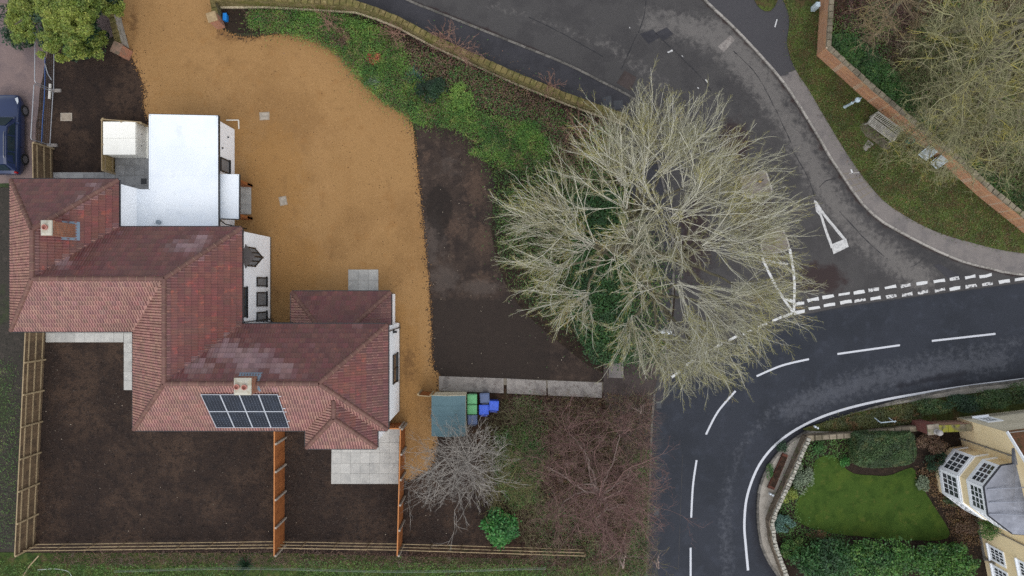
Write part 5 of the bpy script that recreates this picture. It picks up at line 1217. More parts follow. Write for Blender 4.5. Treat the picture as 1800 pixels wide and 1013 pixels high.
for src, px, py, rz, lab in ((g1, 830, 702, 0, 'upper green-lidded wheelie bin against the shed'), (g1, 830, 720, 0, 'lower green-lidded wheelie bin against the shed'), (s1_, 852, 700, 0.05, 'slate-grey wheelie bin right of the upper green bin'),
                         (b1_, 850.5, 720.5, 0.02, 'blue wheelie bin right of the lower green bin'), (b1_, 868, 713.5, -0.06, 'rightmost blue wheelie bin of the cluster'), (s1_, 830.5, 738, 0.03, 'slate-grey wheelie bin below the green bins under bare twigs')):
    loc = W(px, py, 1.03); loc = (loc[0], loc[1], 0.01)
    o = src if src.name not in used else copy_thing(src, loc, math.pi + rz)
    used[src.name] = 1; o.location = loc; o.rotation_euler = (0, 0, math.pi + rz); tag(o, lab, 'bin', 'wheelie bins beside the shed')

# ---------------------------------------------------------------- the dark blue car
m_car = mat('dark_blue_paint', (34, 46, 76), rough=0.22, spec=0.6); m_carglass = mat('car_glass', (30, 44, 52), rough=0.05, spec=0.9)
m_tyre = mat('tyre_rubber', (26, 26, 27), rough=0.9); m_rim = mat('alloy_rim', (120, 122, 126), rough=0.35, metal=0.6); m_chrome = mat('light_lens', (206, 212, 216), rough=0.15, spec=0.8); m_red = mat('red_lens', (150, 24, 24), rough=0.2)
CX, CY0, CY1 = -31.62, 7.1, 12.05
car = empty('parked_car', (CX, (CY0 + CY1) / 2, 0), 'dark blue car with roof rails parked on the neighbouring yard at the left edge', 'car')
secs = [(0.00, 0.70, 0.45, 0.72), (0.02, 0.82, 0.38, 0.80), (0.08, 0.91, 0.30, 0.93), (0.18, 0.94, 0.26, 1.00), (0.30, 0.95, 0.26, 1.06), (0.36, 0.95, 0.26, 1.10), (0.60, 0.95, 0.26, 1.10), (0.85, 0.94, 0.27, 1.08), (0.95, 0.90, 0.32, 1.05), (0.985, 0.84, 0.38, 1.0), (1.0, 0.78, 0.45, 0.9)]
vs = []; prof_n = 0
for t, w, zb, zt in secs:
    y = CY1 - t * (CY1 - CY0)
    half = [(0.0, zt + 0.05), (w * 0.55, zt + 0.04), (w * 0.90, zt - 0.02), (w * 0.985, zt - 0.12), (w, zt - 0.3), (w * 0.99, zb + 0.14), (w * 0.93, zb)]
    ring = [(-x, z) for x, z in half[::-1]] + half[1:]
    prof_n = len(ring); vs += [(CX + x, y, z) for x, z in ring]
fs = [(i * prof_n + j, i * prof_n + j + 1, (i + 1) * prof_n + j + 1, (i + 1) * prof_n + j) for i in range(len(secs) - 1) for j in range(prof_n - 1)]
fs += [tuple(range(prof_n)), tuple((len(secs) - 1) * prof_n + k for k in range(prof_n))[::-1]] + [(i * prof_n, (i + 1) * prof_n, (i + 1) * prof_n + prof_n - 1, i * prof_n + prof_n - 1) for i in range(len(secs) - 1)]
m = MB(); m.add(vs, fs); body = m.build('body', m_car, car, smooth=True)
L_ = CY1 - CY0; Y = lambda t: CY1 - t * L_
cab = [(0.29, 0.80, 1.08, 1.09), (0.43, 0.64, 1.08, 1.66), (0.55, 0.63, 1.08, 1.72), (0.80, 0.62, 1.08, 1.70), (0.90, 0.60, 1.08, 1.62), (0.965, 0.74, 1.04, 1.1)]
vs = []
for t, w, zb, zt in cab: vs += [(CX + x, Y(t), z) for x, z in ((-0.87, zb), (-w - 0.02, zt - 0.06), (-w * 0.8, zt), (0, zt + 0.02), (w * 0.8, zt), (w + 0.02, zt - 0.06), (0.87, zb))]
fs = [(i * 7 + j, i * 7 + j + 1, (i + 1) * 7 + j + 1, (i + 1) * 7 + j) for i in range(len(cab) - 1) for j in range(6)] + [tuple(range(7)), tuple(35 + k for k in range(7))[::-1]]
m = MB(); m.add(vs, fs); m.build('roof', m_car, car, smooth=False)
def lerp(a, b, t): return tuple(x + (y - x) * t for x, y in zip(a, b))
for s in (-1, 1):
    for (ta, tb) in ((0.36, 0.53), (0.545, 0.73), (0.745, 0.88)):
        def sidept(t, up):
            k = [c for c in cab]; i = max(j for j in range(len(k)) if k[j][0] <= t); a, b = k[i], k[i + 1]; q = (t - a[0]) / (b[0] - a[0]); w = a[1] + (b[1] - a[1]) * q; zt = a[3] + (b[3] - a[3]) * q
            bot = (0.87, 1.08); top = (w + 0.02, zt - 0.06); p = lerp(bot, top, up); return (CX + s * (p[0] + 0.008), Y(t), p[1] + 0.006)
        t0u = min(0.9, 0.9)
        m = MB(); m.add([sidept(ta, 0.12), sidept(tb, 0.12), sidept(tb, 0.86), sidept(max(ta, 0.44) if ta < 0.4 else ta, 0.86)], [(0, 1, 2, 3)]); m.build('side_window', m_carglass, car)
    MB().tube([(CX + s * 0.60, Y(0.50), 1.74), (CX + s * 0.60, Y(0.53), 1.79), (CX + s * 0.59, Y(0.80), 1.78), (CX + s * 0.59, Y(0.83), 1.72)], 0.022, 6).build('roof_rail', m_rim, car)
    m = MB(); m.box((CX + s * 1.02, Y(0.37), 1.12), (0.20, 0.10, 0.15)); m.build('mirror', m_car, car, bevel=0.03)
    m = MB(); m.add([(CX + s * 0.80, Y(0.03), 0.83), (CX + s * 0.905, Y(0.085), 0.90), (CX + s * 0.90, Y(0.13), 0.985), (CX + s * 0.72, Y(0.055), 0.95)], [(0, 1, 2, 3)]); m.build('headlight', m_chrome, car)
    m = MB(); m.box((CX + s * 0.82, Y(0.985), 0.98), (0.16, 0.10, 0.22)); m.build('tail_light', m_red, car, bevel=0.02)
    for t in (0.18, 0.80):
        wx_ = CX + s * 0.86; o = MB().lathe([(0.24, -0.11), (0.34, -0.11), (0.36, -0.06), (0.36, 0.07), (0.34, 0.115), (0.24, 0.115)], (wx_, Y(t), 0.36), 20, 'X').build('tyre', m_tyre, car)
        MB().lathe([(0.23, -0.08), (0.235, 0.118), (0.06, 0.125)], (wx_ , Y(t), 0.36), 16, 'X').build('rim', m_rim, o)
m = MB(); a = 0.008; m.add([(CX - 0.80, Y(0.305), 1.14), (CX + 0.80, Y(0.305), 1.14), (CX + 0.60, Y(0.425), 1.62), (CX - 0.60, Y(0.425), 1.62)], [(0, 1, 2, 3)])
for i, v in enumerate(m.v): m.v[i] = (v[0], v[1] + 0.02, v[2] + 0.03)
m.build('windscreen', m_carglass, car)
m = MB(); m.add([(CX - 0.62, Y(0.962) - 0.02, 1.16), (CX + 0.62, Y(0.962) - 0.02, 1.16), (CX + 0.54, Y(0.905) - 0.02, 1.60), (CX - 0.54, Y(0.905) - 0.02, 1.60)], [(0, 1, 2, 3)]); m.build('rear_window', m_carglass, car)
MB().tube([(CX + 0.95, Y(0.66), 1.02), (CX + 0.962, Y(0.66), 0.55)], 0.008, 4).build('door_seam', m_black, car)

# ---------------------------------------------------------------- street furniture on the right
# slatted bench
a = Vector(W2(1545, 237, 0.45)); bd = Vector(W2(1579, 262, 0.45)) - Vector(W2(1522, 220, 0.45)); ang = math.atan2(bd.y, bd.x)
bc = Vector(W2(1553, 224, 0.6)); bench = empty('park_bench', (bc.x, bc.y, 0.12), 'weathered slatted timber bench on the verge in front of the brick wall', 'bench')
m_bench = mat('silvered_timber', (160, 156, 146), [((128, 122, 112), 5, 0.45, 0.65, 0.7), ((92, 88, 80), 14, 0.58, 0.7, 0.5)], objr=0.08, rough=0.85)
R2 = lambda x, y, z: (bc.x + x * math.cos(ang) - y * math.sin(ang), bc.y + x * math.sin(ang) + y * math.cos(ang), 0.12 + z)
BLn = 0.95
for i in range(6): MB().bar(R2(-BLn, -0.36 + i * 0.095, 0.43 - 0.008 * i), R2(BLn, -0.36 + i * 0.095, 0.43 - 0.008 * i), 0.065, 0.025).build('seat_slat', m_bench, bench)
MB().bar(R2(-BLn, 0.34, 0.94), R2(BLn, 0.34, 0.94), 0.06, 0.08).build('back_rail', m_bench, bench); MB().bar(R2(-BLn, 0.21, 0.48), R2(BLn, 0.21, 0.48), 0.05, 0.06).build('back_rail', m_bench, bench)
for i in range(15): x = -0.86 + i * 1.72 / 14; MB().bar(R2(x, 0.22, 0.50), R2(x, 0.335, 0.91), 0.055, 0.018).build('back_slat', m_bench, bench)
for s in (-1, 1):
    MB().bar(R2(s * BLn, -0.36, 0), R2(s * BLn, -0.36, 0.64), 0.07, 0.07).build('leg', m_bench, bench); MB().bar(R2(s * BLn, 0.22, 0), R2(s * BLn, 0.36, 0.96), 0.07, 0.07).build('leg', m_bench, bench)
    MB().bar(R2(s * BLn, -0.42, 0.655), R2(s * BLn, 0.30, 0.655), 0.08, 0.035).build('armrest', m_bench, bench); MB().bar(R2(s * BLn, -0.36, 0.38), R2(s * BLn, 0.26, 0.38), 0.05, 0.07).build('stretcher', m_bench, bench)
tag(flat_box('bench_base', wob(smooth_line([(1512, 222), (1526, 216), (1548, 238), (1566, 256), (1556, 264), (1538, 250), (1520, 238)], 6, True), 1.0, 4), 0.135, 0.01, mat('worn_bench_soil', (104, 96, 84), [((80, 74, 62), 3, 0.45, 0.65, 0.7)], rough=0.95)), kind='structure')
tag(flat_box('bench_slab', [(1516, 260), (1526, 246), (1536, 254), (1522, 266)], 0.142, 0.01, m_conc), kind='structure')
# pale post with round head
px0 = Vector(W2(1484.5, 188.5, 0.12)); ps = empty('verge_post', (px0.x, px0.y, 0.12), 'pale blue-grey post with a round head on the verge', 'post')
m_pale = mat('pale_grey_paint', (176, 190, 198), [((150, 164, 172), 4, 0.45, 0.65, 0.6)], rough=0.6)
MB().lathe([(0.10, 0.12), (0.10, 0.2), (0.075, 0.24), (0.072, 1.1), (0.085, 1.12), (0.085, 1.18), (0.05, 1.2), (0.045, 1.75)], (px0.x, px0.y, 0), 12).build('shaft', m_pale, ps)
MB().lathe([(0.05, 1.72), (0.13, 1.76), (0.16, 1.84), (0.15, 1.92), (0.09, 1.99), (0.03, 2.02), (0.02, 2.35)], (px0.x, px0.y, 0), 12).build('round_head', m_pale, ps)
MB().box((px0.x + 0.1, px0.y + 0.02, 1.62), (0.26, 0.05, 0.06), 0.5).build('bracket', m_pale, ps)
# two glass-fronted pale boards on the verge
for (bx_, by_), lab in (((1630, 269), 'upper pale panel leaning against the brick wall among bare twigs'), ((1650, 284), 'lower pale panel leaning against the brick wall among bare twigs')):
    p = Vector(W2(bx_, by_, 0.5)); root = empty('leaning_panel', (p.x, p.y, 0.12), lab, 'panel', 'pale panels leaning on the wall')
    m = MB().box((p.x, p.y, 0.62), (0.62, 0.03, 0.95), math.radians(-40), rx=math.radians(-42)); m.build('board', mat('pale_board', (158, 164, 164), [((112, 120, 120), 5, 0.45, 0.6, 0.9), ((184, 188, 188), 9, 0.55, 0.7, 0.5)], rough=0.4) if 'pale_board' not in MATS else MATS['pale_board'], root)
    m = MB()
    for sx_, sy_, w1, h1 in ((0, 0.46, 0.64, 0.04), (0, -0.46, 0.64, 0.04), (0.30, 0, 0.04, 0.88), (-0.30, 0, 0.04, 0.88)):
        Mx = Matrix.Translation((p.x, p.y, 0.62)) @ Matrix.Rotation(math.radians(-40), 4, 'Z') @ Matrix.Rotation(math.radians(-42), 4, 'X')
        c = Mx @ Vector((sx_, 0, sy_)); m.box(c, (w1, 0.05, h1), math.radians(-40), rx=math.radians(-42))
    m.build('board_frame', m_pale, root)
p = Vector(W2(1437.5, 8.5, 0.9)); rt_ = empty('meter_box', (p.x, p.y, 0.12), 'small pale utility box beside the brick wall at the top', 'box')
MB().box((p.x, p.y, 0.55), (0.26, 0.3, 0.9)).build('box_body', m_pale, rt_, bevel=0.02); MB().box((p.x - 0.135, p.y, 0.6), (0.02, 0.24, 0.7)).build('box_door', mat('box_door_white', (196, 204, 208), rough=0.5), rt_)
# green sack by the bench
p = Vector(W2(1598, 248, 0.3)); gs = empty('plant_pot', (p.x, p.y, 0.12), 'teal green pot beside the bench under overhanging twigs', 'pot')
m_pot2 = mat('teal_pot', (40, 104, 92), [((28, 76, 70), 4, 0.45, 0.65, 0.6)], rough=0.5)
MB().lathe([(0.16, 0.12), (0.20, 0.48), (0.24, 0.50), (0.24, 0.56), (0.20, 0.56), (0.19, 0.50)], (p.x, p.y, 0), 14).build('pot_body', m_pot2, gs); MB().lathe([(0.19, 0.49), (0.10, 0.52)], (p.x, p.y, 0), 12).build('compost', m_bed, gs)
# street lamp among the big tree's branches
lx, ly = W2(1172, 583.5, 6.0); lamp = empty('street_lamp', (lx - 0.55, ly - 0.25, 0), 'tall street lamp with a white lantern poking through the big bare tree', 'street lamp')
MB().tube([(lx + 0.55, ly - 0.22, 0), (lx + 0.55, ly - 0.22, 1.2), (lx + 0.55, ly - 0.22, 5.8), (lx + 0.48, ly - 0.18, 5.95), (lx + 0.2, ly - 0.06, 6.0)], [0.08, 0.08, 0.045, 0.04, 0.035], 8).build('column', m_galv, lamp)
m = MB(); m.lathe([(0.05, -0.36), (0.12, -0.28), (0.15, 0.0), (0.13, 0.2), (0.06, 0.3)], (lx, ly, 6.02), 10, 'X'); m.build('lantern', mat('lantern_white', (226, 230, 232), rough=0.4), lamp, smooth=True)
# traffic islands
m_isl = mat('island_tarmac', (112, 104, 98), [((92, 84, 78), 2, 0.45, 0.62, 0.7), ((130, 122, 114), 8, 0.55, 0.7, 0.5)], rough=0.9)
def island(px, label):
    line = smooth_line(px, 4, True); P = [W2(x, y, 0.1) for x, y in line]; c = Vector((sum(p[0] for p in P) / len(P), sum(p[1] for p in P) / len(P)))
    root = empty('traffic_island', (c.x, c.y, 0), label, 'traffic island')
    MB().prism([tuple(c + (Vector(p) - c) * 0.90) for p in P], 0.0, 0.115).build('island_top', m_isl, root)
    n = len(P); k = max(8, n // 3)
    for i in range(k):
        seg = [P[(round(i * n / k) + j) % n] for j in range(round((i + 1) * n / k) - round(i * n / k) + 1)]
        inn = [tuple(c + (Vector(p) - c) * 0.88) for p in seg]
        MB().prism(seg + inn[::-1], 0.0, 0.13 + rnd.uniform(0, 0.006)).build('kerb_stone', m_kerb, root)
    return root
I1 = [(1302, 322), (1304, 312), (1320, 306), (1340, 300), (1348, 303), (1354, 322), (1358, 336), (1352, 344), (1330, 348), (1308, 346)]
I2 = [(1336, 428), (1340, 412), (1356, 402), (1372, 399), (1380, 410), (1388, 434), (1380, 442), (1362, 446), (1342, 446)]
island(I1, 'small kerbed traffic island with a yellow bollard at the junction'); island(I2, 'kerbed traffic island half hidden under the right side of the big tree')
p = Vector(W2(1334, 320, 0.13)); bo = empty('bollard', (p.x, p.y, 0.13), 'black bollard with a yellow band on the upper traffic island', 'bollard')
MB().lathe([(0.10, 0.13), (0.10, 0.16), (0.06, 0.18), (0.055, 0.9), (0.06, 0.92), (0.03, 0.96)], (p.x, p.y, 0), 12).build('bollard_post', m_black, bo); MB().lathe([(0.066, 0.25), (0.066, 0.62)], (p.x, p.y, 0), 12).build('yellow_band', mat('yellow_reflector', (236, 186, 22), rough=0.5), bo)

# planter, plates and lamps on the corner apron
P = [W2(x, y, 0.3) for x, y in ((1377, 797), (1386, 801), (1361, 862), (1350, 858))]
c = sum((Vector(p) for p in P), Vector((0, 0))) / 4; plr = empty('corner_planter', (c.x, c.y, 0.1), 'low red brick planter strip on the concrete corner against the flint wall', 'planter')
MB().prism(P, 0.1, 0.28).build('planter_brick', mat('planter_brick', (92, 56, 44), [((66, 42, 34), 4, 0.45, 0.62, 0.8)], rough=0.95), plr); MB().prism([tuple(c + (Vector(p) - c) * 0.86) for p in P], 0.28, 0.30).build('planter_soil', m_litter, plr)
for (x_, y_), lab in (((1353.5, 868), 'pair of small white lights at the foot of the flint wall'), ((1432, 750), 'pair of small white lights on the roadside bank')):
    p = Vector(W2(x_, y_, 0.2)); q = Vector((-0.05, 0.08)) ; root = empty('ground_light', (p.x, p.y, 0.1), lab, 'light', 'small white ground lights')
    MB().lathe([(0.07, 0.1), (0.07, 0.34), (0.03, 0.38)], (p.x, p.y, 0), 10).build('lens', m_chrome, root); MB().lathe([(0.07, 0.1), (0.07, 0.30), (0.03, 0.34)], (p.x + 0.17, p.y - 0.09, 0), 10).build('lens', m_chrome, root)
    MB().box((p.x + 0.08, p.y - 0.05, 0.2), (0.24, 0.06, 0.06), -0.5).build('bracket', m_black, root)
p = Vector(W2(1556, 742, 0.5)); gr_ = empty('low_railing', (p.x, p.y, 0.1), 'small pale metal railing frame on the bank by the garden wall', 'railing')
MB().bar((p.x - 0.35, p.y - 0.02, 0.62), (p.x + 0.62, p.y + 0.08, 0.62), 0.05, 0.05).build('top_bar', m_pale, gr_)
for s in (-0.35, 0.55): MB().bar((p.x + s, p.y, 0.1), (p.x + s, p.y, 0.6), 0.05, 0.05).build('upright', m_pale, gr_); MB().bar((p.x + s, p.y, 0.58), (p.x + s - 0.22, p.y + 0.22, 0.3), 0.04, 0.04).build('stay', m_pale, gr_)

# ================================================================ the cream house at the lower right
m_cream = mat('cream_render', (240, 218, 174), [((232, 206, 158), 0.8, 0.45, 0.65, 0.6), ((243, 224, 186), 3, 0.54, 0.7, 0.5)], rough=0.9)
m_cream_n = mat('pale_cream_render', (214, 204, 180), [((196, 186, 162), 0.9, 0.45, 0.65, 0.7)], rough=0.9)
m_wht = mat('white_joinery', (246, 248, 250), rough=0.5, spec=0.4)
m_dkglass = mat('dark_sash_glass', (44, 50, 56), [((86, 90, 94), 1.6, 0.45, 0.62, 0.8)], rough=0.05, spec=0.9)  # lighter patches are reflections painted into the pane colour
m_leadroof = mat('lead_roof', (126, 129, 138), [((108, 111, 120), 1.6, 0.42, 0.62, 0.8), ((144, 148, 158), 4, 0.54, 0.72, 0.6), ((84, 86, 94), 9, 0.6, 0.7, 0.5)], rough=0.5, spec=0.5, metal=0.15)
m_mosstile = mat('mossy_brown_tile', (96, 66, 46), [((66, 58, 34), 3, 0.45, 0.62, 0.8), ((130, 84, 60), 7, 0.55, 0.7, 0.7)], rough=0.95, bump=(12, 1.0, 0.06))
m_graypipe = mat('grey_pipe', (128, 124, 118), rough=0.6)
XW = lambda y: 28.13 + 0.196 * (-8.2 - y)
wd = Vector((0.196, -1)).normalized(); wn = Vector((-wd.y, wd.x)); wn = wn if wn.x < 0 else -wn
A_ = (28.13, -8.2); S_ = (XW(-23.5), -23.5)
ch2 = empty('cream_house', (30.5, -13, 0), 'cream painted house with a two-storey white bay window and grey lead roof', 'house')
MB().prism([A_, (37.2, -7.15), (39.6, -21.9), S_], 0, 5.04).build('wall', m_cream, ch2)
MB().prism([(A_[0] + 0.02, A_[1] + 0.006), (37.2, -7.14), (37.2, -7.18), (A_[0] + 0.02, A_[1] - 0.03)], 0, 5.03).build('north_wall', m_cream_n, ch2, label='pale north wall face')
pm = MB(); o0, o1 = Vector((XW(-13.9), -13.9)), Vector((XW(-17.2), -17.2))
pm.prism([tuple(o0 + wn * 0.05), tuple(o1 + wn * 0.05), tuple(o1 - wn * 0.05), tuple(o0 - wn * 0.05)], 0, 0.35); pm.build('plinth', m_graypipe, ch2)
# gable roof of the north wing, west gable with white barge board
g0 = Vector((A_[0], A_[1], 5.04)); gd = Vector((0.99, 0.116, 0)).normalized(); sl_ = 0.76
gap = Vector((XW(-10.9), -10.9, 5.04 + 2.7 * sl_)); gS = Vector((XW(-13.6), -13.6, 5.04))
m = MB(); ex_ = gd * 9.0; ov = Vector((wn.x, wn.y, 0)) * 0.12
m.add([g0 + ov + Vector((0, 0.15, -0.1)), gap + ov, gap + ex_, g0 + ex_ + Vector((0, 0.15, -0.1)), gS + ov, gS + ex_], [(0, 3, 2, 1), (1, 2, 5, 4)]); m.build('roof', m_mosstile, ch2)
m = MB(); m.add([g0 + Vector((0.01, 0, 0)), gap, gS], [(0, 1, 2)]); m.build('gable_wall', m_cream, ch2)
m = MB(); m.bar(g0 + ov * 1.2 + Vector((0, 0.1, -0.02)), gap + ov * 1.2 + Vector((0, 0, 0.03)), 0.05, 0.22); m.build('barge_board', m_wht, ch2)
m = MB(); m.add([gS + Vector((0, 0.3, 0)) + ov, gS + ex_ + Vector((0, 0.3, 0)), Vector((38, -18, 7.3)), Vector((32.5, -18, 7.3)), Vector((S_[0] - 0.15, S_[1], 5.06)), Vector((39.7, -22, 5.06))], [(0, 1, 2, 3), (0, 3, 4), (3, 2, 5, 4)]); m.build('roof', m_mosstile, ch2)
MB().bar((*A_, 5.0), (37.2, -7.1, 5.0), 0.10, 0.08).build('gutter', m_graypipe, ch2)

def sash(p, q, z0, z1, cols, rows, parent, out, mar=0.13, frame_t=0.05, gap=0.05, sill=True, name='window'):
    p, q = Vector(p), Vector(q); d = q - p; L = d.length; d.normalize(); n = Vector(out).normalized()
    def bx(m, s0, s1, a, b, t0, t1):
        m.add([(*(p + d * s + n * t), z) for z in (a, b) for s, t in ((s0, t0), (s1, t0), (s1, t1), (s0, t1))], [(0, 1, 5, 4), (1, 2, 6, 5), (2, 3, 7, 6), (3, 0, 4, 7), (4, 5, 6, 7), (3, 2, 1, 0)])
    m = MB()
    bx(m, 0, L, z0, z0 + mar, 0, frame_t); bx(m, 0, L, z1 - mar, z1, 0, frame_t); bx(m, 0, mar, z0 + mar, z1 - mar, 0, frame_t); bx(m, L - mar, L, z0 + mar, z1 - mar, 0, frame_t)
    cw = (L - 2 * mar) / cols; rh = (z1 - z0 - 2 * mar) / rows; bar_ = 0.032
    for i in range(1, cols): bx(m, mar + i * cw - bar_ / 2 * (2.0 if i * 2 == cols else 1), mar + i * cw + bar_ / 2 * (2.0 if i * 2 == cols else 1), z0 + mar, z1 - mar, 0.005, 0.035)
    for j in range(1, rows): bx(m, mar, L - mar, z0 + mar + j * rh - bar_ / 2, z0 + mar + j * rh + bar_ / 2, 0.006, 0.036)
    f = m.build(name, m_wht, parent)
    for i in range(cols):
        for j in range(rows):
            g = MB(); bx(g, mar + i * cw + 0.018, mar + (i + 1) * cw - 0.018, z0 + mar + j * rh + 0.018, z0 + mar + (j + 1) * rh - 0.018, 0.0, 0.012 + 0.004 * rnd.random()); g.build('pane', m_dkglass, f)
    if sill:
        g = MB(); bx(g, -0.04, L + 0.04, z0 - 0.07, z0, 0, 0.14); g.build('sill', m_wht, f)
    return f
# bay
BW = [(27.66, -10.07), (26.71, -11.26), (26.94, -12.83), (28.26, -13.83)]
bayp = [(28.5, -9.95)] + BW + [(29.25, -13.9)]
bay = empty('bay_window', (27.5, -11.9, 0)); bay.parent = ch2; bay.location = Vector((27.5, -11.9, 0)) - OFF[ch2.name]
cen = Vector((28.4, -11.9))
shr = lambda k: [tuple(cen + (Vector(p) - cen) * k) for p in bayp]
MB().prism(shr(0.985), 0, 5.03).build('bay_wall', m_cream, bay)
for a, b, nm in ((0.62, 0.80, 'white_band'), (2.58, 2.72, 'white_band'), (3.40, 3.54, 'white_band'), (4.92, 5.045, 'white_band')):
    MB().prism(shr(1.015), a, b, bottom=True).build(nm, m_wht, bay)
for z0, z1 in ((0.80, 2.58), (3.54, 4.92)):
    for i in range(3):
        p, q = Vector(BW[i]), Vector(BW[i + 1]); d = (q - p).normalized(); n = Vector((d.y, -d.x)); n = n if (n.dot((p + q) / 2 - cen) > 0) else -n
        sash(p, q, z0, z1, 4, 3, bay, n, mar=0.17, sill=False)
rp = [Vector((x, y, 5.06)) for x, y in shr(1.03)]
m = MB(); back = [Vector((28.55, -9.8, 5.35)), Vector((29.35, -13.9, 5.35))]
top = [rp[0] + Vector((0, 0, 0.02))] + rp[1:5] + [rp[5]]
m.add([tuple(v) for v in rp[0:6]] + [(*b.xy, b.z) for b in back[::-1]], [tuple(range(6)) + (6, 7)]); lr = m.build('lead_roof', m_leadroof, bay)
m = MB()
for a, b in zip(rp[:-1], rp[1:]): m.bar(a - Vector((0, 0, 0.035)), b - Vector((0, 0, 0.035)), 0.07, 0.07)
m.build('roof_edge', mat('dark_lead_edge', (52, 54, 60), rough=0.6), lr)
rollm = mat('lead_roll', (136, 140, 150), rough=0.5)
def rz(x, y): return 5.06 + 0.29 * max(0.0, min(1.0, (x - 26.8) / 2.1))
for ya, yb in ((-11.35, -11.15), (-12.1, -11.95), (-12.75, -12.72)):
    xa = 26.75 + (0.05 if ya > -11.5 else 0.14); xb = 29.0
    MB().tube([(xa + 0.05, ya, rz(xa, ya) + 0.035), (xb, yb, rz(xb, yb) + 0.05)], 0.03, 6).build('lead_roll', rollm, lr)
MB().b2((28.30, -9.95, 4.95), (28.52, -8.75, 5.2)).build('lead_capping', m_leadroof, ch2)
# windows of the west wall
for ya, yb, z0, z1 in ((-15.9, -16.9, 0.9, 2.32), (-17.15, -18.2, 0.9, 2.32), (-15.85, -16.85, 3.5, 4.85), (-17.1, -18.2, 3.5, 4.85)):
    sash((XW(ya), ya), (XW(yb), yb), z0, z1, 4, 3, ch2, wn, mar=0.14)
sash((28.7, -8.19 + 0.066), (29.65, -8.19 + 0.176), 0.9, 2.3, 3, 2, ch2, (-0.116, 0.99), mar=0.2)
for y_, z1 in ((-9.5, 4.85), (-14.75, 4.9), (-17.02, 1.3)):
    p = Vector((XW(y_), y_)) + wn * 0.06
    m = MB().tube([(p.x, p.y, 0.05), (p.x, p.y, z1)], 0.04, 8)
    for z in (0.6, z1 * 0.55, z1 - 0.2): m.box((p.x, p.y, z), (0.12, 0.12, 0.04))
    m.build('downpipe', m_graypipe, ch2)
# brick side wall from the pier to the house
p0, p1 = Vector(W2(1609, 741, 0.1)), Vector((28.1, -8.35))
d = (p1 - p0).normalized(); n = Vector((d.y, -d.x)); n = n if n.y < 0 else -n
m_pink = mat('pink_old_brick', (156, 112, 92), brick=(0.225, 0.075, 0.01, ((164, 112, 92), (134, 92, 74), (168, 150, 130))), mix=[((120, 104, 86), 2, 0.52, 0.7, 0.7)], rough=0.93)
bwroot = empty('boundary_wall', (p0.x, p0.y, 0.1), 'old pink brick wall with lichen-yellow top joining the cream house', 'wall')
MB().prism([tuple(p0), tuple(p1), tuple(p1 + n * 0.34), tuple(p0 + n * 0.34)], 0.0, 1.62).build('wall_body', m_pink, bwroot)
m_yl = mat('yellow_lichen_coping', (120, 112, 84), [((140, 138, 46), 0.9, 0.42, 0.56, 0.9), ((84, 80, 66), 5, 0.5, 0.65, 0.7)], rough=0.95)
k = 7
for i in range(k):
    a, b = p0 + (p1 - p0) * (i / k + 0.004), p0 + (p1 - p0) * ((i + 1) / k - 0.004)
    MB().prism([tuple(a - n * 0.03), tuple(b - n * 0.03), tuple(b + n * 0.4), tuple(a + n * 0.4)], 1.62, 1.72 + rnd.uniform(0, 0.02)).build('coping_stone', m_yl if 1 <= i <= 4 else m_rcop, bwroot)
pr = pier('brick_pier', (1607, 744), math.radians(6), 0.62, 0.55, 2.0, mat('dark_red_brick', (112, 56, 50), brick=(0.225, 0.075, 0.01, ((120, 60, 54), (94, 48, 44), (120, 96, 86))), mix=[((140, 110, 96), 3, 0.58, 0.72, 0.6)], rough=0.93), mat('grey_pier_cap', (142, 132, 118), [((110, 102, 90), 4, 0.45, 0.62, 0.7), ((98, 104, 60), 2, 0.55, 0.7, 0.6)], rough=0.93), 'dark red brick gate pier with a grey round finial beside the garden wall')
x, y, _ = OFF[pr.name]
MB().lathe([(0.17, 2.12), (0.17, 2.18), (0.11, 2.20), (0.11, 2.26), (0.17, 2.36), (0.19, 2.48), (0.15, 2.60), (0.06, 2.66)], (x + 0.16, y - 0.12, 0), 14).build('finial', mat('grey_finial', (158, 154, 150), [((130, 126, 122), 5, 0.45, 0.65, 0.6)], rough=0.8), pr, smooth=True)

# ================================================================ vegetation
def tubes_np(polys, k):
    "all polylines [(pts, radii)] as one set of open tubes: verts, quads"
    groups = {}
    for p, r in polys: groups.setdefault(len(p), []).append((p, r))
    V, Fq, base = [], [], 0
    for m_, lst in groups.items():
        P = np.array([p for p, r in lst]); R = np.array([r for p, r in lst]); g = len(lst)
        T = np.gradient(P, axis=1); T /= np.linalg.norm(T, axis=2, keepdims=True) + 1e-9
        ref = np.array([0.31, 0.52, 0.79]); a = np.cross(T, ref); a /= np.linalg.norm(a, axis=2, keepdims=True) + 1e-9; b = np.cross(T, a)
        th = np.arange(k) * 2 * np.pi / k
        ring = P[:, :, None, :] + R[:, :, None, None] * (np.cos(th)[None, None, :, None] * a[:, :, None, :] + np.sin(th)[None, None, :, None] * b[:, :, None, :])
        V.append(ring.reshape(-1, 3))
        idx = np.arange(g * m_ * k).reshape(g, m_, k) + base
        q = np.stack([idx[:, :-1, :], np.roll(idx, -1, 2)[:, :-1, :], np.roll(idx, -1, 2)[:, 1:, :], idx[:, 1:, :]], -1).reshape(-1, 4)
        Fq.append(q); base += g * m_ * k
    return np.concatenate(V), np.concatenate(Fq)

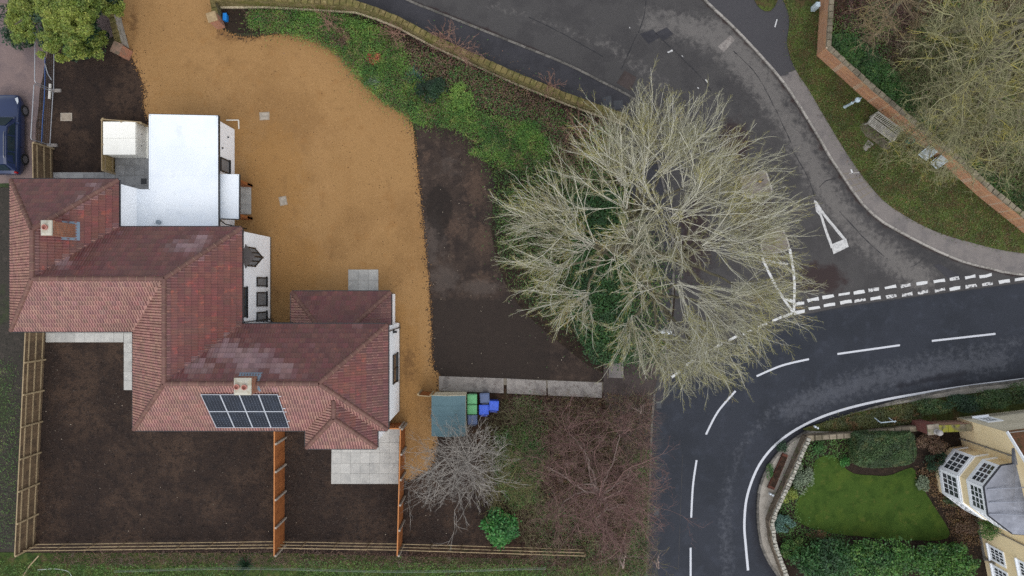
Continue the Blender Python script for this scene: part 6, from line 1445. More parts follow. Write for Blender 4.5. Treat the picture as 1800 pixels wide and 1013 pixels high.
class Grow:
    def __init__(s, seed): s.r = random.Random(seed); s.lv = [[], [], [], [], []]
    def rv(s): return Vector((s.r.gauss(0, 1), s.r.gauss(0, 1), s.r.gauss(0, 1)))
    def path(s, start, d, L, r0, lvl, seg, wander, trop, tip=0.3):
        pts = [Vector(start)]; d = Vector(d).normalized(); st = L / seg
        for i in range(seg):
            d = (d + s.rv() * wander + Vector((0, 0, trop))).normalized(); pts.append(pts[-1] + d * st)
        rad = [r0 * (1 - (1 - tip) * i / seg) for i in range(seg + 1)]
        s.lv[lvl].append(([tuple(p) for p in pts], rad)); return pts, rad
    def sprout(s, pts, rad, lvl, n, lo, ang, ratio, P):
        "side shoots along a path, then their own, per level parameters P[lvl] = (n, lo, ang, ratio, seg, wander, trop, rmin)"
        L = sum((b - a).length for a, b in zip(pts[:-1], pts[1:])); m = len(pts) - 1
        for k in range(n):
            t = lo + (1 - lo) * (k + s.r.random()) / n; f = t * m; i = min(int(f), m - 1); p = pts[i].lerp(pts[i + 1], f - i)
            d = (pts[i + 1] - pts[i]).normalized(); o = s.rv(); o = (o - d * o.dot(d)).normalized(); a = ang * s.r.uniform(0.6, 1.3)
            dd = d * math.cos(a) + o * math.sin(a)
            LL = L * ratio * (1.1 - 0.55 * t) * s.r.uniform(0.6, 1.25)
            rr = max(P[lvl][7], (rad[i] * 0.62))
            q, qr = s.path(p, dd, LL, rr, lvl, P[lvl][4], P[lvl][5], P[lvl][6], 0.55)
            if lvl + 1 < len(P) and P[lvl + 1]: s.sprout(q, qr, lvl + 1, P[lvl + 1][0], P[lvl + 1][1], P[lvl + 1][2], P[lvl + 1][3], P)
def ray_len(px, py, az, outline):
    "pixels from (px, py) along picture direction az to the outline"
    best = None; dx, dy = math.cos(az), -math.sin(az); n = len(outline)
    for i in range(n):
        (x1, y1), (x2, y2) = outline[i], outline[(i + 1) % n]; ex_, ey_ = x2 - x1, y2 - y1; den = dx * ey_ - dy * ex_
        if abs(den) < 1e-9: continue
        t = ((x1 - px) * ey_ - (y1 - py) * ex_) / den; u_ = ((x1 - px) * dy - (y1 - py) * dx) / den
        if t > 0 and 0 <= u_ <= 1 and (best is None or t < best): best = t
    return best or 60.0
m_bark = mat('grey_bark', (108, 102, 84), [((84, 80, 64), 2, 0.45, 0.62, 0.8), ((128, 124, 104), 6, 0.55, 0.7, 0.6), ((118, 118, 72), 1.5, 0.54, 0.7, 0.6)], rough=0.95, bump=(12, 0.8))
m_shoot = mat('pale_lichen_shoot', (194, 191, 176), [((166, 163, 144), 1.4, 0.45, 0.65, 0.7), ((168, 162, 122), 0.5, 0.54, 0.72, 0.5)], island=0.15, rough=0.95)
m_twig = mat('lichen_twig', (174, 172, 152), [((160, 150, 86), 0.45, 0.50, 0.68, 0.75), ((140, 140, 122), 2.2, 0.45, 0.65, 0.6)], island=0.22, rough=0.95)
m_twig_y = mat('yellow_lichen_twig', (156, 150, 76), [((190, 150, 34), 1.0, 0.52, 0.64, 0.9), ((152, 150, 130), 0.5, 0.42, 0.58, 0.85)], island=0.22, rough=0.95)

def bare_tree(name, label, base, limbs, outline, hubs, seed, P, mats=(m_bark, m_shoot, m_twig, m_twig_y), cat='tree', centre=None, trunk_r=0.4, elev=(12, 62), sides=(8, 5, 4, 3), group=None, spread=0.9, kz=0.031, tip=(0.62, 1.0), dens=1.0, wand=0.10, lmax=9.0, lcen=9.0, fork=0, cen_r=40, thick=0.68):
    """limbs: [(px,py,z)...] control polylines with radii; hubs: (px, py, z, shoots, r) where fans of shoots start"""
    g = Grow(seed); root = empty(name, base, label, cat, group)
    L0 = []
    for pts, r0, r1 in limbs:
        q = [Vector(p if len(p) == 4 else W(*p)) if not isinstance(p, Vector) else p for p in pts]
        fine = []
        for i in range(len(q) - 1):
            for j in range(5):
                t = j / 5; p0, p1, p2, p3 = q[max(i - 1, 0)], q[i], q[i + 1], q[min(i + 2, len(q) - 1)]
                fine.append(0.5 * (2 * p1 + (p2 - p0) * t + (2 * p0 - 5 * p1 + 4 * p2 - p3) * t * t + (3 * p1 - p0 - 3 * p2 + p3) * t ** 3) + g.rv() * 0.03)
        fine.append(q[-1]); n = len(fine)
        L0.append(([tuple(p) for p in fine], [r0 + (r1 - r0) * i / (n - 1) for i in range(n)]))
    c = centre
    for hx, hy, hz, ns, hr in hubs:
        ns = max(3, round(ns * dens))
        out = math.atan2(-(hy - c[1]), hx - c[0]); central = math.hypot(hx - c[0], hy - c[1]) < cen_r
        for k in range(ns):
            az = out + g.r.gauss(0, spread) if not central else g.r.uniform(0, 2 * math.pi)
            el = math.radians(g.r.uniform(*elev))
            dpx = ray_len(hx, hy, az, outline) * g.r.uniform(*tip)
            horiz = max(0.5, dpx * kz); el = min(el, math.atan2(3.8, horiz))
            Ls = min(horiz / max(0.35, math.cos(el)), lcen * g.r.uniform(0.7, 1.2) if central else lmax)
            st = Vector(W(hx, hy, hz)) + g.rv() * 0.12
            pts, rad = g.path(st, (math.cos(az) * math.cos(el), math.sin(az) * math.cos(el), math.sin(el)), Ls, hr * thick * g.r.uniform(0.7, 1.2), 1, 9, wand, 0.015)
            for fk_ in range(fork):                       # the shoot forks into near-equal arms
                i_ = g.r.randint(2, 5); d_0 = (pts[i_ + 1] - pts[i_]).normalized(); o_0 = g.rv(); o_0 = (o_0 - d_0 * o_0.dot(d_0)).normalized(); a_0 = g.r.uniform(0.25, 0.55)
                p2_, r2_ = g.path(pts[i_], d_0 * math.cos(a_0) + o_0 * math.sin(a_0), Ls * (1 - i_ / 9) * g.r.uniform(0.6, 0.95), rad[i_] * 0.85, 1, 7, wand, 0.03)
                g.sprout(p2_, r2_, 2, max(3, P[2][0] - 3), P[2][1], P[2][2], P[2][3], P)
            g.sprout(pts, rad, 2, P[2][0] if Ls > 1.5 else max(2, P[2][0] // 2), P[2][1], P[2][2], P[2][3], P)
    V, Fq = tubes_np(L0, sides[0]); np_mesh('trunk', V, Fq, mats[0], root, smooth=True)
    for lvl, nm in ((1, 'branches'), (2, 'twigs'), (3, 'fine_twigs')):
        if g.lv[lvl]:
            V, Fq = tubes_np(g.lv[lvl], sides[lvl]); np_mesh(nm, V, Fq, mats[lvl], root, kind='stuff' if lvl > 1 else None)
    return root
#      n   lo   ang  ratio seg wander trop rmin
P_BIG = [None, None, (9, 0.18, 0.44, 0.30, 5, 0.10, 0.04, 0.0078), (6, 0.15, 0.55, 0.42, 3, 0.15, 0.05, 0.0052)]
OUT_BIG = [(858, 430), (870, 390), (890, 330), (935, 282), (985, 250), (985, 215), (1020, 196), (1060, 205), (1100, 195), (1150, 168), (1182, 176), (1202, 205), (1240, 200), (1292, 232), (1304, 268), (1342, 300), (1374, 340), (1394, 390), (1420, 470), (1402, 530), (1374, 580), (1330, 622), (1302, 662), (1250, 694), (1180, 690), (1130, 672), (1090, 640), (1030, 632), (980, 604), (930, 572), (898, 520), (876, 480)]
tb = (6.55, 2.45, 0)
b0 = Vector((6.55, 2.45, -0.1)); fk = Vector((6.45, 2.5, 3.2))
HB = [(1040, 432, 6.2, 26, 0.05), (1010, 380, 7.0, 20, 0.045), (985, 470, 7.0, 20, 0.045), (1030, 520, 6.8, 24, 0.045), (1110, 400, 7.6, 22, 0.05), (1095, 320, 8.0, 22, 0.045), (1165, 300, 8.2, 24, 0.045), (1160, 370, 8.2, 20, 0.045), (1225, 350, 8.2, 24, 0.045), (1235, 430, 8.0, 26, 0.05),
      (1290, 420, 8.2, 22, 0.045), (1290, 500, 8.0, 26, 0.045), (1230, 530, 7.8, 24, 0.045), (1180, 570, 7.2, 26, 0.045), (1225, 610, 7.2, 26, 0.04), (1110, 560, 6.8, 22, 0.04), (1150, 450, 7.8, 16, 0.04), (1085, 455, 7.2, 14, 0.04), (1125, 500, 7.4, 16, 0.04), (1120, 430, 8.0, 16, 0.04), (1190, 420, 8.0, 16, 0.04), (1190, 500, 7.8, 16, 0.04), (1130, 335, 8.2, 18, 0.042), (1095, 365, 7.8, 14, 0.04), (1185, 385, 8.2, 16, 0.042), (1130, 290, 8.2, 14, 0.04), (1200, 330, 8.2, 14, 0.04), (1260, 390, 8.0, 14, 0.04), (1160, 620, 7.0, 18, 0.04), (1300, 570, 7.4, 18, 0.04), (1120, 250, 8.2, 16, 0.04), (960, 400, 7.4, 14, 0.04)]
def limb_to(h, via=None):
    e_ = Vector(W(h[0], h[1], h[2])); m_ = fk.lerp(e_, 0.5) + Vector((0, 0, 0.25)); return e_, m_
limbs = [([b0, Vector((6.5, 2.5, 1.5)), fk], 0.55, 0.42)]
def W3(p): return Vector(W(*p[:3]))
MAIN = {'l': (1062, 440, 5.2), 't': (1112, 385, 6.2), 'r': (1195, 455, 6.6), 'd': (1150, 520, 6.0)}
for k_, p in MAIN.items(): limbs.append(([fk, fk.lerp(W3(p), 0.5) + Vector((0, 0, 0.3)), W3(p)], 0.26, 0.13))
for h in HB:
    k_ = min(MAIN.values(), key=lambda p: math.hypot(p[0] - h[0], p[1] - h[1])); limbs.append(([W3(k_), W3(k_).lerp(W3(h), 0.5) + Vector((rnd.uniform(-.2, .2), rnd.uniform(-.2, .2), 0.1)), W3(h)], 0.10, 0.045))
bare_tree('bare_tree', 'huge leafless tree with pale yellow-lichened branches overhanging the road junction', tb, limbs, OUT_BIG, HB, 21, P_BIG, centre=(1135, 435), dens=0.94, tip=(0.55, 1.0), wand=0.11, lmax=5.0, lcen=2.4, fork=1, cen_r=70, spread=0.55, thick=0.56)

# leafless tree(s) behind the brick wall
P_MED = [None, None, (9, 0.15, 0.75, 0.30, 5, 0.32, 0.03, 0.009), (4, 0.15, 0.75, 0.45, 3, 0.3, 0.03, 0.006)]
OUT_R = [(1585, 110), (1580, 60), (1640, -40), (1760, -90), (1900, -60), (1980, 60), (1960, 220), (1880, 330), (1800, 360), (1740, 340), (1700, 330), (1640, 330), (1560, 310), (1500, 300), (1520, 250), (1570, 180), (1570, 140)]
HR = [(1690, 40, 7.5, 18, 0.045), (1640, 60, 7.5, 12, 0.04), (1730, 90, 7.8, 16, 0.045), (1700, 140, 7.0, 16, 0.04), (1650, 150, 6.5, 12, 0.035), (1740, 180, 6.8, 16, 0.04), (1690, 220, 6.0, 18, 0.035), (1640, 240, 4.6, 22, 0.028), (1600, 235, 4.0, 14, 0.024), (1640, 285, 3.8, 14, 0.024), (1700, 290, 4.6, 14, 0.026), (1780, 250, 6.2, 14, 0.035), (1780, 30, 7.5, 12, 0.04), (1800, 150, 7.0, 14, 0.04)]
tr = Vector(W(1745, 75, 0)); fr_ = Vector((tr.x - 0.3, tr.y, 3.4)); lim = [([tr, Vector((tr.x, tr.y, 1.7)), fr_], 0.42, 0.32)]
for h in HR: lim.append(([fr_, fr_.lerp(W3(h), 0.35) + Vector((rnd.uniform(-.5, .5), rnd.uniform(-.5, .5), 0.3)), fr_.lerp(W3(h), 0.7) + Vector((rnd.uniform(-.5, .5), rnd.uniform(-.5, .5), 0.1)), W3(h)], 0.13, 0.035))
m_yt = mat('olive_lichen_twig', (142, 140, 104), [((158, 148, 62), 0.8, 0.50, 0.64, 0.85), ((132, 122, 106), 1.8, 0.45, 0.65, 0.7)], island=0.2, rough=0.95)
bare_tree('bare_tree', 'leafless olive-lichened tree behind the orange brick wall at the upper right', tuple(tr), lim, OUT_R, HR, 33, P_MED, mats=(m_bark, m_yt, m_yt, m_yt), dens=1.5, wand=0.26, lmax=3.4, centre=(1725, 120), spread=1.5, elev=(5, 50), sides=(8, 4, 3, 3))
OUT_R2 = [(1500, 110), (1490, 40), (1500, -40), (1580, -90), (1650, -60), (1640, 20), (1600, 90), (1560, 110)]
HR2 = [(1585, -5, 6.5, 14, 0.04), (1560, 25, 6.3, 14, 0.035), (1540, 50, 6.0, 12, 0.03), (1530, 10, 6.0, 10, 0.03), (1610, 20, 6.4, 12, 0.03)]
tr2 = Vector(W(1600, -30, 0)); f2 = tr2 + Vector((0, 0, 3)); lim = [([tr2, tr2 + Vector((0, 0, 1.5)), f2], 0.25, 0.18)] + [([f2, f2.lerp(W3(h), 0.5), W3(h)], 0.13, 0.05) for h in HR2]
m_bt = mat('brown_twig', (138, 122, 96), [((112, 96, 74), 1.6, 0.45, 0.65, 0.7), ((160, 142, 88), 0.7, 0.5, 0.68, 0.6)], island=0.2, rough=0.95)
bare_tree('bare_tree', 'leafless brown-twigged tree at the top edge behind the brick wall corner', tuple(tr2), lim, OUT_R2, HR2, 35, P_MED, mats=(m_bark, m_bt, m_bt, m_bt), centre=(1610, -20), spread=0.9, elev=(0, 40), sides=(8, 4, 3, 3))
dl = MB()
for pts, r in (([(1748, 77, 0.5), (1765, 68, 0.6), (1785, 70, 0.45), (1812, 68, 0.3)], 0.05), ([(1784, 77, 0.3), (1812, 73, 0.35)], 0.07), ([(1796, 158, 0.25), (1812, 150, 0.3)], 0.09)): dl.tube([W(*p) for p in pts], r, 6)
dl.build('dead_limb', mat('bleached_wood', (196, 188, 172), rough=0.9), bpy.data.objects['bare_tree.001'])

# reddish bare trees by the lower road, grey bare shrub by the shed
m_red = mat('reddish_twig', (118, 92, 86), [((96, 72, 68), 1.4, 0.45, 0.65, 0.7), ((142, 126, 118), 3, 0.55, 0.7, 0.5)], island=0.25, rough=0.95)
m_sil = mat('silver_branch', (132, 116, 108), [((104, 88, 82), 2, 0.45, 0.65, 0.7)], island=0.15, rough=0.95)
P_RED = [None, None, (10, 0.1, 0.85, 0.34, 5, 0.3, 0.02, 0.008), (6, 0.1, 0.8, 0.48, 3, 0.3, 0.02, 0.005)]
OUT_RED = [(925, 740), (950, 690), (1010, 680), (1080, 690), (1130, 720), (1190, 730), (1240, 760), (1210, 830), (1190, 880), (1195, 920), (1140, 960), (1090, 990), (1010, 1000), (950, 960), (925, 880), (905, 800)]
HD = [(1055, 870, 5.2, 20, 0.04), (1030, 790, 5.0, 18, 0.035), (1010, 850, 4.8, 16, 0.03), (1100, 860, 5.0, 18, 0.035), (1060, 930, 4.6, 16, 0.03), (1000, 760, 4.6, 14, 0.03), (1090, 760, 4.4, 14, 0.03), (1130, 900, 4.4, 14, 0.03), (980, 900, 4.2, 14, 0.025), (1110, 820, 4.8, 12, 0.03), (960, 820, 4.2, 12, 0.025)]
td = Vector(W(1042, 850, 0)); fd = td + Vector((0.1, 0.0, 2.2)); lim = [([td, td + Vector((0, 0, 1.1)), fd], 0.20, 0.15)] + [([fd, fd.lerp(W3(h), 0.35) + Vector((rnd.uniform(-.5, .5), rnd.uniform(-.5, .5), 0.2)), fd.lerp(W3(h), 0.7) + Vector((rnd.uniform(-.4, .4), rnd.uniform(-.4, .4), 0.1)), W3(h)], 0.06, 0.02) for h in HD]
bare_tree('bare_tree', 'leafless reddish tree with fine twigs beside the lower main road', tuple(td), lim, OUT_RED, HD, 41, P_RED, mats=(m_sil, m_red, m_red, m_red), wand=0.30, lmax=2.4, dens=0.85, centre=(1045, 850), spread=1.6, elev=(5, 45), sides=(8, 4, 3, 3), kz=0.033)
OUT_GR = [(690, 870), (712, 800), (735, 765), (770, 745), (820, 720), (860, 745), (900, 770), (915, 830), (890, 880), (850, 890), (800, 910), (760, 915), (715, 900)]
HG = [(818, 812, 3.0, 34, 0.028), (800, 830, 2.8, 26, 0.026), (840, 790, 2.8, 26, 0.024), (770, 840, 2.4, 20, 0.022), (850, 830, 2.4, 16, 0.02), (800, 790, 2.6, 18, 0.022)]
tg = Vector(W(822, 808, 0)); fg = tg + Vector((0, 0, 1.2)); lim = [([tg, tg + Vector((0, 0, .6)), fg], 0.12, 0.10)] + [([fg, fg.lerp(W3(h), 0.5), W3(h)], 0.05, 0.03) for h in HG]
m_gt = mat('grey_twig', (152, 146, 138), [((124, 118, 110), 2, 0.45, 0.65, 0.7)], island=0.2, rough=0.95)
P_GR = [None, None, (6, 0.2, 0.6, 0.36, 4, 0.2, 0.02, 0.009), (4, 0.1, 0.7, 0.5, 3, 0.2, 0.02, 0.006)]
bare_tree('bare_shrub', 'leafless silver-grey shrub sprawling below the shed over the gravel end', tuple(tg), lim, OUT_GR, HG, 51, P_GR, mats=(m_gt, m_gt, m_gt, m_gt), wand=0.22, dens=0.75, centre=(815, 815), spread=1.6, elev=(0, 40), sides=(6, 4, 3, 3), cat='shrub', kz=0.034)
OUT_G2 = [(850, 800), (900, 760), (950, 780), (960, 850), (930, 900), (880, 900), (830, 890)]
HG2 = [(890, 850, 1.8, 26, 0.018), (910, 820, 1.8, 20, 0.018), (870, 870, 1.6, 20, 0.016)]
t2 = Vector(W(893, 845, 0)); f2 = t2 + Vector((0, 0, .8)); lim = [([t2, f2], 0.07, 0.06)] + [([f2, f2.lerp(W3(h), 0.5), W3(h)], 0.04, 0.02) for h in HG2]
m_ol = mat('olive_twig', (112, 104, 72), [((92, 96, 54), 1.5, 0.45, 0.62, 0.8)], island=0.25, rough=0.95)
bare_tree('bare_shrub', 'dense olive-brown twiggy shrub above the bright green laurel', tuple(t2), lim, OUT_G2, HG2, 53, P_GR, mats=(m_ol, m_ol, m_ol, m_ol), centre=(892, 848), spread=1.8, elev=(0, 60), sides=(6, 3, 3, 3), cat='shrub', kz=0.034)
for seed, (cx, cy, r_, lab) in enumerate(((1090, 985, 60, 'thin leafless sapling at the end of the rail fence'), (1150, 985, 46, 'pale leafless sapling leaning over the kerb at the bottom'), (1120, 720, 40, 'spindly leafless shrub on the brown corner footpath edge'))):
    ol = [(cx + r_ * math.cos(a) * (1 + .2 * math.sin(3 * a)), cy + r_ * math.sin(a)) for a in np.linspace(0, 6.28, 14)[:-1]]; hb = [(cx, cy, 2.6, 9, 0.022), (cx + 8, cy - 8, 2.4, 6, 0.018)]
    tt = Vector(W(cx, cy, 0)); ff_ = tt + Vector((0, 0, 1.3)); lim = [([tt, ff_], 0.06, 0.05)] + [([ff_, ff_.lerp(W3(h), .5), W3(h)], 0.04, 0.02) for h in hb]
    bare_tree('bare_sapling', lab, tuple(tt), lim, ol, hb, 60 + seed, P_GR, mats=(m_sil, m_sil, m_red if seed != 1 else m_ol, m_red if seed != 1 else m_ol), centre=(cx, cy), elev=(0, 50), sides=(6, 3, 3, 3), cat='sapling', kz=0.034)

# leafy things ------------------------------------------------------------
def lm(name, c, c2, isl=0.35, hue=0.02, c3=None):
    mx = [(c2, 0.7, 0.42, 0.62, 0.9)]
    if c3: mx.append((c3, 2.0, 0.52, 0.68, 0.8))
    return mat(name, c, mx, island=isl, hue=hue, rough=0.55, spec=0.35)
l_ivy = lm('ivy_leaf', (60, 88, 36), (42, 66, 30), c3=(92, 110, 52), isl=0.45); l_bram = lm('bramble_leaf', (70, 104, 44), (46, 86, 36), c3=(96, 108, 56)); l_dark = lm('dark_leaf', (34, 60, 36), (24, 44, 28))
l_brown = lm('dead_leaf', (104, 82, 64), (80, 62, 48), c3=(130, 106, 80)); l_yg = lm('yellow_green_leaf', (116, 128, 52), (84, 104, 42), c3=(144, 146, 72), isl=0.45); l_laur = lm('laurel_leaf', (48, 102, 38), (32, 78, 30), c3=(88, 130, 66), isl=0.5)
l_con = lm('conifer_spray', (48, 84, 40), (34, 62, 34), c3=(70, 104, 48), isl=0.45); l_hedge = lm('hedge_leaf', (58, 80, 42), (42, 60, 34), c3=(88, 92, 52)); l_blue = lm('blue_green_spray', (74, 104, 92), (56, 84, 74)); l_red = lm('red_leaf', (142, 70, 48), (112, 50, 40), c3=(156, 100, 66)); l_grey = lm('grey_leaf', (108, 120, 96), (84, 98, 78))
l_straw = lm('straw_blade', (160, 146, 96), (130, 116, 72)); l_grass = lm('grass_blade', (78, 108, 42), (56, 86, 36), c3=(110, 122, 62)); l_fallen = lm('fallen_leaf', (108, 84, 56), (82, 62, 44), c3=(136, 110, 70))

def clump_pts(n, c, rx, ry, h, r, lumps=9, z0=0.0, shell=0.55):
    "points spread through a lumpy mound"
    k = max(1, lumps); ctr = []
    for i in range(k):
        a = r.random() * 6.283; q = math.sqrt(r.random()) * 0.78
        ctr.append((c[0] + rx * q * math.cos(a), c[1] + ry * q * math.sin(a), z0 + h * (0.42 + 0.3 * (1 - q) + 0.12 * r.random()), (0.20 + 0.20 * r.random())))
    ctr = np.array(ctr); i = r.integers(0, k, n); d = r.normal(size=(n, 3)); d /= np.linalg.norm(d, axis=1)[:, None]; rad = (shell + (1.08 - shell) * r.random(n) ** 0.5)[:, None] * ctr[i, 3][:, None]
    rad *= np.where(r.random(n) < 0.12, 1.35, 1.0)[:, None]; P = ctr[i, :3] + d * rad * np.array([rx, ry, h * 0.8]); P[:, 2] = np.maximum(P[:, 2], z0 + 0.03); return P
def shrub(name, label, px, py, rx, ry, h, material, n, size, seed, z0=0.05, lumps=18, up=0.4, aspect=0.55, cat='shrub', group=None, stems=True, part='foliage', zc=None):
    c = W(px, py, zc if zc is not None else z0 + h * 0.6); r = np.random.default_rng(seed)
    root = empty(name, (c[0], c[1], z0), label, cat, group)
    leaves(part, clump_pts(n, c, rx, ry, h, r, lumps, z0), size, material, root, up=up, aspect=aspect, seed=seed)
    if stems:
        R_ = random.Random(seed); L = []
        for i in range(7):
            a = R_.random() * 6.283; q = R_.random() * 0.6; e_ = (c[0] + rx * q * math.cos(a), c[1] + ry * q * math.sin(a), z0 + h * 0.7); L.append(([(c[0] + 0.1 * math.cos(a), c[1] + 0.1 * math.sin(a), z0), ((c[0] + e_[0]) / 2, (c[1] + e_[1]) / 2, z0 + h * 0.4), e_], [0.03 * min(1, h), 0.02 * min(1, h), 0.01]))
        V, Fq = tubes_np(L, 5); np_mesh('stems', V, Fq, m_bark, root)
    return root
def cover_stuff(name, label, poly_px, n, size, material, seed, z0=0.05, hmax=0.5, bumps=30, up=0.7, aspect=0.6, cat='ground cover', jit=4.0, thr=0.12):
    P = scatter_poly(poly_px, n, np.random.default_rng(seed)); r = np.random.default_rng(seed + 1)
    B = scatter_poly(poly_px, bumps, r); rad = 14 + 40 * r.random(bumps); hh = np.zeros(n)
    for b, q in zip(B, rad): hh = np.maximum(hh, np.clip(1 - np.hypot(P[:, 0] - b[0], P[:, 1] - b[1]) / q, 0, 1) ** 0.6)
    keep = (hh > thr) | (r.random(n) < 0.22); P, hh = P[keep], hh[keep]; P = P + r.normal(size=P.shape) * jit * (r.random((len(P), 1)) ** 2) * 2
    z = z0 + hmax * hh * (0.35 + 0.65 * r.random(len(P)) ** 0.5); k = (H - z) / F
    pts = np.stack([(P[:, 0] - 900) * k, (506.5 - P[:, 1]) * k, z], 1)
    return leaves(name, pts, size, material, up=up, aspect=aspect, seed=seed, label=label, cat=cat, kind='stuff')

def canes(name, label, poly, n, length, height, material, seed, z0=0.05, rad=0.008, cat='bramble'):
    "a tangle of thin arching canes"
    r = np.random.default_rng(seed); P = scatter_poly(poly, n, r); az = r.random(n) * 6.283; L = length * (0.4 + r.random(n)); hh = height * (0.3 + 0.9 * r.random(n)); bend = r.normal(size=n) * 0.35; zb = z0 + height * 0.3 * r.random(n); lst = []
    x0, y0 = (P[:, 0] - 900) * (H - z0) / F, (506.5 - P[:, 1]) * (H - z0) / F; T = np.linspace(0, 1, 6)
    jx, jy = r.normal(size=(n, 6)) * 0.03 * length, r.normal(size=(n, 6)) * 0.03 * length
    X = x0[:, None] + L[:, None] * (np.cos(az)[:, None] * T - np.sin(az)[:, None] * bend[:, None] * T ** 2) + jx; Y_ = y0[:, None] + L[:, None] * (np.sin(az)[:, None] * T + np.cos(az)[:, None] * bend[:, None] * T ** 2) + jy; Z = zb[:, None] + hh[:, None] * (np.sin(T * 2.4))[None]
    R_ = rad * (0.6 + 0.8 * r.random(n))[:, None] * (1 - 0.6 * T)[None]
    V, Fq = tubes_np([(np.stack([X[i], Y_[i], Z[i]], 1), R_[i]) for i in range(n)], 3)
    return np_mesh(name, V, Fq, material, label=label, cat=cat, kind='stuff')
m_cane = mat('bramble_cane', (120, 92, 86), [((82, 66, 60), 1.2, 0.45, 0.62, 0.8), ((134, 118, 112), 2.5, 0.52, 0.66, 0.8)], island=0.4, rough=0.95)
m_cane_o = mat('olive_cane', (122, 120, 88), [((106, 100, 70), 1.2, 0.45, 0.62, 0.8), ((146, 136, 104), 2.5, 0.54, 0.7, 0.6)], island=0.3, rough=0.95)
THK = [(895, 700), (960, 694), (1058, 698), (1110, 690), (1146, 700), (1144, 800), (1140, 1010), (960, 1010), (925, 960), (915, 890), (900, 800)]
canes('bramble_thicket', 'tangled reddish-brown brambles filling the ground between bins and lower road', THK, 4400, 0.75, 0.55, m_cane, 400)
canes('olive_thicket', 'olive and grey dead stems mixed through the bramble thicket', THK, 2200, 0.8, 0.7, m_cane_o, 407)
canes('scrub_stems', 'olive-brown scrub stems left of the bramble thicket near the laurel', [(850, 740), (900, 700), (940, 720), (950, 860), (930, 960), (880, 880), (850, 840)], 1500, 0.6, 0.5, m_cane_o, 401)
canes('wall_brambles', 'thin brown bramble stems along the inside of the mossy boundary wall', [(690, 60), (760, 86), (900, 150), (1080, 226), (1090, 290), (1000, 280), (900, 210), (760, 140), (710, 100)], 1700, 0.6, 0.5, m_cane, 402)
canes('woodland_scrub', 'dense pale olive scrub of fine stems behind the orange brick wall', [(1560, 110), (1600, 40), (1800, 10), (1850, 100), (1850, 420), (1800, 384), (1640, 240), (1590, 180)], 6800, 0.9, 0.9, m_cane_o, 403)
canes('woodland_stems', 'brown stems near the brick wall corner at the top right', [(1470, 0), (1600, 0), (1600, 110), (1540, 110), (1500, 70), (1468, 60)], 700, 0.8, 0.6, m_cane, 404)
canes('fence_brambles', 'dry brown stems along the foot of the rail fence', [(90, 974), (480, 970), (1030, 982), (1030, 1000), (480, 994), (90, 992)], 1700, 0.45, 0.15, m_cane, 405)
canes('tree_scrub', 'thin dead stems below the huge bare tree', [(880, 420), (960, 300), (1100, 260), (1170, 420), (1160, 640), (1000, 590), (890, 500)], 1500, 0.6, 0.5, m_cane_o, 406)
# evergreen tree at the upper left
ev = empty('evergreen_tree', W(118, 40, 0), 'bushy yellow-green evergreen tree over the rubble wall at the upper left', 'tree')
r = np.random.default_rng(70); pts = []
pd_ = []
for j_ in range(105):
    a_ = r.random() * 6.283; q_ = math.sqrt(r.random()); cx_, cy_ = 110 + 84 * q_ * math.cos(a_) * (1 + .12 * math.sin(3 * a_)), 14 + 84 * q_ * math.sin(a_)
    R_ = 0.38 + 0.42 * r.random(); z_ = 5.4 - 2.6 * q_ * q_ + 0.5 * r.normal(); c = W(cx_, cy_, z_)
    pts.append(clump_pts(int(2700 * R_ * R_), (c[0], c[1], 0), R_ * 1.1, R_ * 1.1, R_ * 1.3, r, 6, max(0.4, z_ - R_)))
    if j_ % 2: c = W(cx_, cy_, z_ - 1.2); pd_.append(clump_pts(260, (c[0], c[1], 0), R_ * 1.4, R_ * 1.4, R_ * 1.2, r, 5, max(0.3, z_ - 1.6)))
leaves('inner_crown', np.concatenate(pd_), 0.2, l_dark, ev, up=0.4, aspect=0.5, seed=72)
leaves('crown', np.concatenate(pts), 0.15, l_yg, ev, up=0.3, aspect=0.32, seed=71)
c = Vector(W(118, 40, 0)); V, Fq = tubes_np([([tuple(c), tuple(c + Vector((0, .05, 1.6))), tuple(c + Vector((0.1, 0, 3.4)))], [0.22, 0.17, 0.08])] + [([tuple(c + Vector((0, 0, 1.2 + .3 * i))), tuple(c + Vector((math.cos(i * 1.1) * .9, math.sin(i * 1.1) * .9, 2.1 + .3 * i))), tuple(c + Vector((math.cos(i * 1.1) * 1.7, math.sin(i * 1.1) * 1.7, 2.9 + .3 * i)))], [0.08, 0.06, 0.03]) for i in range(6)], 7); np_mesh('trunk', V, Fq, m_bark, ev)

# shrub bed below the roadside wall: mass of ground cover plus single shrubs one can tell apart
BED1 = [(430, 20), (520, 18), (600, 26), (660, 44), (700, 66), (720, 110), (740, 150), (800, 170), (850, 200), (930, 220), (980, 260), (930, 300), (880, 300), (850, 262), (800, 226), (736, 222), (706, 200), (676, 184), (636, 146), (598, 100), (560, 76), (500, 58), (440, 50)]
cover_stuff('ivy_ground_cover', 'bright green ivy and weeds filling the shrub bed beside the gravel', BED1, 27000, 0.085, lm('fresh_weed_leaf', (84, 120, 46), (58, 92, 36), c3=(120, 134, 62), isl=0.45), 81, hmax=0.75, bumps=64, aspect=0.42, jit=7, thr=0.3)
BED2 = [(700, 70), (780, 100), (860, 130), (960, 180), (1080, 230), (1100, 300), (1010, 330), (960, 260), (900, 210), (800, 170), (740, 140)]
cover_stuff('bramble_scrub', 'brownish bramble scrub along the inside of the mossy wall', BED2, 11000, 0.09, l_brown, 83, hmax=0.6, bumps=50, jit=14)
cover_stuff('bramble_leaves', 'loose green bramble leaves along the inside of the mossy wall', BED2, 9000, 0.09, l_bram, 84, hmax=0.7, bumps=40, jit=14)
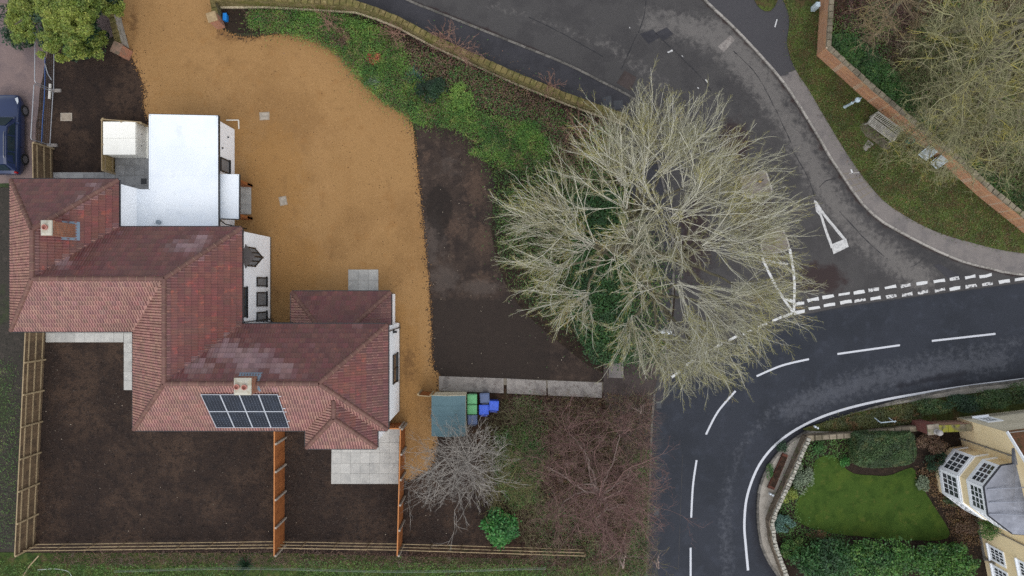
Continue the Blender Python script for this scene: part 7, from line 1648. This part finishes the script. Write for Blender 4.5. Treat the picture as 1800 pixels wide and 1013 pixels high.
BED3 = [(840, 230), (930, 230), (1010, 280), (1100, 330), (1170, 460), (1170, 640), (1100, 650), (1020, 600), (960, 560), (890, 500), (870, 420), (868, 320)]
cover_stuff('undergrowth', 'dark green undergrowth on the ground below the huge bare tree', BED3, 26000, 0.10, l_ivy, 85, hmax=0.7, bumps=80, jit=12)
cover_stuff('dark_undergrowth', 'deep green leaves in the middle of the bed under the huge tree', [(1000, 340), (1100, 330), (1120, 640), (1040, 640), (1000, 560)], 12000, 0.13, lm('deep_ivy', (44, 78, 36), (32, 58, 30), c3=(66, 96, 44)), 86, hmax=1.2, bumps=40)
cover_stuff('dull_weeds', 'dull olive weeds mixed through the ivy bed beside the gravel', BED1, 7000, 0.09, l_bram, 87, hmax=0.65, bumps=50)
cover_stuff('bed_dead_leaves', 'dead brown leaves caught in the ivy bed', BED1, 6600, 0.08, l_brown, 88, hmax=0.7, bumps=30, jit=9, thr=0.3)
cover_stuff('path_litter', 'brown fallen leaves strewn over the muddy corner footpath', [(1062, 690), (1148, 700), (1142, 860), (1138, 1013), (1108, 1013), (1100, 840), (1068, 770)], 3600, 0.07, l_fallen, 89, z0=0.11, hmax=0.05, bumps=40, up=2.0)
cover_stuff('bed_grass', 'long bright grass blades rising through the weeds of the shrub bed', BED1, 14000, 0.20, lm('bed_blade', (104, 134, 56), (76, 108, 44), c3=(140, 144, 80)), 90, hmax=0.7, bumps=40, aspect=0.10, up=0.1, jit=8)
cover_stuff('bed_stems', 'reddish-brown dead stems in the upper part of the shrub bed', BED1, 6000, 0.26, l_brown, 91, hmax=0.8, bumps=26, aspect=0.07, up=0.1)
SH = [('leafy_shrub', 'small orange-red shrub in the middle of the ivy bed', 655, 100, 0.55, 0.55, 0.7, l_red, 700, 0.11), ('leafy_shrub', 'pale grey-leaved shrub at the gravel edge', 656, 146, 0.55, 0.5, 0.6, l_grey, 900, 0.09), ('leafy_shrub', 'dry brown dome-shaped shrub touching the gravel edge', 602, 66, 0.75, 0.7, 0.8, l_brown, 1500, 0.08),
      ('leafy_shrub', 'dark evergreen shrub right of the spiky plant', 760, 160, 1.0, 0.9, 1.1, l_dark, 2600, 0.11), ('leafy_shrub', 'round mid-green shrub right of the dark evergreen shrub', 812, 165, 0.9, 0.9, 0.9, MATS['bed_blade'], 2600, 0.08), ('leafy_shrub', 'fresh green mound near the top gate pier', 462, 32, 0.8, 0.45, 0.5, l_laur, 1300, 0.10),
      ('leafy_shrub', 'low green mound beside the open soil below the ivy bed', 858, 262, 1.2, 1.0, 0.6, MATS['bed_blade'], 3200, 0.08), ('leafy_shrub', 'mid-green rounded shrub at the right end of the ivy bed', 930, 240, 1.2, 1.0, 0.9, MATS['fresh_weed_leaf'], 3600, 0.08), ('leafy_shrub', 'bright green weedy clump just below the wall bend', 620, 44, 1.1, 0.5, 0.5, l_ivy, 1800, 0.10)]
for i, (nm, lab, px, py, rx, ry, h, m_, n, s) in enumerate(SH): shrub(nm, lab, px, py, rx, ry, h, m_, n, s, 100 + i, group='shrubs in the roadside bed')
# spiky plant and feathery blue conifer
def spiky(name, label, px, py, n, length, material, seed, width=0.05, lean=1.1, z0=0.1, cat='plant'):
    c = np.array(W(px, py, z0)); r = np.random.default_rng(seed); pts = np.repeat(c[None], n, 0) + r.normal(size=(n, 3)) * np.array([0.06, 0.06, 0.02]); root = empty(name, tuple(c), label, cat)
    blades('blades', pts, length, width, material, root, seed, lean); return root
spiky('spiky_plant', 'spiky olive-green plant with strap leaves at the gravel edge', 722, 165, 130, 0.85, l_yg, 120); spiky('feathery_conifer', 'small blue-green feathery conifer above the spiky plant', 729, 140, 260, 0.75, l_blue, 121, 0.06)
spiky('straw_tuft', 'pale straw-coloured grass tuft beside the dark soil', 806, 218, 220, 0.5, l_straw, 122, 0.03); spiky('straw_tuft', 'small white-grey dead tuft at the gravel corner', 737, 208, 120, 0.35, l_grey, 123, 0.04)
# leafless shrubs along the wall
for seed, (cx, cy, r_, lab) in enumerate(((800, 88, 52, 'leafless pinkish shrub against the mossy wall at its bend'), (775, 62, 30, 'small leafless shrub poking over the mossy wall'), (965, 150, 34, 'leafless twiggy shrub leaning on the wall near its road end'), (1010, 225, 44, 'leafless reddish shrub at the edge of the huge tree'), (575, 40, 34, 'leafless grey shrub in the green bed at the top'), (690, 60, 30, 'sparse leafless brown shrub near the wall curve'))):
    ol = [(cx + r_ * math.cos(a) * (1 + .25 * math.sin(3 * a + seed)), cy + r_ * 0.8 * math.sin(a)) for a in np.linspace(0, 6.28, 14)[:-1]]; hb = [(cx, cy, 1.2, 16, 0.02), (cx + 10, cy + 4, 1.0, 10, 0.018)]
    tt = Vector(W(cx, cy, 0)); ff_ = tt + Vector((0, 0, .5)); lim = [([tt, ff_], 0.05, 0.04)] + [([ff_, ff_.lerp(W3(h), .5), W3(h)], 0.03, 0.02) for h in hb]
    mt_ = mat('pinkish_twig', (150, 116, 100), [((118, 88, 76), 1.4, 0.45, 0.65, 0.7)], island=0.2, rough=0.95) if 'pinkish_twig' not in MATS else MATS['pinkish_twig']
    bare_tree('bare_shrub', lab, tuple(tt), lim, ol, hb, 200 + seed, P_GR, mats=(mt_,) * 4, centre=(cx, cy), elev=(0, 45), sides=(5, 3, 3, 3), cat='shrub', spread=1.8, kz=0.035)

# bright laurel by the rail fence, scrub floor
shrub('laurel_bush', 'bright green glossy laurel bush beside the rail fence', 881, 926, 1.25, 1.3, 1.7, l_laur, 5200, 0.17, 130, cat='bush', lumps=30, up=0.6)
cover_stuff('scrub_leaves', 'green weeds scattered through the brown scrub right of the shed', [(870, 760), (930, 740), (960, 800), (940, 880), (900, 900), (870, 840)], 7000, 0.10, l_bram, 131, hmax=0.5, bumps=26)
cover_stuff('leaf_litter', 'brown fallen leaves under the reddish bare tree by the road', [(890, 700), (1058, 700), (1070, 780), (1104, 850), (1112, 1000), (930, 1000), (930, 880), (900, 780)], 9000, 0.08, l_fallen, 132, hmax=0.12, bumps=60, up=1.2)
cover_stuff('thicket_moss', 'mossy green undergrowth showing through the bramble thicket', [(900, 700), (950, 690), (965, 760), (950, 860), (1000, 900), (1080, 940), (1100, 1000), (960, 1000), (930, 900), (905, 800)], 5600, 0.09, l_bram, 134, hmax=0.3, bumps=24)
cover_stuff('kerb_weeds', 'mossy green strip of weeds beside the lower left kerb', [(1108, 800), (1140, 790), (1136, 1013), (1100, 1013), (1112, 900)], 3600, 0.09, l_bram, 133, z0=0.1, hmax=0.2, bumps=26)

# field edge grass at the bottom and left strip
cover_stuff('field_grass', 'rough green grass and weeds along the bottom edge', [(0, 985), (120, 992), (300, 996), (420, 988), (560, 985), (700, 990), (900, 992), (1040, 996), (1040, 1060), (-60, 1060), (-40, 980)], 16000, 0.13, l_grass, 140, hmax=0.6, bumps=60, aspect=0.25)
cover_stuff('dead_stems', 'dry brown stems between the rail fence and the field grass', [(100, 972), (480, 968), (900, 976), (1030, 980), (1030, 1000), (480, 996), (100, 990)], 4200, 0.16, l_brown, 141, hmax=0.15, bumps=60, aspect=0.12)
cover_stuff('strip_grass', 'green grass patches in the dark strip at the left edge', [(-20, 620), (30, 640), (36, 760), (22, 960), (-20, 970)], 2600, 0.10, l_grass, 142, z0=0.0, hmax=0.2, bumps=22, aspect=0.3)
spiky('field_shrub', 'dark green spray leaning in the field grass left of the middle fence', 432, 992, 160, 0.6, l_dark, 143)

# verge: leaves and moss; woodland floor ivy behind the brick wall
VP = PAV_R[6:-6] + [(1790, 440), (1790, 400), (1716, 346), (1656, 292), (1585, 233), (1514, 174), (1435, 104), (1440, 10), (1400, 10)]
cover_stuff('verge_grass', 'mossy tussocks of grass across the right-hand verge', VP, 16000, 0.09, lm('verge_blade', (84, 100, 46), (62, 74, 36), c3=(104, 94, 58)), 150, z0=0.12, hmax=0.10, bumps=140, aspect=0.3)
cover_stuff('verge_leaves', 'brown fallen leaves strewn on the right-hand verge', VP, 4200, 0.07, l_fallen, 151, z0=0.13, hmax=0.04, bumps=150, up=2.0)
WOOD = [(1462, 0), (1800, 0), (1850, 100), (1850, 420), (1800, 384), (1700, 290), (1560, 168), (1462, 84)]
cover_stuff('woodland_ivy', 'dark ivy covering the ground behind the orange brick wall', [(1462, 60), (1500, 60), (1560, 110), (1600, 160), (1640, 210), (1740, 300), (1850, 380), (1850, 430), (1700, 292), (1560, 170), (1464, 86)], 17000, 0.12, lm('wood_ivy', (58, 92, 40), (42, 70, 32), c3=(84, 110, 54), isl=0.45), 152, hmax=0.6, bumps=60)
cover_stuff('woodland_leaves', 'mixed green undergrowth below the trees behind the brick wall', WOOD, 22000, 0.12, lm('wood_leaf', (84, 112, 50), (58, 90, 40), c3=(112, 120, 64)), 153, hmax=0.4, bumps=44)
cover_stuff('woodland_litter', 'brown fallen leaves on the woodland floor behind the brick wall', WOOD, 10000, 0.08, l_fallen, 154, hmax=0.08, bumps=120, up=1.6)

# lower right garden
hd = empty('clipped_hedge', W(1550, 795, 0.13), 'clipped rounded green hedge between the lawn and the garden wall', 'hedge')
r = np.random.default_rng(160); P = scatter_poly(smooth_line([(1494, 762), (1540, 756), (1598, 757), (1610, 780), (1606, 812), (1560, 822), (1510, 820), (1492, 800)], 8, True), 16000, r); ed = np.array([min(1.0, max(0.0, 1 - max(abs((x - 1551) / 60), abs((y - 789) / 34)))) for x, y in P]); z = 0.2 + 1.35 * np.clip(ed * 3.0, 0, 1) ** 0.5 * (0.75 + 0.25 * r.random(len(P))) + 0.1 * np.sin(P[:, 0] / 7) * np.cos(P[:, 1] / 6); k = (H - z) / F
leaves('foliage', np.stack([(P[:, 0] - 900) * k, (506.5 - P[:, 1]) * k, z], 1), 0.085, l_hedge, hd, up=0.5, seed=161)
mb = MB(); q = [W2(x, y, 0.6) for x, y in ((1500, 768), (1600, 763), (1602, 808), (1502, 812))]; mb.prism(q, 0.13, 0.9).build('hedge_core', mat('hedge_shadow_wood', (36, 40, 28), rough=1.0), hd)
for i, (lab, px, py, rx, ry, h, m_, n, s) in enumerate((('dark conifer hedge mass at the lower middle of the garden', 1455, 985, 2.2, 1.3, 1.8, l_con, 7000, 0.15), ('bright conifer hedge mass right of the dark one at the bottom', 1550, 985, 2.3, 1.3, 2.0, lm('bright_conifer', (64, 102, 40), (44, 78, 36), c3=(92, 122, 52), isl=0.45), 7500, 0.15), ('conifer hedge mass nearest the cream house at the bottom', 1660, 990, 2.2, 1.3, 2.0, MATS['bright_conifer'] if 'bright_conifer' in MATS else l_con, 7000, 0.15))):
    shrub('conifer_hedge', lab, px, py, rx, ry, h, m_, n, s, 170 + i, z0=0.13, cat='hedge', lumps=46, up=0.3, group='conifer hedges at the bottom')
GB = [('grey-green shrub inside the flint wall bend', 1412, 838, 0.7, 1.0, 0.7, l_grey), ('yellow-tinged shrub beside the lawn on the flint wall side', 1386, 870, 0.6, 0.6, 0.6, l_yg), ('blue-green shrub at the lower left of the lawn bed', 1378, 920, 0.8, 0.6, 0.7, l_blue), ('low green plant at the top left corner of the lawn', 1486, 812, 0.35, 0.35, 0.4, l_laur), ('brown faded shrub between hedge and brick pier', 1640, 778, 1.0, 0.7, 0.8, l_brown), ('dark shrub under the bay window corner', 1650, 815, 0.9, 0.8, 0.8, l_dark),
      ('dark green shrub in the bed below the bay', 1680, 870, 1.0, 0.8, 0.7, l_hedge), ('brownish low plants at the foot of the cream wall', 1700, 920, 0.8, 1.0, 0.4, l_brown), ('dark green climbing plant on the wall below the bay', 1735, 925, 0.55, 0.9, 2.4, l_bram), ('green bush in the bed below the flint wall', 1395, 965, 0.9, 0.8, 0.8, l_bram), ('low grey plant in the dark bed right of the lawn', 1622, 850, 0.45, 0.6, 0.4, l_grey), ('rusty leaf heap at the bottom of the lawn', 1440, 940, 0.8, 0.35, 0.2, l_fallen), ('small green plant beside the top lawn bed', 1440, 790, 0.4, 0.35, 0.35, l_bram)]
for i, (lab, px, py, rx, ry, h, m_) in enumerate(GB): shrub('garden_shrub', lab, px, py, rx, ry, h, m_, int(2200 * rx * ry + 400), 0.09, 190 + i, z0=0.14, group='shrubs in the cream house garden', lumps=16)
BEDP = [(1356, 905), (1380, 846), (1414, 772), (1500, 762), (1500, 815), (1440, 800), (1425, 830), (1400, 890), (1410, 925), (1500, 945), (1480, 960), (1380, 960)]
cover_stuff('bed_weeds', 'small green weeds in the flower bed round the lawn', BEDP, 4200, 0.08, l_bram, 210, z0=0.14, hmax=0.25, bumps=36)
cover_stuff('bed_litter', 'brown leaf litter on the bed soil beside the cream house', [(1610, 830), (1660, 800), (1700, 860), (1730, 960), (1680, 960), (1660, 900), (1620, 850)], 3800, 0.08, l_fallen, 211, z0=0.14, hmax=0.15, bumps=30)
# roadside hedge band below the main road
for i, (px, py, rx, ry, h, m_, lab) in enumerate(((1640, 716, 1.3, 0.55, 0.8, l_hedge, 'leftmost dark hedge clump on the roadside bank'), (1690, 710, 1.4, 0.6, 1.0, l_dark, 'dark green hedge clump on the roadside bank above the brick wall'), (1745, 702, 1.4, 0.65, 1.1, l_hedge, 'dense hedge clump on the bank above the cream house'), (1795, 694, 1.3, 0.7, 1.1, l_hedge, 'rightmost hedge clump on the roadside bank at the edge'))):
    shrub('roadside_hedge', lab, px, py, rx, ry, h, m_, 4200, 0.09, 220 + i, z0=0.14, cat='hedge', lumps=30, group='hedge clumps on the roadside bank')
cover_stuff('bank_ivy', 'low mixed ivy on the bank between the main road and garden wall', [(1424, 752), (1500, 730), (1620, 706), (1640, 726), (1600, 744), (1500, 756)], 6000, 0.08, lm('bank_leaf', (74, 78, 40), (56, 64, 36), c3=(104, 74, 46)), 230, z0=0.14, hmax=0.2, bumps=50)
shrub('low_plant', 'small mossy mound on the concrete corner beside the planter', 1353, 830, 0.3, 0.55, 0.2, l_bram, 500, 0.06, 240, z0=0.1, stems=False, cat='plant'); shrub('low_plant', 'dark trailing plant at the top of the corner planter', 1376, 786, 0.45, 0.4, 0.25, l_dark, 500, 0.07, 241, z0=0.1, stems=False, cat='plant')
# scattered crumbs on the soil and stones on the gravel
def crumbs(name, label, poly, n, size, material, seed, z=0.02):
    P = scatter_poly(poly, n, np.random.default_rng(seed)); k = (H - z) / F; return leaves(name, np.stack([(P[:, 0] - 900) * k, (506.5 - P[:, 1]) * k, np.full(n, z)], 1), size, material, up=3.0, aspect=0.8, seed=seed, label=label, cat='debris', kind='stuff')
m_crumb = mat('pale_stone_chip', (150, 138, 122), island=0.3, rough=0.9)
crumbs('stone_chips', 'pale stone chips scattered over the bare back gardens', [(80, 610), (480, 770), (700, 860), (860, 950), (500, 950), (70, 950)], 60, 0.06, m_crumb, 250); crumbs('soil_chips', 'pale stone chips scattered over the open soil east of the gravel', EAST, 60, 0.06, m_crumb, 251)
crumbs('dark_leaves', 'dark fallen leaves dotted over the golden gravel', GRAVEL, 420, 0.06, mat('dark_leaf_bit', (70, 46, 26), island=0.4, rough=0.9), 252, z=0.03)

# ragged edge of the gravel: stones kicked out over the soil and soil specks on the gravel
GE = smooth_line(GRAVEL, 3, True); r = np.random.default_rng(260); ii = r.integers(0, len(GE), 5200); G = np.array(GE)[ii] + r.normal(size=(5200, 2)) * 2.2
k = (H - 0.03) / F; GP = np.stack([(G[:, 0] - 900) * k, (506.5 - G[:, 1]) * k, np.full(len(G), 0.03)], 1)
leaves('gravel_fringe', GP, 0.05, mat('kicked_gravel', (156, 116, 70), island=0.35, rough=0.9), up=3.0, aspect=0.8, seed=261, label='loose golden stones kicked over the edge of the gravel', cat='gravel', kind='stuff')
G2 = np.array(GE)[r.integers(0, len(GE), 3000)] + r.normal(size=(3000, 2)) * 4.0; G2P = np.stack([(G2[:, 0] - 900) * k, (506.5 - G2[:, 1]) * k, np.full(len(G2), 0.034)], 1)
leaves('soil_specks', G2P, 0.08, mat('soil_speck', (58, 46, 38), island=0.4, rough=0.95), up=3.0, aspect=0.8, seed=262, label='dark soil crumbs scattered along the gravel edge', cat='soil', kind='stuff')
crumbs('gravel_stones', 'pale and dark single stones showing across the golden gravel', GRAVEL, 9000, 0.055, mat('mixed_gravel_stone', (150, 112, 68), [((176, 142, 98), 40, 0.5, 0.6, 0.8), ((108, 78, 46), 55, 0.55, 0.62, 0.7)], island=0.25, rough=0.9), 263, z=0.028)
crumbs('soil_clods', 'small dark and pale clods over the bare back gardens', [(80, 606), (480, 606), (480, 950), (70, 950)], 3800, 0.10, mat('soil_clod', (54, 45, 40), island=0.32, rough=0.95), 264, z=0.014)
crumbs('side_soil_clods', 'small clods over the narrow bare garden and side plot', [(505, 770), (580, 800), (590, 860), (850, 870), (860, 950), (505, 950)], 2400, 0.09, MATS['soil_clod'], 265, z=0.014)
